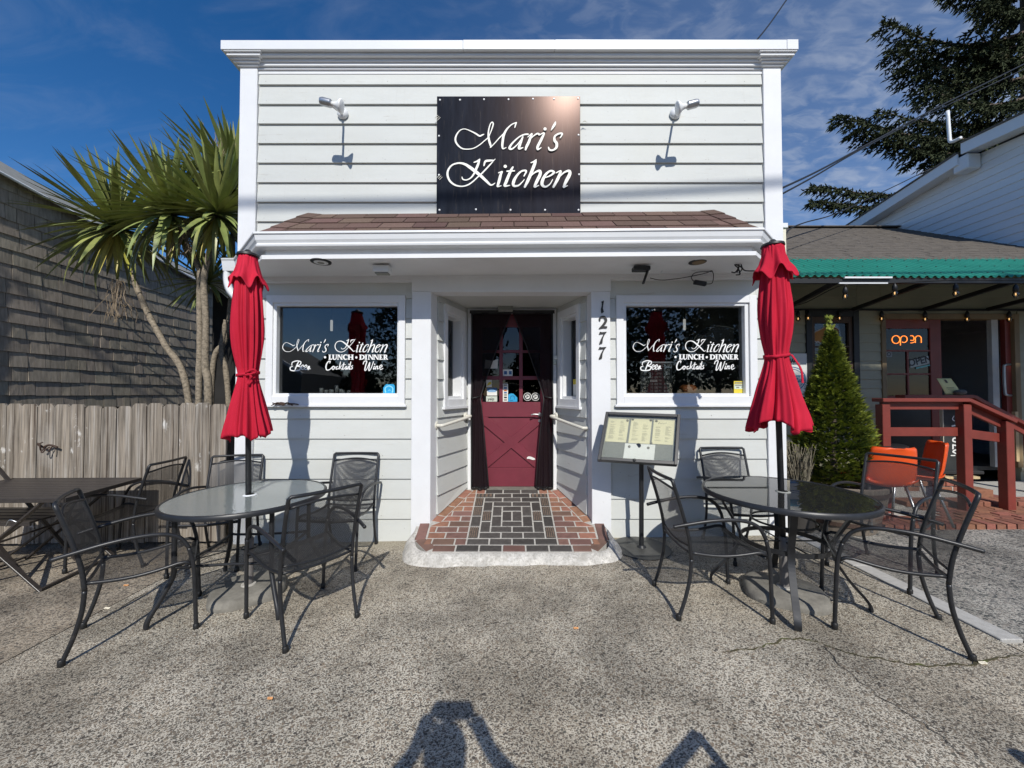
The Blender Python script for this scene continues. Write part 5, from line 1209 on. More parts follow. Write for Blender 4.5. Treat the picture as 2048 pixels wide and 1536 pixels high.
CH = [('mesh patio chair nearest the left picture edge, facing right to the frosted table', (-2.346, 2.403), (.787, .617)),
      ('mesh patio chair with its back to the doorway, right front of the frosted table', (-1.365, 2.491), (-.773, .634)),
      ('mesh patio chair against the siding between left umbrella and doorway', (-1.534, 3.395), (0, -1)),
      ('mesh patio chair half hidden behind the left umbrella pole by the corner post', (-2.595, 3.36), (.24, -.97)),
      ('mesh patio chair beside the fence turned toward the slatted folding table', (-3.48, 3.43), (-.992, -.128)),
      ('mesh patio chair facing right in front of the menu stand base', (1.336, 2.592), (1, -.016)),
      ('mesh patio chair against the siding behind the smoked table', (2.07, 3.385), (.02, -1)),
      ('mesh patio chair at far right front, facing left to the smoked table', (2.295, 2.334), (-.844, .536)),
      ('mesh patio chair in front of the cedar planter and orange chairs', (2.92, 2.98), (-.91, -.42))]
for i, (lab, p, d) in enumerate(CH):
    c = ch0 if i == 0 else copy_tree(ch0); c['label'] = lab; face(c, p, Vector(d).normalized())
# ------------------------------------------------------------------ round tables
def round_table(label, c, top_m, style, H_=.715, r=.51):
    z0 = gz(c[0]); t = thing('round_table', label, 'table', (c[0], c[1], z0), 'round glass patio tables'); c = Vector((c[0], c[1], z0))
    b = MB(); rr = r-.012; ring = lambda q, z, n=56: [Vector((c.x+q*math.cos(2*math.pi*i/n), c.y+q*math.sin(2*math.pi*i/n), z0+z)) for i in range(n)]
    o_, i_ = ring(rr, H_+.004), ring(.026, H_+.004); n = 56
    o2, i2 = ring(rr, H_-.002), ring(.026, H_-.002)
    b.add(o_+i_+o2+i2, [(i, (i+1) % n, n+(i+1) % n, n+i) for i in range(n)]+[(2*n+i, 3*n+i, 3*n+(i+1) % n, 2*n+(i+1) % n) for i in range(n)]+[(i, 2*n+i, 2*n+(i+1) % n, (i+1) % n) for i in range(n)]); b.build('glass_top', top_m, t, fix=True)
    b = MB(); prof = [(rr-.012, H_-.012), (rr-.004, H_+.007), (rr+.006, H_+.008), (r+.004, H_-.002), (r+.002, H_-.026), (rr-.006, H_-.030)]
    vs = []; 
    for q, z in prof: vs += ring(q, z)
    k = len(prof); b.add(vs, [(j*n+i, j*n+(i+1) % n, ((j+1) % k)*n+(i+1) % n, ((j+1) % k)*n+i) for j in range(k) for i in range(n)]); b.build('rim', CHAIRM, t, smooth=True, angle=50)
    b = MB(); b.lathe([(.028, H_-.004), (.046, H_-.0), (.046, H_+.006), (.03, H_+.0095)], c, 22, cap=False); b.build('umbrella_collar', ALU if style == 0 else GREYB, t, smooth=True)
    for k in range(4):
        a = math.pi/4+k*math.pi/2+(.12 if style == 0 else .30); d = Vector((math.cos(a), math.sin(a), 0)); q = lambda rad, z: c+d*rad+Vector((0, 0, z))
        b = MB()
        if style == 0:
            b.tube(smooth_path([q(.42, H_-.028), q(.42, .55), q(.42, .36), q(.42, .30), q(.435, .25), q(.49, .14), q(.53, .07), q(.545, .03), q(.545, .004)], 5), .0155, 10)
        else:
            pth = smooth_path([q(.40, H_-.028), q(.37, .60), q(.30, .47), q(.265, .38), q(.28, .30), q(.35, .18), q(.43, .08), q(.455, .035), q(.455, .004)], 5); sd = Vector((-d.y, d.x, 0))*.019; fr = frames(pth); vs = []
            for p_, (tt, uu, ww) in zip(pth, fr):
                nn = tt.cross(sd.normalized()).normalized()*.008; vs += [p_-sd-nn, p_+sd-nn, p_+sd+nn, p_-sd+nn]
            m_ = len(pth); b.add(vs, [(4*i+j, 4*i+(j+1) % 4, 4*i+4+(j+1) % 4, 4*i+4+j) for i in range(m_-1) for j in range(4)]+[(0, 1, 2, 3), tuple(4*(m_-1)+j for j in range(4))])
        b.build('leg', CHAIRM, t, smooth=(style == 0))
    if style == 0:
        for k in range(4):
            a0 = math.pi/4+k*math.pi/2+.12; a1 = a0+math.pi/2; d0, d1 = Vector((math.cos(a0), math.sin(a0), 0))*.42, Vector((math.cos(a1), math.sin(a1), 0))*.42
            b = MB()
            for z in (H_-.045, .335):
                b = MB(); b.tube(smooth_path([c+d0+Vector((0, 0, z)), c+d0.lerp(d1, .12)+Vector((0, 0, z-.004))-d0*.03, c+d0.lerp(d1, .5)*.93+Vector((0, 0, z-.004)), c+d0.lerp(d1, .88)+Vector((0, 0, z-.004))-d1*.03, c+d1+Vector((0, 0, z))], 4), .010, 8)
                b.build('stretcher', CHAIRM, t, smooth=True)
        b = MB(); b.tube([c+Vector((.05*math.cos(i*.6), .05*math.sin(i*.6), .335)) for i in range(11)], .005, 6, closed=True); b.tube([c+Vector((-.05, 0, .335)), c+Vector((-.2, -.18, .335)), c+Vector((-.27, -.25, .33))], .004, 6); b.build('umbrella_ring', CHAIRM, t, smooth=True)
    else:
        for (rad, z, hh) in ((.262, .375, .03), (.20, .52, .012)):
            b = MB(); vs = []
            for q_, zz_ in ((rad, z-hh/2), (rad, z+hh/2), (rad-.008, z+hh/2), (rad-.008, z-hh/2)): vs += ring(q_, zz_)
            b.add(vs, [(j*n+i, j*n+(i+1) % n, ((j+1) % 4)*n+(i+1) % n, ((j+1) % 4)*n+i) for j in range(4) for i in range(n)]); b.build('brace_ring', CHAIRM, t)
        b = MB(); b.tube([c+Vector((-.26, 0, .375)), c+Vector((.26, 0, .375))], .005, 6); b.tube([c+Vector((0, -.26, .372)), c+Vector((0, .26, .372))], .005, 6); b.build('cross_wire', CHAIRM, t)
    return t
TL, TR = (-1.945, 2.80), (1.915, 2.665)
round_table('round table with frosted rain-glass top at the left umbrella', TL, FROST, 0)
round_table('round table with smoked dark glass top at the right umbrella', TR, SMOKE, 1)
# ------------------------------------------------------------------ closed red umbrellas with bases
def umbrella(label, base, top, prof, flap, tie_z, hem, seed, nf=8, lean=None, twist=.0):
    r_ = random.Random(seed); t = thing('closed_umbrella', label, 'umbrella', base, 'closed red patio umbrellas')
    ax = lambda z: base+(top-base)*((z-base.z)/(top.z-base.z))
    b = MB(); b.tube([base+Vector((0, 0, .02)), ax(top.z-.02)], .0195, 12); b.build('pole', BLACKM, t, smooth=True)
    ph = [r_.uniform(-.25, .25) for _ in range(nf)]; am = [r_.uniform(.5, 1.3) for _ in range(nf)]; sub = [r_.uniform(0, 6.28) for _ in range(6)]
    ztop, zh = prof[0][0], prof[-1][0]; nu, nv = 160, 70
    pr = cat([(z, r, f) for z, r, f in prof], 12)
    def pv(z):
        for (z0, r0, f0), (z1, r1, f1) in zip(pr, pr[1:]):
            if z1 <= z <= z0:
                k = (z0-z)/(z0-z1+1e-9); return r0+(r1-r0)*k, f0+(f1-f0)*k
        return pr[-1][1], pr[-1][2]
    def surf(zf, rs=1.0, k_hem=0, zbase=None):
        def f(u, v):
            a = 2*math.pi*u; fold = 0
            ii = u*nf; i0 = int(ii) % nf; fr_ = ii-int(ii)
            hemz = hem[i0]*(1-fr_)+hem[(i0+1) % nf]*fr_-.030*math.sin(math.pi*fr_)*(-1)
            z = ztop+(hemz-ztop)*v if zbase is None else zf(u, v)
            r, fa = pv(max(z, pr[-1][0]))
            tw = a+twist*(ztop-z)
            w1 = math.cos(nf*tw+sub[0]+.9*math.sin(a+sub[1])); w2 = math.cos(2*nf*tw+sub[2]+1.3*math.sin(2*a+z*1.5)); w3 = math.cos(3*nf*tw+sub[3]+z*2)
            nzv = noise.noise(Vector((math.cos(a)*2.2+seed, math.sin(a)*2.2, z*2.6)))+.5*noise.noise(Vector((math.cos(a)*6+seed, math.sin(a)*6, z*4.5)))
            rr = r*rs*(1+fa*(.55*w1*(am[i0]*(1-fr_)+am[(i0+1) % nf]*fr_)+.34*w2+.20*w3)+.10*nzv) ; c = ax(z)
            return Vector((c.x+rr*math.cos(a), c.y+rr*math.sin(a), z))
        return f
    b = MB(); b.grid(surf(None), nu, nv, wrap=True); o = b.build('canopy', REDCLOTH, t, smooth=True, fix=True)
    s_ = o.modifiers.new('cloth', 'SOLIDIFY'); s_.thickness = .004; s_.offset = -1
    # vent flap
    zt, zb2, r0, r1 = flap; 
    def ff(u, v):
        a = 2*math.pi*u; k = v; w = math.sin(7*a+sub[4])*.6+math.sin(4*a+sub[5])*.5+.3*math.sin(13*a)
        rr = r0+(r1-r0)*(k**1.25); rr *= 1+(.05+.16*k)*w*.6; z = zt+(zb2-zt)*k+.035*k*math.sin(5*a+sub[2])+.02*k*math.sin(9*a); c = ax(z)
        flare = .016*max(0, k-.75)/.25
        return Vector((c.x+(rr+flare)*math.cos(a), c.y+(rr+flare)*math.sin(a), z))
    b = MB(); b.grid(ff, 140, 22, wrap=True); o = b.build('vent_flap', REDCLOTH, t, smooth=True)
    s_ = o.modifiers.new('cloth', 'SOLIDIFY'); s_.thickness = .004; s_.offset = -1
    b = MB(); c = ax(zt); b.lathe([(.015, .045), (.028, .03), (r0+.012, .012), (r0+.016, -.004), (r0-.004, -.012)], c, 24); b.build('top_cap', BLACK, t, smooth=True, angle=40)
    # strap and knot
    rt, ft = pv(tie_z); b = MB(); c = ax(tie_z); n = 60
    vs = []
    for dz in (-.011, .011):
        for i in range(n):
            a = 2*math.pi*i/n; rr = rt*1.07*(1+.03*math.cos(nf*a)); vs.append(Vector((c.x+rr*math.cos(a), c.y+rr*math.sin(a), tie_z+dz+.012*math.sin(a+1))))
    b.add(vs, [(i, (i+1) % n, n+(i+1) % n, n+i) for i in range(n)]); o = b.build('strap', REDCLOTH, t, smooth=True)
    s_ = o.modifiers.new('cloth', 'SOLIDIFY'); s_.thickness = .005; s_.offset = 1
    return t, c, rt
def sheet_tail(t, p, pts, w, name='strap_tail'):
    b = MB(); q = smooth_path([p+Vector(x) for x in pts], 5); vs = []
    for i, v in enumerate(q): vs += [v+Vector((-w/2, 0, 0)), v+Vector((w/2, .004, 0))]
    b.add(vs, [(2*i, 2*i+1, 2*i+3, 2*i+2) for i in range(len(q)-1)]); o = b.build(name, REDCLOTH, t, fix=False)
    s_ = o.modifiers.new('cloth', 'SOLIDIFY'); s_.thickness = .004
bl, tl = Vector((TL[0], TL[1], gz(TL[0])+.05)), P(496, 508, 2.80)
Zl = lambda py: P(500, py, 2.80).z
um, kc, rt = umbrella('closed red umbrella at the left table, tied with a knotted strap', bl, tl,
    [(Zl(514), .062, .10), (Zl(570), .080, .20), (Zl(640), .092, .26), (Zl(690), .085, .26), (Zl(735), .067, .18), (Zl(748), .064, .12), (Zl(768), .070, .18), (Zl(820), .104, .28), (Zl(860), .130, .32), (Zl(892), .142, .34)],
    (Zl(512), Zl(568), .058, .104), Zl(748), [Zl(876), Zl(868), Zl(880), Zl(850), Zl(872), Zl(882), Zl(872), Zl(880)], 3)
kn = kc+Vector((.045, -.060, 0)); b = MB()
b.tube(smooth_path([kn+Vector((-.03, .01, .0)), kn+Vector((0, -.012, .012)), kn+Vector((.035, -.004, .028)), kn+Vector((.05, .006, .012)), kn+Vector((.02, -.014, -.006)), kn+Vector((-.015, -.012, -.012))], 5), .009, 6); b.build('knot', REDCLOTH, um, smooth=True)
sheet_tail(um, kn, [(0, -.012, 0), (.03, -.02, -.02), (.012, -.016, -.05), (.008, -.02, -.075)], .014)
br, tr = Vector((TR[0], TR[1], gz(TR[0])+.05)), P(1545, 486, 2.70)
Zr = lambda py: P(1560, py, 2.68).z
um2, kc2, rt2 = umbrella('closed red umbrella at the right table with a wide flared hem', br, tr,
    [(Zr(492), .066, .08), (Zr(560), .084, .16), (Zr(620), .098, .20), (Zr(660), .092, .22), (Zr(700), .072, .16), (Zr(712), .070, .10), (Zr(735), .080, .18), (Zr(790), .124, .24), (Zr(835), .162, .28), (Zr(870), .176, .32)],
    (Zr(490), Zr(550), .060, .118), Zr(711), [Zr(852), Zr(838), Zr(862), Zr(868), Zr(866), Zr(840), Zr(866), Zr(862)], 11, nf=8, twist=.35)
sheet_tail(um2, kc2+Vector((.055, -.06, 0)), [(0, -.01, .0), (.02, -.02, -.04), (.04, -.045, -.11), (.045, -.05, -.2)], .016)
def umb_base(label, c, w, d, rot, h, tube_m, rad, coll):
    z0 = gz(c[0]); t = thing('umbrella_base', label, 'umbrella base', (c[0], c[1], z0), 'concrete umbrella bases'); n = 40; vs = []
    for (k, z) in ((1.0, -.01), (1.02, h*.45), (.97, h*.8), (.88, h)):
        for i in range(n):
            a = 2*math.pi*i/n; p = 3.2; x = math.copysign(abs(math.cos(a))**(2/p), math.cos(a))*w*k; y = math.copysign(abs(math.sin(a))**(2/p), math.sin(a))*d*k
            j = 1+.03*noise.noise(Vector((x*9, y*9, z*30))); v = Vector((x*j, y*j, 0)); v.rotate(Matrix.Rotation(rot, 3, 'Z')); vs.append(Vector((c[0], c[1], z0+z))+v)
    b = MB(); b.add(vs, [(k*n+i, k*n+(i+1) % n, (k+1)*n+(i+1) % n, (k+1)*n+i) for k in range(3) for i in range(n)]+[tuple(3*n+i for i in range(n))]); b.build('slab', CONC, t, smooth=True, angle=50)
    b = MB(); b.lathe([(rad, h-.005), (rad, .40), (rad*.9, .405)], (c[0], c[1], z0), 16); b.build('pole_tube', tube_m, t, smooth=True, angle=40)
    b = MB(); b.lathe([(rad+.02, h), (rad+.018, h+.008), (rad, h+.009)], (c[0], c[1], z0), 20); b.build('collar', MATS['mortar'], t)
    return t
umb_base('square concrete umbrella base under the frosted table', TL, .235, .235, .55, .062, GALV, .029, 0)
umb_base('stained concrete umbrella base under the smoked table', TR, .245, .22, -.5, .055, MATS['grey_pole'], .029, 0)
# ------------------------------------------------------------------ slatted folding table and folding chair at the left
ft = thing('folding_table', 'brown-black slatted folding table by the fence', 'table', (-3.95, 3.17, gz(-3.95)))
FB = mat('brown_black_enamel', (.040, .034, .031), .38, .2, 30, spec=.5, spots=[(8, (1, 1, 1), .6, .8, .3, (.09, .075, .06))])
zt = gz(-3.95)+.715; c0 = Vector((-3.97, 3.16, 0)); rv = Vector((1, .02, 0)).normalized(); fv = Vector((-.16, 1, 0)).normalized()
tp = lambda a, d, z: c0+rv*a+fv*d+Vector((0, 0, z))
for k in range(11):
    d0 = -.335+.67*k/11+.004; d1 = -.335+.67*(k+1)/11-.004; b = MB(); b.hexa([tp(-.60, d0, zt-.012), tp(.55, d0, zt-.012), tp(.55, d1, zt-.012), tp(-.60, d1, zt-.012), tp(-.60, d0, zt), tp(.55, d0, zt), tp(.55, d1, zt), tp(-.60, d1, zt)]); b.build('slat', FB, ft, bevel=.002)
b = MB()
for (a0, d0, a1, d1) in ((-.6, -.35, .565, -.35), (-.6, .35, .565, .35), (.56, -.35, .56, .35), (-.6, -.35, -.6, .35)): b.bar(tp(a0, d0, zt-.014), tp(a1, d1, zt-.014), .018, .032)
b.build('apron', FB, ft, bevel=.002)
for d in (-.31, .31):
    for (a0, a1) in ((-.42, .36), (.38, -.40)):
        b = MB(); dd = d+(.012 if a0 < 0 else -.012); b.bar(tp(a0, dd, zt-.03), tp(a1, dd, gz(-3.95)+.0), .014, .032, (0, 1, 0)); b.build('leg', FB, ft, bevel=.002)
for a, z in ((-.40, .02), (.36, .02)): b = MB(); b.bar(tp(a, -.31, gz(-3.95)+z), tp(a, .31, gz(-3.95)+z), .025, .014); b.build('foot_bar', FB, ft)
b = MB(); b.tube([tp(-.02, -.31, zt-.36), tp(-.02, .31, zt-.36)], .009, 8); b.build('pivot_bar', FB, ft)
b = MB(); q = tp(.12, -.33, zt-.21); b.tube(smooth_path([q, q+Vector((.04, -.01, .05)), q+Vector((.09, 0, .03)), q+Vector((.12, 0, .06))], 4), .005, 6); b.build('catch', STEEL, ft, smooth=True)
fc = thing('folding_chair', 'brown-black slatted folding chair cut off at the left picture edge', 'chair', (-4.35, 3.25, gz(-4.4)))
b = MB(); a0, a1 = P(-150, 1038, 3.1), P(92, 1014, 3.1); zc = a0.z
for k in range(5):
    b = MB(); yk = 3.02+.08*k; b.box(-4.75, -3.86, yk, yk+.066, zc-.012, zc+.004); b.build('seat_slat', FB, fc, bevel=.002)
for yk in (3.03, 3.38):
    b = MB(); b.bar((-4.75, yk, zc-.02), (-3.86, yk, zc-.02), .014, .022); b.build('seat_rail', FB, fc)
    b = MB(); b.bar((-4.6, yk+.02, gz(-4.4)), (-3.95, yk+.02, zc-.02), .014, .028, (0, 1, 0)); b.build('leg', FB, fc); b = MB(); b.bar((-3.92, yk+.035, gz(-4.4)), (-4.7, yk+.035, zc-.02+.42), .014, .028, (0, 1, 0)); b.build('leg', FB, fc)
# ------------------------------------------------------------------ menu stand
ms_ = thing('menu_stand', 'black floor stand with three cream menu pages behind glass', 'menu stand', (1.19, 3.47, gz(1.19)))
cB = Vector((1.19, 3.48, gz(1.19)+.004)); b = MB(); b.lathe([(.255, 0), (.257, .004), (.255, .009), (.03, .012)], cB, 48); b.build('foot_plate', mat('worn_dark_steel', (.06, .06, .056), .5, .25, 8, spec=.4), ms_)
BLc, BRc, TLc = Vector((.752, 3.315, .872)), Vector((1.392, 3.165, .855)), Vector((.886, 3.545, 1.285))
ex = (BRc-BLc); wF = ex.length; ex.normalize(); ey = TLc-BLc; ey = ey-ex*ey.dot(ex); hF = ey.length; ey.normalize(); en = ex.cross(ey)
sk = (TLc-BLc).dot(ex)
fp = lambda u, v, n=0: BLc+ex*(u*wF+sk*v*.0)+ey*(v*hF)+en*n+ex*(sk*v)
post_top = fp(.50, .35, -.03); b = MB(); b.tube([cB+Vector((0, 0, .008)), Vector((cB.x, cB.y-.02, post_top.z-.05)), post_top], .021, 16); b.lathe([(.045, .01), (.03, .03)], cB, 16); b.build('post', BLACKM, ms_, smooth=True, angle=50)
def pslab(b, u0, u1, v0, v1, n0, n1): b.hexa([fp(u0, v0, n0), fp(u1, v0, n0), fp(u1, v1, n0), fp(u0, v1, n0), fp(u0, v0, n1), fp(u1, v0, n1), fp(u1, v1, n1), fp(u0, v1, n1)])
b = MB(); e_, e2 = .042, .062
pslab(b, 0, e_, 0, 1, -.05, 0); pslab(b, 1-e_, 1, 0, 1, -.05, 0); pslab(b, e_, 1-e_, 0, e2, -.05, 0); pslab(b, e_, 1-e_, 1-e2, 1, -.05, 0); b.build('case_frame', BLACKM, ms_, bevel=.003)
b = MB(); pslab(b, .004, .996, .004, .996, -.052, -.046); b.build('case_back', BLACK, ms_)
b = MB(); pslab(b, e_-.004, 1-e_+.004, e2-.004, 1-e2+.004, -.045, -.036); b.build('felt_board', GREYB, ms_)
b = MB(); pslab(b, e_-.01, 1-e_+.01, e2-.01, 1-e2+.01, -.009, -.006); b.build('pane', CLEAR, ms_)
wx = lambda x, y: ((x-215)/(1735-215)*(1-2*e_)+e_, 0)
pages = [(.055, .335, .40, .89, PAPER), (.365, .640, .395, .90, PAPER), (.665, .935, .40, .90, PAPER), (.325, .715, .075, .385, PAPERW)]
for (u0, u1, v0, v1, m) in pages:
    b = MB(); pslab(b, u0, u1, v0, v1, -.0355, -.0335); pg = b.build('page', m, ms_)
    if m is PAPER:
        b = MB()
        for (ca, cb_) in ((.12, .42), (.60, .88)):
            vv = v1-.06 if u0 < .6 else v1-.14
            while vv > v0+.05:
                if rnd.random() < .86:
                    ua = u0+(u1-u0)*ca; ub = u0+(u1-u0)*(ca+(cb_-ca)*rnd.uniform(.45, 1)); h_ = .0042
                    b.add([fp(ua, vv, -.0328), fp(ub, vv, -.0328), fp(ub, vv+h_, -.0328), fp(ua, vv+h_, -.0328)], [(0, 1, 2, 3)])
                vv -= .0145 if rnd.random() < .9 else .035
        if u0 > .6: stroke_ribbon(b, [(u0+.06, v1-.09, .006), (u0+.075, v1-.06, .006), (u0+.09, v1-.085, .006), (u0+.11, v1-.07, .005), (u0+.14, v1-.08, .005), (u0+.17, v1-.06, .005)], lambda x, y, d: fp(x, y, -.0325), 1, 0)
        b.build('page_print', INK, pg, fix=False)
for (u, v) in ((.315, .855), (.385, .885), (.625, .880), (.70, .87), (.66, .41), (.385, .32), (.63, .315)):
    b = MB(); b.lathe([(.011, 0), (.011, .006), (.008, .008)], fp(u, v, -.0335), 14, en); b.build('magnet', INK, ms_)
b = MB(); b.lathe([(.012, 0), (.013, .01), (.006, .014)], fp(.47, .035, -.001), 12, en); b.build('lock', BLACK, ms_)
# ------------------------------------------------------------------ things seen inside the picture windows
zi = wl[2]-.01
def pendant(label, x, y, z):
    t = thing('pendant_lamp', label, 'lamp', (x, y, z), 'slim pendant lamps inside')
    b = MB(); b.tube([(x, y, z+.14), (x, y, 3.2)], .004, 5); b.build('cord', BLACK, t)
    b = MB(); b.lathe([(.013, 0), (.016, .008), (.016, .14), (.006, .145)], (x, y, z), 14); b.build('shade', mat('lit_lamp_%d' % int(z*100), (.8, .8, .75), .5, .02, 3, emit=((1, .95, .85), .8)), t)
p = P(663, 662, 4.9); pendant('slim white pendant lamp seen inside the left window', p.x, 4.9, p.z)
p = P(1369, 660, 4.9); pendant('slim white pendant lamp seen inside the right window', p.x, 4.9, p.z)
b = MB(); b.box(wl[0]-.05, wl[1]+.05, YS+.125, YS+.50, zi-.04, zi-.002); b.box(wr[0]-.05, wr[1]+.05, YS+.125, YS+.50, zi-.04, zi-.002); b.build('inner_sill', DARKWOOD, rb)
GLS = mat('cloudy_glassware', (.50, .52, .50), .25, .2, 30, spec=.7)
for i, px in enumerate((643, 650, 657, 664, 671, 677, 686, 695)):
    p = P(px, 786, 4.05); h = (.07, .05, .055, .05, .10, .06, .05, .045)[i]
    t = thing('drinking_glass', ('short', 'second', 'third', 'fourth', 'tallest', 'sixth', 'seventh', 'last')[i]+(' glass tumbler from the left, standing inside the left window' if i not in (0, 4, 7) else (' leftmost glass tumbler standing inside the left window', '', '', '', ' narrow glass of the cluster inside the left window', '', '', ' and rightmost glass tumbler inside the left window')[i]), 'glass', (p.x, 4.05+.03*(i % 3), zi), 'glassware inside the left window')
    b = MB(); b.lathe([(.016, 0), (.02, h*.5), (.021, h), (.017, h), (.015, h*.2)], (p.x, 4.05+.03*(i % 3), zi), 10); b.build('bowl', GLS, t, smooth=True)
# pumpkin
p = P(1378, 786, 4.0); t = thing('pumpkin', 'ribbed orange pumpkin on the sill inside the right window', 'pumpkin', (p.x, 4.02, zi))
b = MB(); b.grid(lambda u, v: Vector((p.x+.095*math.sin(math.pi*v)**.8*(1-.10*abs(math.sin(5*2*math.pi*u/2)))*math.cos(2*math.pi*u), 4.02+.095*math.sin(math.pi*v)**.8*(1-.10*abs(math.sin(5*2*math.pi*u/2)))*math.sin(2*math.pi*u), zi+.055-.055*math.cos(math.pi*v)*(1-.2*(v > .9)))), 60, 14, wrap=True)
b.build('shell', mat('pumpkin_skin', (.62, .20, .06), .5, .2, 12), t, smooth=True); b = MB(); b.tube([(p.x, 4.02, zi+.10), (p.x+.01, 4.02, zi+.125)], .01, 6); b.build('stem', OLIVE, t)
# hours sign
hs_ = thing('hours_sign', 'dark opening-hours board standing inside the right window', 'sign', P(1312, 786, 3.90))
YH = YGL+.07; A, B_ = P(1280, 724, YH), P(1345, 787, YH)
b = MB(); b.box(A.x, B_.x, YH, YH+.008, B_.z, A.z); b.build('board', mat('hours_board', (.03, .035, .035), .6), hs_)
b = MB(); b.box(A.x, B_.x, YH-.004, YH+.01, A.z-.012, A.z+.004); b.build('top_bar', VINYL, hs_)
HL_ = mat('grey_hours_print', (.55, .55, .52), .6)
text_obj('HOURS', .042, HL_, hs_, P(1331, 731.5, YH-.002), align='CENTER')
for k, dname in enumerate(('MON', 'TUE', 'WED', 'THU', 'FRI', 'SAT', 'SUN')):
    y = 741+6.85*k
    text_obj(dname, .034, HL_, hs_, P(1282, y, YH-.002), align='LEFT')
    if dname != 'THU': text_obj('11 00', .034, HL_, hs_, P(1300.5, y, YH-.002), align='LEFT'); text_obj('8 00', .034, HL_, hs_, P(1328, y, YH-.002), align='LEFT')
    else:
        text_obj('CLOSED', .016, BLACK, hs_, P(1307, y, YH-.004), align='CENTER'); q0, q1 = P(1300, y-2.2, YH-.002), P(1314.5, y+2.2, YH-.002); b = MB(); b.box(q0.x, q1.x, YH-.003, YH-.001, q1.z, q0.z); b.build('closed_tab', HL_, hs_)
    text_obj('TO', .022, HL_, hs_, P(1320, y-.5, YH-.002), align='CENTER')
# unlit dotted OPEN sign
os_ = thing('led_open_sign', 'unlit oval dotted OPEN sign hanging inside the right window', 'sign', P(1436, 690, 3.95))
YO = YGL+.10; ring = [P(1438+52*math.cos(i*math.pi/24), 690+38*math.sin(i*math.pi/24), YO) for i in range(48)]
b = MB(); b.prism(ring, (0, .02, 0)); b.build('panel', mat('led_panel', (.02, .022, .024), .4), os_)
b = MB(); b.tube(ring, .0035, 6, closed=True); b.build('rim', GREYB, os_, smooth=True)
b = MB(); b.tube([P(1446, 652, YO), P(1430, 600, YO)], .002, 4); b.tube([P(1462, 656, YO), P(1447, 634, YO)], .002, 4); b.build('wire', STEEL, os_)
LD = mat('led_lens', (.42, .42, .40), .3); b = MB()
dots_ = [(1438+46*math.cos(a*.1309), 690+32*math.sin(a*.1309)) for a in range(48)]
GL5 = {'O': ['.##.', '#..#', '#..#', '#..#', '.##.'], 'P': ['###.', '#..#', '###.', '#...', '#...'], 'E': ['####', '#...', '###.', '#...', '####'], 'N': ['#..#', '##.#', '#.##', '#..#', '#..#']}
for k, chh in enumerate('OPEN'):
    for r_, row in enumerate(GL5[chh]):
        for c_, v in enumerate(row):
            if v == '#': dots_.append((1404+k*18.5+c_*3.6, 680+r_*4.6))
for (x, y) in dots_: b.lathe([(.0032, 0), (.0022, .003)], P(x, y, YO-.001), 6, (0, -1, 0))
b.build('led_dots', LD, os_)

# ------------------------------------------------------------------ neighbour restaurant on the right
nb = thing('pizza_restaurant', 'cream clapboard pizza restaurant with green corrugated awning and brown shingle roof', 'building', (6, 5.6, 0))
YN2 = 5.6; NX0, NX1 = 3.2, 9.6
wn2 = (Xp(1613, YN2), Xp(1716, YN2), Zp(842, YN2), Zp(622, YN2)); dr = (Xp(1763, YN2), Xp(2037, YN2), .36, Zp(628, YN2))
b = MB()
for (x0, x1, za, zb) in ((NX0, wn2[0], 0, 3.35), (wn2[0], wn2[1], 0, wn2[2]), (wn2[0], wn2[1], wn2[3], 3.35), (wn2[1], dr[0], 0, 3.35), (dr[0], dr[1], dr[3], 3.35), (dr[1], NX1, 0, 3.35)): b.box(x0, x1, YN2, YN2+.1, za, zb)
b.build('front_wall', CREAM, nb)
b = MB(); b.box(NX0, NX0+.1, YN2+.1, 9, 0, 3.3); b.box(NX1-.1, NX1, YN2+.1, 9, 0, 3.3); b.box(NX0, NX1, 9, 9.1, 0, 3.3); b.build('side_wall', CREAM, nb)
b = MB(); b.box(NX0+.1, NX1-.1, 8.0, 8.1, 0, 3.3); b.box(NX0+.1, NX1-.1, 5.7, 8, .30, .36); b.box(NX0+.1, NX1-.1, 5.7, 9, 3.25, 3.3); b.build('dark_room', BLACK, nb)
z = .30
while z < 3.3:
    z1 = z+.137
    for (xa, xb) in ((NX0, wn2[0]), (wn2[1], dr[0]), (dr[1], NX1), (wn2[0], wn2[1]), (dr[0], dr[1])):
        if (xa == wn2[0]) and wn2[2]-.09 < z < wn2[3]: continue
        if (xa == dr[0]) and z < dr[3]: continue
        m_ = MB(); m_.hexa([(xa+.002, YN2-.016, z), (xb-.002, YN2-.016, z), (xb-.002, YN2, z), (xa+.002, YN2, z), (xa+.002, YN2-.003, z1+.004), (xb-.002, YN2-.003, z1+.004), (xb-.002, YN2, z1+.004), (xa+.002, YN2, z1+.004)]); m_.build('siding_board', CREAM, nb, fix=False)
    z = z1
b = MB(); frame_box(b, wn2[0]-.01, wn2[1]+.01, wn2[2], wn2[3]+.01, .085, .08, .10, YN2-.035, YN2+.04); w = b.build('window', BLACK, nb, bevel=.003)
wi = (wn2[0]+.075, wn2[1]-.075, wn2[2]+.07, wn2[3]-.09)
b = MB(); frame_box(b, wi[0], wi[1], wi[2], wi[3], .055, .05, .09, YN2-.012, YN2+.05); xm = Xp(1660, YN2)
b.box(xm-.012, xm+.012, YN2-.006, YN2+.045, wi[2], wi[3])
for yy_ in (693, 743, 793): zz_ = Zp(yy_, YN2); b.box(wi[0]+.05, wi[1]-.05, YN2-.004, YN2+.04, zz_-.012, zz_+.012)
b.build('sash', DARKWOOD, w, bevel=.002)
ys_ = [wi[3]-.08, Zp(693, YN2), Zp(743, YN2), Zp(793, YN2), wi[2]+.04]
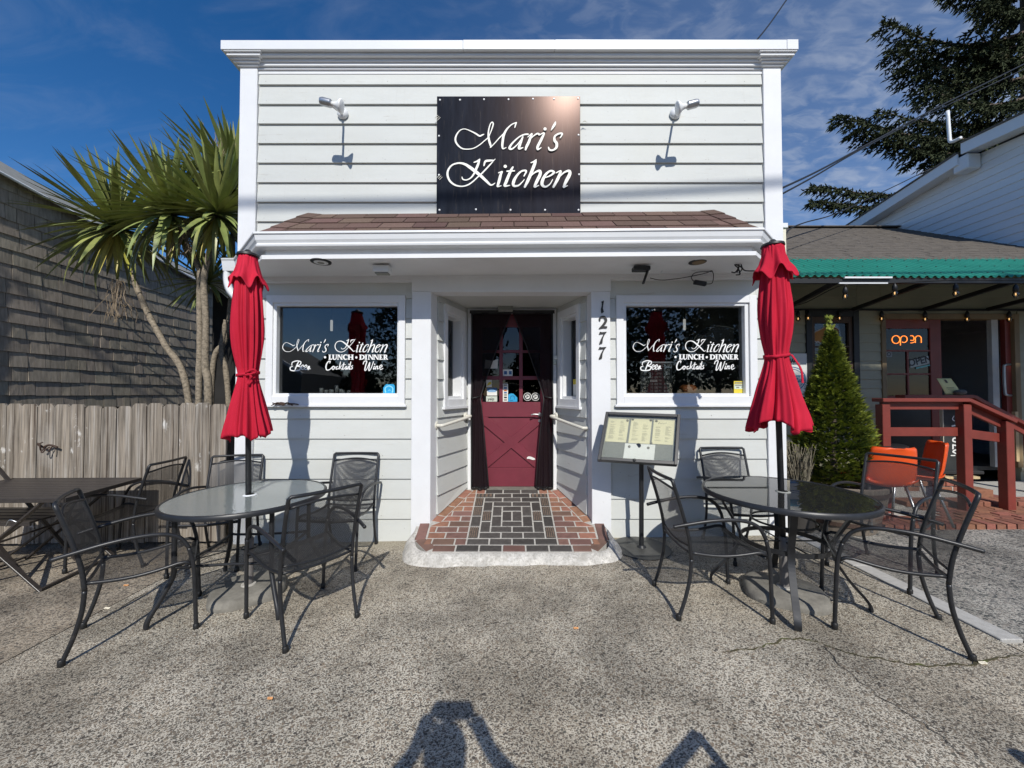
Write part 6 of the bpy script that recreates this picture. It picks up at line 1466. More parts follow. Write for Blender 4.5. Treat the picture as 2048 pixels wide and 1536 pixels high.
for i in range(4):
    for (xa, xb) in ((wi[0]+.05, xm), (xm, wi[1]-.05)): b = MB(); b.box(xa, xb, YN2+.02, YN2+.024, ys_[i+1]+.01, ys_[i]-.01); b.build('pane', WIN2, w)
# painted pizza slice on the glass
fz = lambda x, y, d: P(1560+x/4.76, 640+y/4.76, YN2+.016-d)
def poly_px(nm, pts, m, dep, parent): b = MB(); b.add([fz(x, y, dep) for x, y in pts], [tuple(range(len(pts)))]); return b.build(nm, m, parent, fix=False)
OCH = mat('ochre_window_paint', (.38, .17, .035), .7, .15, 30); PEP = mat('dark_red_window_paint', (.16, .02, .02), .7, .1, 30); WP = mat('grey_white_window_paint', (.42, .40, .36), .7)
poly_px('painted_slice', [(318, 140), (335, 112), (430, 62), (456, 48), (452, 100), (432, 222), (395, 212), (370, 222), (350, 208), (318, 196)], OCH, 0, w)
b = MB()
for st_ in ([(318, 128, 9), (345, 108, 9), (400, 82, 9), (425, 62, 9), (456, 50, 9), (450, 100, 9), (436, 180, 8), (430, 230, 8)], [(318, 190, 12), (345, 212, 12), (362, 205, 12), (385, 222, 12), (405, 212, 12), (428, 232, 12)], [(462, 140, 6), (456, 218, 6)]): stroke_ribbon(b, st_, fz, 1, .001)
b.build('painted_outline', WP, w, fix=False)
poly_px('painted_slice', [(484, 62), (505, 58), (560, 92), (562, 190), (488, 232), (484, 150)], PEP, 0, w)
b = MB(); stroke_ribbon(b, [(482, 62, 7), (505, 58, 7), (560, 90, 7)], fz, 1, .001); stroke_ribbon(b, [(486, 232, 7), (530, 210, 7), (560, 188, 7)], fz, 1, .0015)
for (x, y) in ((518, 102), (490, 134), (526, 153), (497, 190)): dot(b, x, y, 12, fz, .002)
b.build('painted_outline', WP, w, fix=False)
# door group
b = MB(); b.box(dr[0]-.005, dr[0]+.06, YN2-.03, YN2+.1, dr[2], dr[3]); b.box(dr[1]-.07, dr[1]+.005, YN2-.03, YN2+.1, dr[2], dr[3]); b.box(dr[0]+.06, dr[1]-.07, YN2-.03, YN2+.1, dr[3]-.08, dr[3]); b.build('door_frame', OLIVE, nb, bevel=.003)
gx0, gx1 = Xp(1773, YN2), Xp(1866, YN2); px1 = Xp(1888, YN2)
b = MB(); b.box(dr[0]+.06, gx0, YN2+.02, YN2+.06, dr[2], dr[3]-.08); b.box(gx1, px1, YN2+.02, YN2+.06, dr[2], dr[3]-.08); b.box(gx0, gx1, YN2+.02, YN2+.06, Zp(656, YN2), dr[3]-.08); b.box(gx0, gx1, YN2+.02, YN2+.06, Zp(806, YN2), Zp(792, YN2))
dl = b.build('side_door', RAILRED, nb, bevel=.003)
b = MB(); xm2 = Xp(1821, YN2); b.box(xm2-.012, xm2+.012, YN2+.025, YN2+.055, Zp(792, YN2), Zp(700, YN2))
for yy_ in (701, 748): zz_ = Zp(yy_, YN2); b.box(gx0, gx1, YN2+.024, YN2+.056, zz_-.012, zz_+.012)
b.build('glazing_bar', RAILRED, dl)
for (ya, yb_) in ((656, 701), (701, 748), (748, 792)):
    for (xa, xb) in (((gx0, gx1),) if ya == 656 else ((gx0, xm2), (xm2, gx1))): b = MB(); b.box(xa, xb, YN2+.04, YN2+.044, Zp(yb_, YN2), Zp(ya, YN2)); b.build('pane', WIN2, dl)
for (x0, x1, m) in ((1990, 2003, mat('dim_white_trim', (.45, .45, .42), .6)), (2017, 2034, RAILRED)): b = MB(); b.box(Xp(x0, YN2), Xp(x1, YN2), YN2+.02, YN2+.08, dr[2], dr[3]-.08); b.build('open_door_edge', m, nb)
b = MB(); hp = [P(2020, 729, YN2+.02), P(2011, 730, YN2-.06), P(2008, 737, YN2-.06), P(2010, 783, YN2-.06), P(2014, 790, YN2-.06), P(2022, 791, YN2+.02)]; b.tube(smooth_path(hp, 5), .016, 8); b.build('door_handle', STEEL, nb, smooth=True)
# neon open sign
b = MB(); b.box(gx0, gx1, YN2+.03, YN2+.05, dr[2], Zp(806, YN2)); b.build('kick_panel', BLACK, dl)
ns_ = thing('neon_open_sign', 'lit orange neon open sign in the side door glass', 'sign', P(1813, 680, YN2))
NEON = mat('orange_neon', (1, .35, .08), .4, 0, 1, emit=((1.0, .25, .04), 1.9)); NB = mat('dead_neon_tube', (.16, .12, .10), .4)
Yn = YN2+.032; f2 = lambda pts: smooth_path([P(1740+x/6.649, 620+y/6.649, Yn) for x, y in pts], 6)
cir = lambda cx_, cy_, r, a0, a1, n=12: [(cx_+r*math.cos(a0+(a1-a0)*i/n), cy_+r*math.sin(a0+(a1-a0)*i/n)) for i in range(n+1)]
for nm, pts in (('letter_o', cir(345, 393, 52, 0, 6.2)), ('letter_p', [(405, 470), (405, 420), (407, 385)]+cir(450, 388, 44, math.pi, 3*math.pi-1.0)[:13]), ('letter_e', cir(552, 375, 34, -2.0, 1.2)+[(540, 402)]), ('letter_e', [(540, 438), (565, 436), (592, 424)]), ('letter_n', [(603, 435), (603, 392)]+cir(642, 383, 40, math.pi, 2*math.pi)+[(682, 436)])):
    b = MB(); b.tube(f2(pts), .0052, 6); b.build(nm, NEON, ns_, smooth=True)
b = MB(); b.box(P(1780, 660, Yn).x, P(1846, 660, Yn).x, Yn+.012, Yn+.02, P(1780, 697, Yn).z, P(1780, 660, Yn).z); b.build('back_panel', BLACK, ns_)
po = thing('paper_open_sign', 'tilted grey paper OPEN sign in the side door glass', 'sign', P(1840, 725, YN2)); Yp = YN2+.034
q = [P(1740+x/6.649, 620+y/6.649, Yp) for x, y in ((540, 768), (533, 672), (772, 610), (800, 710))]; b = MB(); b.prism(q, (0, .002, 0)); b.build('sheet', mat('dim_paper', (.42, .45, .42), .7), po)
rg = (q[3]-q[0]).normalized(); text_obj('OPEN', .145, BLACK, po, (q[0]+q[1]+q[2]+q[3])/4+Vector((0, -.003, .012)), rg, Vector((-rg.z, 0, rg.x)), bold=.004, sx_=.95)
b = MB(); b.bar(P(1740+610/6.649, 620+775/6.649, Yp-.002), P(1740+798/6.649, 620+732/6.649, Yp-.002), .004, .022); b.build('teal_line', mat('teal_print', (.15, .42, .40), .6), po)
b = MB(); fr_ = [P(1740+x/6.649, 620+y/6.649, Yp) for x, y in ((218, 555), (290, 548), (288, 625), (218, 628))]; b.prism(fr_, (0, .002, 0)); st2 = b.build('square_sticker', mat('dim_paper2', (.30, .31, .30), .7), dl)
b = MB(); stroke_ribbon(b, [(x, y, 10) for x, y in cir(252, 588, 22, 0, 6.2)], lambda x, y, d: P(1740+x/6.649, 620+y/6.649, Yp-.001-d), 1, 0); b.build('ring_print', BLACK, st2, fix=False)
# wall banner half hidden by the right umbrella
bn = thing('wall_banner', 'white wall banner with blue foot stripe beside the pizza window', 'banner', P(1590, 765, YN2)); Yb = YN2-.03
A, B_ = P(1498, 707, Yb), P(1622, 838, Yb); b = MB(); b.box(A.x, B_.x, Yb, Yb+.006, B_.z, A.z); b.build('sheet', mat('dim_banner', (.62, .63, .60), .7, .03), bn)
z1, z2 = P(0, 796, Yb).z, P(0, 815, Yb).z; b = MB(); b.box(A.x+.001, B_.x-.001, Yb-.002, Yb-.0005, z2, z1); b.build('blue_stripe', mat('banner_blue', (.03, .22, .48), .6), bn)
text_obj('RESTOBAR', .085, BLACK, bn, P(1573, 722, Yb-.002), sx_=.72, bold=.003)
f_ = lambda x, y, d: P(x, y, Yb-.002-d); BBL = mat('banner_teal', (.07, .25, .36), .6)
b = MB(); cx_, cy_ = 1583, 758
stroke_ribbon(b, [(cx_+28*math.cos(a*.2618), cy_+24*math.sin(a*.2618), 1.6) for a in range(25)], f_, 1, 0); stroke_ribbon(b, [(cx_+24*math.cos(a*.2618), cy_+20*math.sin(a*.2618), .9) for a in range(25)], f_, 1, .001)
b.build('emblem_ring', DBLUE, bn, fix=False)
b = MB(); b.add([f_(x, y, .003) for x, y in ((1556, 752), (1608, 750), (1612, 757), (1608, 764), (1556, 766))], [(0, 1, 2, 3, 4)]); b.build('emblem_ribbon', BBL, bn, fix=False)
text_obj('OF', .085, MATS['dim_banner'], bn, P(1597, 758, Yb-.006), bold=.003)
# roof
za, Ya, Yr = 3.38, 5.35, 8.3; slope = .60; zr_ = za+slope*(Yr-Ya); RX1 = P(1925, 460, Yr).x
nrow = 24; b = MB()
for k in range(nrow):
    f0, f1 = k/nrow, (k+1)/nrow; yA, yB_ = Ya+(Yr-Ya)*f0, Ya+(Yr-Ya)*f1+.03; zA, zB = za+slope*(yA-Ya), za+slope*(yB_-Ya)
    xr0, xr1 = 9.75+(RX1-9.75)*f0, 9.75+(RX1-9.75)*f1; x = 2.9-rnd.uniform(0, .3)
    while x < xr0:
        w_ = .30; x1 = min(x+w_, xr0); t_h = .006+rnd.uniform(0, .006); x1t = max(x+.01, min(x1, xr1))
        b.hexa([(x+.003, yA, zA), (x1-.003, yA, zA), (x1t-.003, yB_, zB), (x+.003, yB_, zB), (x+.003, yA-.002, zA+t_h+.004), (x1-.003, yA-.002, zA+t_h+.004), (x1t-.003, yB_, zB+.003), (x+.003, yB_, zB+.003)]); x = x1
o = b.build('shingle_field', ASPHALT_G, nb, fix=False); o['kind'] = 'stuff'
b = MB(); b.prism([(2.9, Ya, za-.03), (9.75, Ya, za-.03), (RX1, Yr, zr_-.03), (2.9, Yr, zr_-.03)], (0, .02, -.03)); b.prism([(9.75, Ya, za-.01), (9.75, 11.2, za-.01), (RX1, Yr, zr_-.01)], (-.02, 0, -.03)); b.prism([(2.9, Yr, zr_-.03), (RX1, Yr, zr_-.03), (9.75, 11.2, za), (2.9, 11.2, za)], (0, 0, -.03)); b.build('roof', MATS['grey_brown_roof_shingle'], nb)
b = MB(); b.bar((2.9, Yr, zr_+.012), (RX1, Yr, zr_+.012), .20, .02); b.bar((RX1, Yr, zr_+.014), (9.78, Ya-.02, za+.014), .2, .02); b.build('ridge_cap', MATS['grey_brown_roof_shingle'], nb)
# awning of corrugated green sheet
Yf, zf, Yk, zk = 4.5, Zp(556, 4.5), 5.42, 3.40
AX0, AX1 = 3.27, 9.5; pit = .0968; n_w = int((AX1-AX0)/pit*8)
def aw(u, v): x = AX0+(AX1-AX0)*u; c_ = math.cos(2*math.pi*(x-AX0)/pit); c_ = max(-.6, min(.6, c_))/.6; return Vector((x, Yf+(Yk-Yf)*v, zf+.022+(zk-zf)*v+.013*c_+.006*math.sin(x*2.1)*(1-v)))
b = MB(); b.grid(aw, n_w, 6); o = b.build('awning_sheet', GREENT, nb, fix=False); s_ = o.modifiers.new('t', 'SOLIDIFY'); s_.thickness = .003
b = MB()
for k in range(3):
    for j in range(int((AX1-AX0)/(pit*2))): u = (j*2*pit+pit*(.0 if k % 2 else 1.0))/(AX1-AX0); b.lathe([(.010, 0), (.008, .006), (.003, .008)], aw(u, .12+.33*k)+Vector((0, 0, .0)), 6)
o = b.build('roofing_screw', BLACK, nb); o['kind'] = 'stuff'
b = MB(); b.box(AX0, AX1, Yf+.02, Yf+.06, zf-.055, zf+.004); b.build('awning_beam', BLACK, nb)
b = MB(); b.box(P(1688, 553, Yf).x, P(1783, 553, Yf).x, Yf-.012, Yf+.012, zf-.005, zf+.014); b.build('bent_flashing', ALU, nb); b = MB(); b.box(P(1679, 563, Yf).x, P(1776, 563, Yf).x, Yf+.0, Yf+.016, zf-.068, zf-.054); b.build('bent_flashing', ALU, nb)
zl = Zp(619, YN2-.03)
for (xa, xb) in ((4.07, 3.94), (5.09, 5.06), (6.15, 6.09), (7.1, 7.1), (8.1, 8.1), (9.1, 9.1)): b = MB(); b.bar((xa, YN2-.03, zl), (xb, Yf+.05, zf-.04), .045, .05); b.build('awning_strut', BLACK, nb)
b = MB(); b.box(NX0, NX1, YN2-.035, YN2-.018, zl-.012, zl+.012); b.build('ledger', BLACK, nb)
b = MB(); q = P(1573, 460, 5.0); b.box(Xp(1566, 4.95), Xp(1577, 4.95), 4.95, 5.3, 1.2, Zp(457, 4.95)); b.build('corner_board', mat('pale_cream_paint', (.74, .70, .56), .6, .04), nb)
b = MB(); b.box(Xp(1560, 4.95), Xp(1579, 4.95), 4.93, 5.32, Zp(456, 4.95), Zp(447, 4.95)); b.build('corner_cap', ALU, nb)
# string lights
def string_light(label, cable, bulbs, hang):
    t = thing('string_light', label, 'string lights', cable[0], 'strings of bulbs under the green awning')
    b = MB(); b.tube(smooth_path(cable, 4), .006, 5); b.build('cable', BLACK, t, smooth=True)
    for p in bulbs:
        p = Vector(p); b = MB(); b.lathe([(.006, .03), (.016, .012), (.024, -.01), (.026, -.055), (.018, -.062)], p+Vector((0, 0, -hang)), 10); b.build('socket', BLACK, t, smooth=True)
        b = MB(); b.lathe([(.016, -.060), (.028, -.085), (.030, -.105), (.018, -.13), (.004, -.136)], p+Vector((0, 0, -hang)), 10); bu = b.build('bulb', MATS['bulb_glass'], t, smooth=True)
        b = MB(); b.tube([p+Vector((0, 0, -hang-.08)), p+Vector((0, 0, -hang-.108))], .006, 5); b.build('filament', MATS['filament'], bu)
mb_ = glass('bulb_glass', (.75, .68, .52), refl=.05); mat('filament', (1, .8, .5), .5, 0, 1, emit=((1, .62, .28), 1.6))
y1 = YN2-.05
fb = [(1690, 572), (1789, 566), (1911, 566), (2031, 568)]
cb1 = [P(1582, 612, y1), P(1612, 605, 5.3), P(1676, 573, 4.55), P(1720, 569, 4.52), P(1782, 566, 4.52), P(1911, 560, 4.52), P(2031, 561, 4.52), P(2300, 561, 4.52)]
string_light('string of bulbs along the front edge of the green awning', cb1, [P(x, y, 4.52) for x, y in fb]+[P(2150, 568, 4.52)], .03)
wbp = [(1596, 620), (1616, 619), (1679, 619), (1763, 620), (1850, 621), (1934, 621), (2018, 621)]
cb2 = [P(1585, 624, y1), P(1612, 619, y1)]+[P(1640+45*k, 620.5+1.3*(k % 2), y1) for k in range(10)]+[P(2300, 622, y1)]
string_light('string of bulbs along the cream wall under the awning', cb2, [P(x, y, y1) for x, y in wbp]+[P(2105, 621, y1)], .035)
# ---- landing, steps, railing
BR2 = mat('patio_red_brick', (.26, .105, .065), .85, .2, 20, rand=.25, hue=.012, bump=.0015, bscale=100, spots=[(9, (1, 1, 1), .5, .7, .5, (.12, .07, .05))])
pt = thing('brick_patio', 'red brick patio with raised landing in front of the pizza restaurant', 'patio', (5.5, 4.6, 0))
zp_ = lambda x: gz(x)+.045
b = MB(); b.hexa([(3.0, 3.92, -.1), (9, 3.70, -.1), (9, 5.6, -.1), (3.0, 5.6, -.1), (3.0, 3.92, zp_(3)-.012), (9, 3.70, zp_(9)-.012), (9, 5.6, zp_(9)-.012), (3.0, 5.6, zp_(3)-.012)]); b.build('mortar_bed', MORTAR, pt)
y = 3.72
for r_ in range(9):
    x = 3.3+(.10 if r_ % 2 else 0); d = .20 if r_ == 0 else .10
    while x < 8.4:
        ys0 = y+(8-x)*.03; m_ = MB(); j = rnd.uniform(-.002, .003); m_.hexa([(x+.005, ys0+.005, zp_(x)-.06), (x+.195 if r_ else x+.095, ys0+.005, zp_(x)-.06), (x+.195 if r_ else x+.095, ys0+d-.006, zp_(x)-.06), (x+.005, ys0+d-.006, zp_(x)-.06), (x+.007, ys0+.007, zp_(x)+j), (x+.193 if r_ else x+.093, ys0+.007, zp_(x)+j), (x+.193 if r_ else x+.093, ys0+d-.008, zp_(x)+j), (x+.007, ys0+d-.008, zp_(x)+j)])
        if x > 4.7 or r_ < 2: m_.build('brick', BR2, pt)
        x += .2 if r_ else .1
    y += d
LZ = .385
b = MB(); b.box(3.9, 5.55, 4.62, 5.6, 0, LZ-.07); b.build('landing_core', MORTAR, pt)
def course(x0, x1, y0, z0, h, d, st=0.0, ln=.2):
    x = x0-st
    while x < x1-.02:
        a, c = max(x, x0), min(x+ln, x1)
        if c-a > .03: m_ = MB(); jy = rnd.uniform(-.004, .004); m_.box(a+.005, c-.005, y0+jy, y0+d, z0+.005, z0+h-.004); m_.build('brick', BR2, pt, bevel=.004)
        x += ln
course(3.9, 5.62, 4.60, LZ-.065, .065, .20, 0, .1); course(3.9, 5.62, 4.62, LZ-.13, .062, .1, .1); course(3.9, 5.62, 4.62, LZ-.195, .062, .1)
b = MB(); b.box(3.9, 6.1, 4.42, 4.62, 0, LZ-.245); b.build('step_core', MORTAR, pt); course(4.6, 6.1, 4.40, LZ-.255, .065, .2, 0, .1)
course(4.6, 6.1, 4.42, LZ-.32, .062, .1, .1)
for k in range(3): b = MB(); b.box(5.62+.28*k, 5.9+.28*k, 4.62, 5.6, 0, LZ-.11*(k+1)-.0); b.build('step', BR2, pt, bevel=.004)
for yk in (4.82, 4.93, 5.04, 5.15): course(3.9, 5.6, yk, LZ-.03, .03, .1, .1*(round(yk*100) % 2))
mt = thing('door_mat', 'black rubber mat lying at the pizza restaurant doorway', 'mat', (5.6, 5.3, LZ)); b = MB(); b.box(5.02, 6.25, 4.98, 5.50, LZ+.001, LZ+.045); b.build('mat_body', mat('black_rubber', (.022, .022, .022), .9, .3, 200), mt, bevel=.008)
b = MB(); b.box(5.3, 6.6, 5.50, 5.62, LZ, LZ+.075); b.build('door_sill', OLIVE, nb); b = MB(); q0, q1 = P(1885, 944, 4.75), P(1954, 940, 4.75); b.box(q0.x, q1.x, 4.72, 4.80, LZ+.0, LZ+.03); wd = b.build('wood_strip', mat('raw_pine', (.55, .43, .24), .7, .2, 20)); tag(wd, 'pale loose strip of wood lying on the brick landing', 'wood strip')
rl = thing('ramp_railing', 'barn red timber railing of the landing, front side', 'railing', (5, 4.3, 0)); YR = 4.30
def post(parent, x, y, z0, z1, w_=.09): b = MB(); b.box(x-w_/2, x+w_/2, y-w_/2, y+w_/2, z0, z1); return b.build('post', RAILRED, parent, bevel=.004)
Xa, Xb, Xc = P(1765, 800, YR).x, P(1926, 800, YR).x, P(2010, 840, YR).x
zt1 = Zp(800, YR); ztc_ = Zp(838, YR)
post(rl, Xa, YR, 0.06, zt1-.05); post(rl, Xb, YR, .06, zt1-.05); post(rl, Xc, YR, .06, ztc_-.02)
def rails(parent, y, dz=0, cap=True):
    b = MB(); b.bar((Xa-.06, y, zt1+dz), (Xb+.0, y, zt1+dz), .14, .04); b.build('hand_rail', RAILRED, parent, bevel=.004)
    b = MB(); e = Vector((Xc-Xb, 0, ztc_-zt1)); b.bar((Xb+.0, y, zt1+dz+.002), Vector((Xc, y, ztc_+dz))+e.normalized()*.06, .14, .04); b.build('hand_rail', RAILRED, parent, bevel=.004)
    b = MB(); b.bar((Xa, y+.02, zt1+dz-.065), (Xb, y+.02, zt1+dz-.065), .035, .085); b.bar((Xb, y+.02, zt1+dz-.07), (Xc, y+.02, ztc_+dz-.07), .035, .085); b.build('under_rail', RAILRED, parent)
rails(rl, YR)
zm = Zp(864, YR); b = MB(); b.bar((Xa, YR+.03, zm), (Xb, YR+.03, zm), .035, .10); b.build('mid_rail', RAILRED, rl, bevel=.003); b = MB(); b.bar((Xb, YR+.03, Zp(866, YR)), (Xc, YR+.03, Zp(877, YR)), .035, .10); b.build('mid_rail', RAILRED, rl, bevel=.003)
rl2 = thing('ramp_railing', 'barn red timber railing of the landing, far side by the doorway', 'railing', (5.6, 4.95, 0)); Y2 = 4.98
b = MB(); za2 = zt1+.02; xa2, xb2 = P(1800, 790, Y2).x, P(1938, 792, Y2).x; e2 = P(2060, 858, Y2); b.bar((xa2, Y2, P(0, 793, Y2).z), (xb2, Y2, P(0, 793, Y2).z), .13, .045); b.build('hand_rail', RAILRED, rl2, bevel=.004)
b = MB(); b.bar((xb2, Y2, P(0, 793, Y2).z+.002), e2, .13, .045); b.build('hand_rail', RAILRED, rl2, bevel=.004); b = MB(); b.bar((xb2, Y2, P(0, 803, Y2).z), e2+Vector((0, 0, -.07)), .035, .09); b.build('under_rail', RAILRED, rl2)
post(rl2, P(2062, 900, Y2).x, Y2, .1, e2.z-.03); 
b = MB(); q = P(2034, 880, 5.3); b.box(q.x-.012, q.x+.03, 5.30, 5.34, .5, 1.2); o = b.build('loose_batten', mat('pine_batten', (.5, .37, .2), .7), rl2)
# yellow menu sheet and rock on the far rail
ym = thing('menu_sheet', 'curled yellow paper menu propped on the far red rail', 'paper', P(1900, 790, Y2)); zr2 = P(0, 793, Y2).z+.024
def yf(u, v): p = P(1883+22*u+13*(1-v)*u*.0+ (1-v)*(9), 0, Y2); x0 = P(1881+8*(1-v)**1.5+(29+4*(1-v))*u, 790, Y2-.02).x; return Vector((x0, Y2-.03+.05*v*v, zr2+.002+.215*v))
b = MB(); b.grid(yf, 4, 10); o = b.build('sheet', mat('yellow_menu_paper', (.66, .58, .25), .7, .05), ym, smooth=True, fix=False); s_ = o.modifiers.new('t', 'SOLIDIFY'); s_.thickness = .0015
b = MB()
for (u0, u1, v0, v1) in ((.42, .58, .72, .92), (.25, .75, .40, .43), (.3, .7, .32, .34), (.35, .6, .22, .24)): b.add([yf(u0, v0)+Vector((0, -.003, 0)), yf(u1, v0)+Vector((0, -.003, 0)), yf(u1, v1)+Vector((0, -.003, 0)), yf(u0, v1)+Vector((0, -.003, 0))], [(0, 1, 2, 3)])
b.build('menu_print', DARKWOOD, ym, fix=False)
rk = thing('rock', 'dark lumpy rock holding down the yellow menu', 'rock', P(1910, 786, Y2)); c = P(1910, 787, Y2); b = MB(); b.grid(lambda u, v: Vector((c.x, Y2-.06, zr2+.032))+Vector((.075*math.sin(math.pi*v)*math.cos(6.283*u), .045*math.sin(math.pi*v)*math.sin(6.283*u), -.036*math.cos(math.pi*v)))*(1+.25*noise.noise(Vector((math.cos(6.283*u)*2, math.sin(6.283*u)*2, v*4)))), 18, 10, wrap=True); b.build('stone', mat('dark_stone', (.10, .10, .09), .9, .4, 40), rk, smooth=True)
# black board with white letters behind the rail
bb_ = thing('chalk_board', 'black upright board with white letters behind the red railing', 'sign', P(1900, 870, 5.1)); Yq = 5.1
A, B_ = P(1886, 812, Yq), P(1940, 932, Yq); b = MB(); b.box(A.x, B_.x, Yq, Yq+.03, LZ, A.z); b.build('panel', mat('chalk_black', (.025, .027, .025), .7, .3, 8), bb_); b = MB(); b.box(A.x-.012, A.x-.001, Yq-.004, Yq+.034, LZ, A.z); b.build('edge_strip', mat('pale_edge', (.45, .42, .33), .7), bb_)
fq = lambda x, y, d: P(x, y, Yq-.004-d); b = MB()
for s_ in ([(1913, 876, 2.5), (1907, 877, 3), (1906, 882, 3), (1912, 884, 2.5)], [(1906, 889, 3), (1906, 898, 3)], [(1906, 890, 2.5), (1913, 891, 3)], [(1913, 899, 2.5), (1906, 903, 3), (1912, 907, 2.5)], [(1902, 911, 2), (1910, 911, 2.2)], [(1908, 832, 1.5), (1905, 838, 2), (1909, 842, 1.5)], [(1904, 852, 3), (1910, 851, 3)]): stroke_ribbon(b, s_, fq, 1, 0)
b.build('chalk_letters', PAPERW, bb_, fix=False)['kind'] = 'stuff'
# ---- orange chairs and dark table
def orange_chair(label, x, y, rot, zb):
    t = thing('orange_chair', label, 'chair', (0, 0, 0), 'orange plastic shell chairs')
    prof = [(.235, .415), (.20, .445), (.10, .445), (-.08, .430), (-.17, .445), (-.215, .52), (-.24, .64), (-.262, .78), (-.272, .815)]
    pr = cat(prof, 4); n = len(pr)
    def f(u, v):
        i = min(n-1, int(v*(n-1)+.5)); y_, z_ = pr[i]; s = (u-.5)*2; k = i/(n-1)
        w_ = .21 if k < .5 else .21-.025*((k-.5)/.5)**2*2
        if k > .9: w_ *= 1-.28*((k-.9)/.1)**2
        if k < .08: w_ *= 1-.12*((.08-k)/.08)**2
        up_ = .055*abs(s)**2.6
        return Vector((s*w_, y_+(up_*1.2 if k > .55 else 0), z_+(up_ if k <= .55 else up_*.1)-(.03*abs(s)**2.5 if k > .96 else 0)))
    b = MB(); b.grid(f, 16, n-1); o = b.build('shell', ORANGE, t, smooth=True, fix=True); s_ = o.modifiers.new('t', 'SOLIDIFY'); s_.thickness = .012
    for sx_ in (-1, 1):
        for (yy_, ky) in ((.16, .21), (-.12, -.24)): b = MB(); b.tube([(sx_*.15, yy_, .43), (sx_*.21, ky, .0)], .012, 8); b.build('leg', STEEL, t, smooth=True)
    t.location = (x, y, zb); t.rotation_euler = (0, 0, rot); return t
orange_chair('bright orange shell chair nearer the red railing, facing left', 4.24, 4.02, R(62), zp_(4.4)+.01)
orange_chair('bright orange shell chair half behind the cedar, its back to us', 3.69, 3.80, R(-12), zp_(3.8)+.01)
dt = thing('dark_cafe_table', 'dark round cafe table between the orange chairs', 'table', (4.25, 4.55, zp_(4.2))); b = MB(); b.lathe([(.33, .70), (.345, .715), (.345, .735), (.33, .742)], (4.25, 4.5, zp_(4.2)), 32); b.build('table_top', BLACKM, dt); b = MB(); b.lathe([(.03, .02), (.03, .7)], (4.25, 4.5, zp_(4.2)), 12); b.lathe([(.2, 0), (.19, .02), (.03, .03)], (4.25, 4.5, zp_(4.2)), 20); b.build('pedestal', BLACKM, dt)
# ---- cedar in a tub
CXc, CYc = 3.43, 4.02; zc0 = gz(3.4)
pl = thing('planter_tub', 'weathered barrel tub holding the pointed cedar', 'planter', (CXc, CYc, zc0)); b = MB(); b.lathe([(.33, 0), (.41, .30), (.43, .46), (.41, .47), (.395, .45), (.36, .40), (.02, .40)], (CXc, CYc, zc0), 28); b.build('tub', mat('weathered_barrel', (.17, .14, .11), .9, .35, 8, stretch=(6, 6, .5)), pl, smooth=True, angle=40)
for z in (.10, .40): b = MB(); r0 = .33+(.41-.33)*min(1, z/.3)+(.02 if z > .3 else 0); b.lathe([(r0+.003, z-.02), (r0+.008, z-.02), (r0+.012, z+.02), (r0+.005, z+.02)], (CXc, CYc, zc0), 28, cap=False); b.build('hoop', RUST, pl)
cd = thing('cedar_shrub', 'pointed bright green cedar shrub standing in a tub', 'shrub', (CXc, CYc, zc0+.42)); b = MB(); b.tube([(CXc, CYc, zc0+.38), (CXc+.01, CYc, 1.3), (CXc-.02, CYc, 2.0)], [.035, .022, .006], 8); b.build('trunk', SPRUCEB, cd)
rC = random.Random(5); b = MB(); zlo, zhi = .52, 2.10
def spray(b, c, d, up, s, m):
    """flat forked fan of scale leaves"""
    side = d.cross(up).normalized(); b.m = m
    for k in (-2, -1, 0, 1, 2):
        a = k*.42+rC.uniform(-.12, .12); dd = (d*math.cos(a)+side*math.sin(a)).normalized(); l = s*(1-.13*abs(k))*rC.uniform(.8, 1.15); w_ = s*.13
        sd = dd.cross(up).normalized()*w_; p = c+d*(s*.12*(2-abs(k))); q = p+dd*l+up*(-.12*l)
        b.add([p-sd*.5, p+sd*.5, p+dd*l*.6+sd, q, p+dd*l*.6-sd], [(0, 1, 2, 3, 4)])
rad = lambda z: (.40*(1-((z-.66)/(zhi-.66)))**.92 if z > .80 else .368*(.62+.38*((z-zlo)/(.80-zlo)))) if z < zhi else .01
for i in range(8200):
    z = zlo+(zhi-zlo)*rC.random()**1.25; a = rC.uniform(0, 2*math.pi); lump = 1+.16*noise.noise(Vector((math.cos(a)*2.2, math.sin(a)*2.2, z*3.2)))+.10*noise.noise(Vector((math.cos(a)*6, math.sin(a)*6, z*9)))
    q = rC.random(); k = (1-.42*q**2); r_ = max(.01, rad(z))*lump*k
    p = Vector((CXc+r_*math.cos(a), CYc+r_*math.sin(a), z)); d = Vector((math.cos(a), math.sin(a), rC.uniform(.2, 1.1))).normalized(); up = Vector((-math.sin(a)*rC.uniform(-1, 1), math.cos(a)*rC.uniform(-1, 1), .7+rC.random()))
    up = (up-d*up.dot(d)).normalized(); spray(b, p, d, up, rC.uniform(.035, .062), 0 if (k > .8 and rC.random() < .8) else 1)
for i in range(60):
    z = 2.05+rC.uniform(0, .22); p = Vector((CXc-.02+rC.uniform(-.035, .035)*(1-(z-2.05)/.3), CYc+rC.uniform(-.03, .03), z)); spray(b, p, Vector((rC.uniform(-.5, .5), rC.uniform(-.5, .5), 1)).normalized(), Vector((0, 1, 0)), .035, 0)
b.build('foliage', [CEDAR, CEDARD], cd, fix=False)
hb = thing('dry_heather', 'small dry grey-brown twiggy plant at the foot of the white corner post', 'plant', (P(1598, 900, 3.9).x, 3.9, zc0)); b = MB(); hc = P(1598, 950, 3.9)
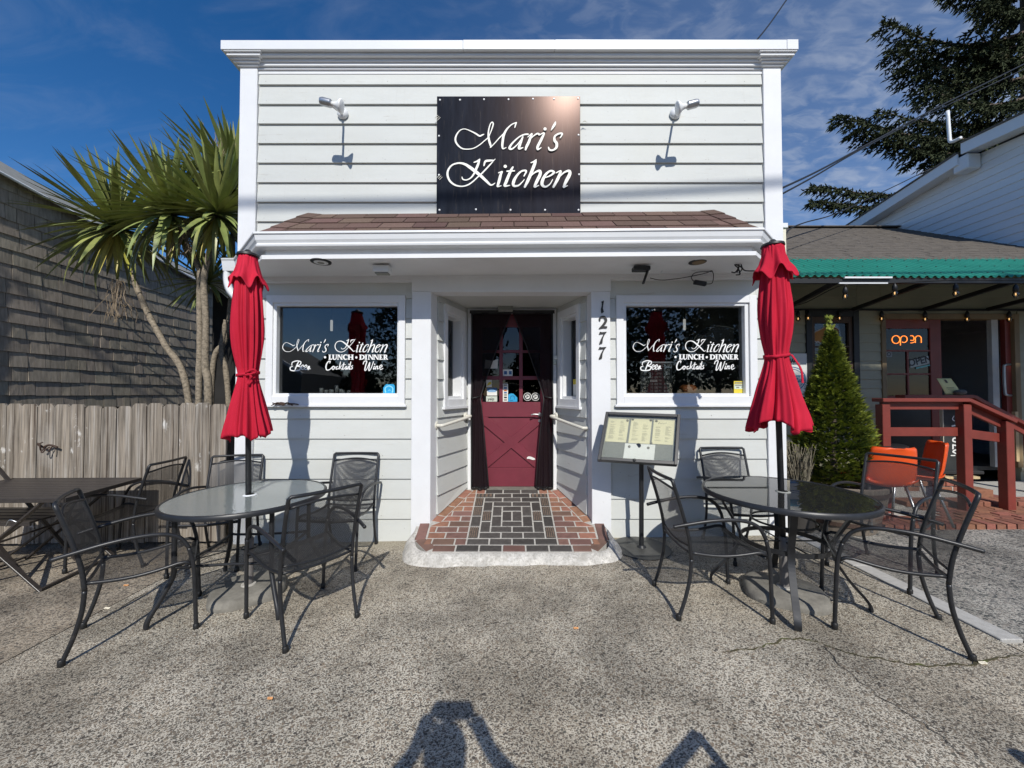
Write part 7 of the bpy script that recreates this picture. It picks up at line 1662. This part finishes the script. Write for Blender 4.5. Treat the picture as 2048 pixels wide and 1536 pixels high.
for i in range(120):
    a = rC.uniform(0, 6.28); p = Vector((hc.x+rC.uniform(-.03, .03), 3.9+rC.uniform(-.03, .03), .30)); pts = [p]
    for k in range(4): p = p+Vector((math.cos(a)*rC.uniform(.0, .05), math.sin(a)*rC.uniform(0, .05), rC.uniform(.08, .18))); pts.append(p)
    b.tube(pts, .0035, 3)
    for k in range(3): spray(b, pts[rC.choice([2, 3, 4])], Vector((math.cos(a), math.sin(a), .6)).normalized(), Vector((0, 0, 1)), .022, 0)
b.build('twigs', mat('heather_grey', (.16, .14, .10), .9, .4, 20, spots=[(12, (1, 1, 1), .55, .7, .6, (.10, .12, .05))]), hb, fix=False)
b = MB(); b.lathe([(.12, 0), (.15, .28), (.155, .30), (.13, .30), (.12, .26), (.01, .26)], (hc.x, 3.9, zc0), 18); b.build('pot', mat('dark_pot', (.05, .045, .04), .6), hb, smooth=True, angle=40)
# ------------------------------------------------------------------ white gable house at far right
wh = thing('white_gable_house', 'white clapboard gable house rising behind the pizza restaurant roof', 'building', (9, 8, 0)); WX2 = 8.6
rk_ = [PX(1700, 462, WX2), PX(1962, 300, WX2), PX(2048, 262, WX2)]
far_ = rk_[0]; k2 = rk_[1]; near = Vector((WX2, 4.9, k2.z+(rk_[2].z-k2.z)*((4.9-k2.y)/(rk_[2].y-k2.y))))
top_at = lambda y: (far_.z+(k2.z-far_.z)*((y-far_.y)/(k2.y-far_.y))) if y > k2.y else (k2.z+(near.z-k2.z)*((y-k2.y)/(near.y-k2.y)))
b = MB(); b.prism([(WX2+.02, 4.9, 0), (WX2+.02, far_.y-.15, 0), (WX2+.02, far_.y-.15, top_at(far_.y-.15)-.05), (WX2+.02, k2.y, top_at(k2.y)-.05), (WX2+.02, 4.9, top_at(4.9)-.05)], (7, 0, 0)); b.build('wall', PALEH, wh)
z = 2.6
while z < 7:
    z1 = z+.145; ys0, ys1 = 4.9, far_.y-.15
    # clip by sloping roof edge
    n = 24; ok = [ys0+(ys1-ys0)*i/n for i in range(n+1) if top_at(ys0+(ys1-ys0)*i/n)-.06 > z1]
    if ok:
        ye = max(ok); m_ = MB(); m_.hexa([(WX2-.016, ys0, z), (WX2-.016, ye, z), (WX2+.02, ye, z), (WX2+.02, ys0, z), (WX2-.002, ys0, z1), (WX2-.002, ye, z1), (WX2+.02, ye, z1), (WX2+.02, ys0, z1)]); m_.build('siding_board', PALEH, wh, fix=False)
    z = z1
def rake(a, c, nm, m=None):
    b = MB(); up_ = Vector((0, 0, .20)); o_ = Vector((-.30, 0, 0)); b.hexa([a+o_, c+o_, c+o_+Vector((.03, 0, 0)), a+o_+Vector((.03, 0, 0)), a+o_+up_, c+o_+up_, c+o_+up_+Vector((.03, 0, 0)), a+o_+up_+Vector((.03, 0, 0))]); b.build('rake_board', ALU, wh)
    b = MB(); b.prism([a+o_+Vector((.03, 0, .03)), c+o_+Vector((.03, 0, .03)), c+Vector((.02, 0, .03)), a+Vector((.02, 0, .03))], (0, 0, .02)); b.build('eave_soffit', PALEH, wh)
    b = MB(); b.prism([a+o_+up_+Vector((-.02, 0, .002)), c+o_+up_+Vector((-.02, 0, .002)), c+Vector((7, 0, .2)), a+Vector((7, 0, .2))], (0, 0, .03)); b.build('roof', ASPHALT_G, wh)
rake(far_+Vector((0, .05, -.22)), k2+Vector((0, .12, -.20)), 'a'); rake(k2+Vector((0, .06, -.04)), near+Vector((0, 0, -.04)), 'b')
b = MB(); b.box(WX2-.27, WX2-.02, k2.y-.02, k2.y+.22, k2.z-.34, k2.z-.06); b.build('eave_return', PALEH, wh, bevel=.02)
q = PX(1922, 272, WX2-.34); b = MB(); b.tube(smooth_path([q+Vector((0, .0, -.03)), q+Vector((0, .11, -.02)), q+Vector((0, .17, .02)), q+Vector((0, .18, .12)), q+Vector((0, .20, .62))], 4), .028, 10); b.build('vent_pipe', ALU, wh, smooth=True)
# ------------------------------------------------------------------ spruce
spn = thing('spruce_tree', 'big dark spruce with long drooping boughs behind the white gable house', 'tree', (17.6, 12.4, 0)); rS = random.Random(21)
YSP = 12.4; tx = 17.6; b = MB(); b.tube([(tx, YSP, 0), (tx+.1, YSP, 8), (tx, YSP, 16), (tx-.05, YSP, 24)], [.55, .42, .25, .06], 14); b.build('trunk', SPRUCEB, spn, smooth=True)
SB_ = MB(); BB = MB()
def spike(p, d, l, w_):
    u = d.orthogonal().normalized(); v = d.cross(u); m_ = p+d*l*.45; ang = rS.uniform(0, 3); u, v = u*math.cos(ang)+v*math.sin(ang), v*math.cos(ang)-u*math.sin(ang)
    SB_.add([p, m_+u*w_, m_-u*w_*.6+v*w_*.8, m_-u*w_*.6-v*w_*.8, p+d*l], [(0, 1, 2), (0, 2, 3), (0, 3, 1), (4, 2, 1), (4, 3, 2), (4, 1, 3)])
def bough(root, tip, sag, width, dens=1.0):
    L_ = (tip-root).length; n = int(30*L_/5); pts = []
    for i in range(n+1):
        t = i/n; p = root.lerp(tip, t); p.z += -sag*math.sin(math.pi*min(1, t*1.08))**1.0+.25*max(0, t-.8)/.2*.6; pts.append(p)
    BB.tube(pts, [.07*(1-i/n)+.012 for i in range(n+1)], 6)
    ax = (tip-root); ax.z = 0; ax.normalize(); sd = Vector((-ax.y, ax.x, 0))
    for i in range(2, n+1):
        t = i/n; p = pts[i]; d0 = (pts[i]-pts[i-1]).normalized()
        for s in (-1, 1):
            for rep in range(2):
                if rS.random() > dens: continue
                ln = width*(1.05-t*.72)*rS.uniform(.55, 1.1); dr_ = rS.uniform(.25, 1.0); d = (d0*.75+sd*s*rS.uniform(.35, .9)+Vector((0, 0, -dr_))).normalized()
                m = max(3, int(ln/.10)); q = p.copy()
                for k in range(m):
                    d2 = (d+Vector((0, 0, -.07*k))).normalized(); q2 = q+d2*(ln/m)
                    for j in range(4):
                        e = (d2*.9+Vector((rS.uniform(-.9, .9), rS.uniform(-.9, .9), rS.uniform(-.6, .6)))).normalized(); spike(q.lerp(q2, rS.random()), e, rS.uniform(.10, .20), rS.uniform(.020, .032))
                    q = q2
                spike(q, d2, .2, .024)
        for j in range(4): spike(p, (d0+Vector((rS.uniform(-.8, .8), rS.uniform(-.8, .8), rS.uniform(-.2, .9)))).normalized(), rS.uniform(.12, .22), .024)
BL = [((2160, -30), (1895, -10), .1, .9), ((2160, 10), (1960, 18), .2, 1.0), ((2170, 60), (1772, 58), .55, 1.3), ((2170, 80), (1800, 95), .5, 1.3), ((2170, 110), (1782, 112), .5, 1.4), ((2170, 150), (1800, 150), .4, 1.3), ((2170, 190), (1850, 185), .4, 1.3), ((2170, 235), (1760, 232), .3, 1.0), ((2170, 260), (1678, 243), .45, 1.0), ((2170, 285), (1712, 272), .5, 1.1), ((2170, 240), (1830, 250), .5, 1.4), ((2170, 360), (1625, 382), .35, .75), ((2170, 390), (1626, 412), .25, .7), ((2170, 120), (1950, 70), .3, 1.2), ((2170, 30), (1990, -20), .3, 1.2), ((2170, 330), (1850, 300), .5, 1.2)]
for i, (r0, t0, sag, wd_) in enumerate(BL):
    yo = rS.uniform(-1.6, 1.6); root = P(*r0, YSP); root.x = tx; tip = P(*t0, YSP+yo); bough(root, tip, sag, wd_)
for i in range(16):
    a = R(-75+67*i); z = 4.5+i*1.2; root = Vector((tx, YSP, z)); rr_ = 5.2*(1-i/20); tip = root+Vector((math.cos(a)*rr_, math.sin(a)*rr_, -.6))
    if tip.x > tx-1: bough(root, tip, .5, 1.2, .6)
SB_.build('needle_twigs', SPRUCE, spn, fix=False); BB.build('branches', SPRUCEB, spn, smooth=True)
# ------------------------------------------------------------------ wires
def cable(label, pts, r, name='overhead_cable', sag=0):
    b = MB(); b.tube(smooth_path(pts, 10), r, 6); o = b.build(name, BLACK, None, smooth=True); tag(o, label, 'cable', None); return o
cable('upper of the two black service cables rising from the restaurant corner to the right', [P(1560, 378, 4.6), P(1640, 340, 5.4), P(1740, 286, 6.4), P(1880, 212, 7.6), P(2048, 128, 9), P(2200, 50, 10)], .014)
cable('lower of the two black service cables at the restaurant corner', [P(1560, 390, 4.6), P(1630, 352, 5.3), P(1720, 300, 6.2), P(1870, 222, 7.6), P(2048, 138, 9), P(2200, 60, 10)], .012)
cable('thin black cable from the cream corner board into the spruce', [P(1572, 470, 5.0), P(1580, 458, 5.1), P(1610, 445, 5.5), P(1680, 424, 6.5), P(1790, 372, 8), P(1880, 330, 8.3), P(2048, 268, 7.2)], .010)
cable('black cable crossing the sky above the coping', [P(1512, 82, 4.4), P(1545, 40, 4.8), P(1600, -40, 5.4)], .009)
cable('utility cable strung over the street behind the viewer', [(-30, -6.6, 12.5), (-14, -6.3, 11.75), (-1.2, -6.1, 11.62), (4.2, -6.1, 11.83), (12, -6.0, 12.3), (30, -5.5, 13.6)], .035, 'street_cable')
# ------------------------------------------------------------------ litter
def litter(label, px, py, s, m, rot):
    g_ = G(px, py); b = MB(); pts = []
    for k in range(8): a = 6.283*k/8; pts.append(Vector((g_.x, g_.y, g_.z+.006))+Vector((math.cos(a)*s, math.sin(a)*s*.45, .004*math.sin(3*a))).copy())
    b.prism(pts, (0, 0, .0015)); o = b.build('fallen_leaf', m); tag(o, label, 'leaf', 'scraps on the pavement')
LO = mat('orange_dead_leaf', (.62, .30, .12), .8); LW = mat('pale_dead_leaf', (.72, .66, .52), .8)
litter('small orange dead leaf on open pavement left of the photographer shadow', 540, 1399, .014, LO, 0)
litter('pale dead leaf beside the mossy crack at right', 1966, 1328, .022, LW, 0)
litter('tan dead leaf between the chairs at left', 252, 1172, .02, LO, 0)
litter('pale orange leaf scrap in the middle of the pavement', 1152, 1258, .016, LO, 0)
litter('thin pale scrap near the left chair shadow', 214, 1218, .022, LW, 0)
# ------------------------------------------------------------------ what stands behind the viewer: trees, house, photographer, added shadow stand
def far_tree(label, x, y, h, r, seed, kind):
    q = random.Random(seed); t = thing('street_tree', label, 'tree', (x, y, 0), 'trees across the street'); b = MB(); b.tube([(x, y, -.05), (x+.1, y, h*.4), (x, y, h*.95)], [.2, .14, .03], 8); b.build('trunk', SPRUCEB, t)
    b = MB()
    for i in range(2600):
        zf_ = q.random(); z = h*(.18+.82*zf_); rr = r*((1-zf_)**.8 if kind else math.sin(math.pi*min(1, .12+zf_*.9))**.7)*q.random()**.5*(1+.3*noise.noise(Vector((x+i*.01, zf_*6, seed)))); a = q.uniform(0, 6.283)
        p = Vector((x+rr*math.cos(a), y+rr*math.sin(a), z)); s = q.uniform(.10, .24)*(1.2 if kind else 1); u = Vector((q.uniform(-1, 1), q.uniform(-1, 1), q.uniform(-1, 1))).normalized(); v = u.orthogonal().normalized(); b.add([p-u*s, p+v*s*.5, p+u*s, p-v*s*.5], [(0, 1, 2, 3)])
    b.build('crown', TREEG, t, fix=False)
for i, (x, y, h, r, k) in enumerate([(-22, -24, 4.6, 2.4, 1), (-17, -27, 5.0, 2.6, 1), (-13.5, -26, 4.6, 2.2, 1), (-7.6, -18, 9, 2.4, 0), (-3.6, -19, 9.5, 3.0, 0), (1.4, -23, 6.4, 2.6, 1), (5.4, -15, 7.5, 2.8, 0), (9.3, -16, 8.8, 3.2, 0), (13.5, -17, 10, 3.0, 1), (18, -20, 9, 3, 0), (23, -22, 8, 3, 0)]):
    far_tree(('pointed conifer' if k else 'round leafy tree')+' across the street, '+['leftmost of the row by the dark house', 'just right of the dark house', 'third from the house', 'opposite the left window', 'opposite the doorway, left of centre', 'straight behind the viewer', 'nearest the viewer', 'opposite the right window', 'tallest of the row', 'second from the right end', 'at the right end of the row'][i], x, y, h, r, i+3, k)
fl = thing('street_tree', 'added bare-stemmed tree behind the viewer on the right, its flat crown shaped to shade the pizza restaurant wall', 'tree', (11, -6.2, 0)); b = MB(); b.tube(smooth_path([(11.5, -6.2, 0), (11.3, -6.2, 5), (10.2, -6.1, 9), (8.4, -6, 10.6)], 6), [.22-.007*i for i in range(19)], 10); b.tube(smooth_path([(10.2, -6.1, 9), (10.8, -6, 10.4), (11, -6, 11)], 5), .06, 6); b.build('trunk', SPRUCEB, fl)
qf = random.Random(77); b = MB()  # flat crown added out of view to keep sun off the pizza restaurant wall
for i in range(4200):
    a = qf.uniform(0, 6.283); r_ = qf.random()**.5; p = Vector((8.3+3.4*r_*math.cos(a), -6+.55*r_*math.sin(a), 11.02+.42*qf.uniform(-1, 1)*(1-r_*r_)**.5+.22*noise.noise(Vector((a*2, r_*3, 1))))); s = qf.uniform(.10, .2); u = Vector((qf.uniform(-1, 1), qf.uniform(-1, 1), qf.uniform(-1, 1))).normalized(); v = u.orthogonal().normalized(); b.add([p-u*s, p+v*s*.6, p+u*s, p-v*s*.6], [(0, 1, 2, 3)])
b.build('crown', TREEG, fl, fix=False)
ho = thing('street_house', 'dark house with pale gable across the street behind the viewer', 'house', (-20, -20, 0)); b = MB(); b.prism([(-24, -20, 0), (-15.5, -20, 0), (-15.5, -20, 3), (-19.8, -20, 5.6), (-24, -20, 3)], (0, -8, 0)); b.build('wall', mat('dark_house_wall', (.10, .10, .10), .8), ho); b = MB(); b.bar((-24.2, -19.8, 2.9), (-19.8, -19.8, 5.75), .25, .2); b.bar((-15.3, -19.8, 2.9), (-19.8, -19.8, 5.75), .25, .2); b.build('rake_board', WHITE, ho)
# photographer, holding a phone at the camera
pe = thing('person', 'person in dark clothes holding up a phone with both hands, elbows out', 'person', (.04, -.42, gz(0)))
J = {'pel': (.04, -.46, .92), 'sp1': (.04, -.46, 1.08), 'sp2': (.04, -.45, 1.28), 'nk': (.04, -.43, 1.44), 'hd0': (.03, -.40, 1.52), 'hd1': (.02, -.37, 1.60), 'hd2': (.02, -.375, 1.68),
     'lsh': (-.15, -.44, 1.38), 'lel': (-.36, -.28, 1.22), 'lwr': (-.15, -.10, 1.38), 'lha': (-.10, -.075, 1.515), 'rsh': (.23, -.44, 1.38), 'rel': (.43, -.28, 1.24), 'rwr': (.16, -.10, 1.39), 'rha': (.10, -.075, 1.505),
     'lhp': (-.05, -.46, .88), 'lkn': (-.08, -.42, .48), 'lan': (-.09, -.46, .08), 'lto': (-.11, -.30, .035), 'rhp': (.13, -.46, .88), 'rkn': (.16, -.42, .48), 'ran': (.17, -.46, .08), 'rto': (.19, -.30, .035)}
RAD = {'pel': .13, 'sp1': .125, 'sp2': .14, 'nk': .058, 'hd0': .072, 'hd1': .092, 'hd2': .075, 'lsh': .062, 'lel': .046, 'lwr': .03, 'lha': .036, 'rsh': .062, 'rel': .046, 'rwr': .03, 'rha': .036, 'lhp': .09, 'lkn': .06, 'lan': .042, 'lto': .035, 'rhp': .09, 'rkn': .06, 'ran': .042, 'rto': .035}
ED = [('pel', 'sp1'), ('sp1', 'sp2'), ('sp2', 'nk'), ('nk', 'hd0'), ('hd0', 'hd1'), ('hd1', 'hd2'), ('sp2', 'lsh'), ('lsh', 'lel'), ('lel', 'lwr'), ('lwr', 'lha'), ('sp2', 'rsh'), ('rsh', 'rel'), ('rel', 'rwr'), ('rwr', 'rha'), ('pel', 'lhp'), ('lhp', 'lkn'), ('lkn', 'lan'), ('lan', 'lto'), ('pel', 'rhp'), ('rhp', 'rkn'), ('rkn', 'ran'), ('ran', 'rto')]
def skin(name, joints, edges, rads, m, parent, root, sub=2):
    ks = list(joints); me = bpy.data.meshes.new(name); o0 = wloc(parent); me.from_pydata([tuple(Vector(joints[k])-o0) for k in ks], [(ks.index(a), ks.index(c)) for a, c in edges], []); o = link(name, me, parent)
    md = o.modifiers.new('skin', 'SKIN'); md.use_smooth_shade = True; md.branch_smoothing = .4
    for i, k in enumerate(ks): sv_ = me.skin_vertices[0].data[i]; sv_.radius = (rads[k], rads[k]); sv_.use_root = (k == root)
    s2 = o.modifiers.new('sub', 'SUBSURF'); s2.levels = sub; s2.render_levels = sub; me.materials.append(m); return o
body = skin('body', J, ED, RAD, mat('dark_clothes', (.03, .035, .05), .9, .2, 20), pe, 'pel')
SKIN = mat('skin', (.50, .30, .22), .5, .05, 10)
for s in (-1, 1):
    for k in range(4):
        jn = {'a': (s*.10, -.085, 1.505), 'b': (s*(.085), -.065, 1.542-.014*k), 'c': (s*.076, -.044+.001*k, 1.546-.016*k), 'd': (s*.062, -.043, 1.546-.0165*k)}
        skin('finger', jn, [('a', 'b'), ('b', 'c'), ('c', 'd')], {'a': .011, 'b': .0095, 'c': .0085, 'd': .007}, SKIN, pe, 'a', 1)
    jn = {'a': (s*.10, -.085, 1.485), 'b': (s*.082, -.078, 1.470), 'c': (s*.062, -.070, 1.478)}; skin('thumb', jn, [('a', 'b'), ('b', 'c')], {'a': .013, 'b': .010, 'c': .008}, SKIN, pe, 'a', 1)
b = MB(); b.grid(lambda u, v: Vector((.02, -.385, 1.635))+Vector((.088*math.sin(math.pi*(.02+.5*v))*math.cos(6.283*u), .100*math.sin(math.pi*(.02+.5*v))*math.sin(6.283*u)-.012, .095*math.cos(math.pi*(.02+.5*v)))), 20, 8, wrap=True); b.build('hair', mat('dark_hair', (.02, .015, .012), .6), pe, smooth=True)
for s in (-1, 1): b = MB(); b.lathe([(.004, -.002), (.011, .002), (.006, .006)], (.02+s*.032, -.285, 1.612), 10, (0, 1, 0)); b.build('eye', VINYL, pe)
b = MB(); b.hexa([(.008, -.292, 1.565), (.032, -.292, 1.565), (.03, -.27, 1.568), (.01, -.27, 1.568), (.014, -.292, 1.612), (.026, -.292, 1.612), (.022, -.282, 1.61), (.018, -.282, 1.61)]); b.build('nose', SKIN, pe, bevel=.004)
ph = thing('phone', 'black phone held up in both hands', 'phone', (0, -.05, 1.44)); b = MB(); b.box(-.078, .078, -.058, -.049, 1.47, 1.56); b.build('phone_body', BLACK, ph, bevel=.006); b = MB(); b.box(-.070, .070, -.060, -.0585, 1.475, 1.555); b.build('screen', BLACK, ph)
# stand and post added just out of frame to throw their shadows into it
ez = thing('shadow_stand', 'dark timber stand right of the photographer, added for the shadow it throws', 'shadow_caster', (.93, .56, gz(.9))); za = .90; ax_, ay = .935, .555
for (dy_, dz_, w_) in ((0, 0, .034), (-.10, -.035, .026)):
    b = MB(); b.bar((ax_, ay+dy_, za+dz_), (.40, ay+dy_, .58+dz_), w_, .03); b.build('strut', DARKWOOD, ez)
    b = MB(); b.bar((ax_, ay+dy_, za+dz_), (1.0, ay+dy_-.02, gz(1)), w_, .03); b.build('leg', DARKWOOD, ez)
    b = MB(); b.bar((.40, ay+dy_, .60+dz_), (.38, ay+dy_, gz(.4)), w_, .03); b.build('leg', DARKWOOD, ez)
b = MB(); b.bar((.38, ay, .20), (1.0, ay, .20), .04, .03); b.build('cross_bar', DARKWOOD, ez)
bo = thing('shadow_post', 'dark round-topped post right of the picture edge, added for its shadow', 'shadow_post', (2.12, .56, gz(2))); b = MB(); b.lathe([(.045, 0), (.045, .72), (.035, .78), (.01, .80)], (2.12, .56, gz(2)), 16); b.build('shaft', BLACKM, bo, smooth=True, angle=40)
print('leaves', NLEAF[0], 'objects', len(S.objects))
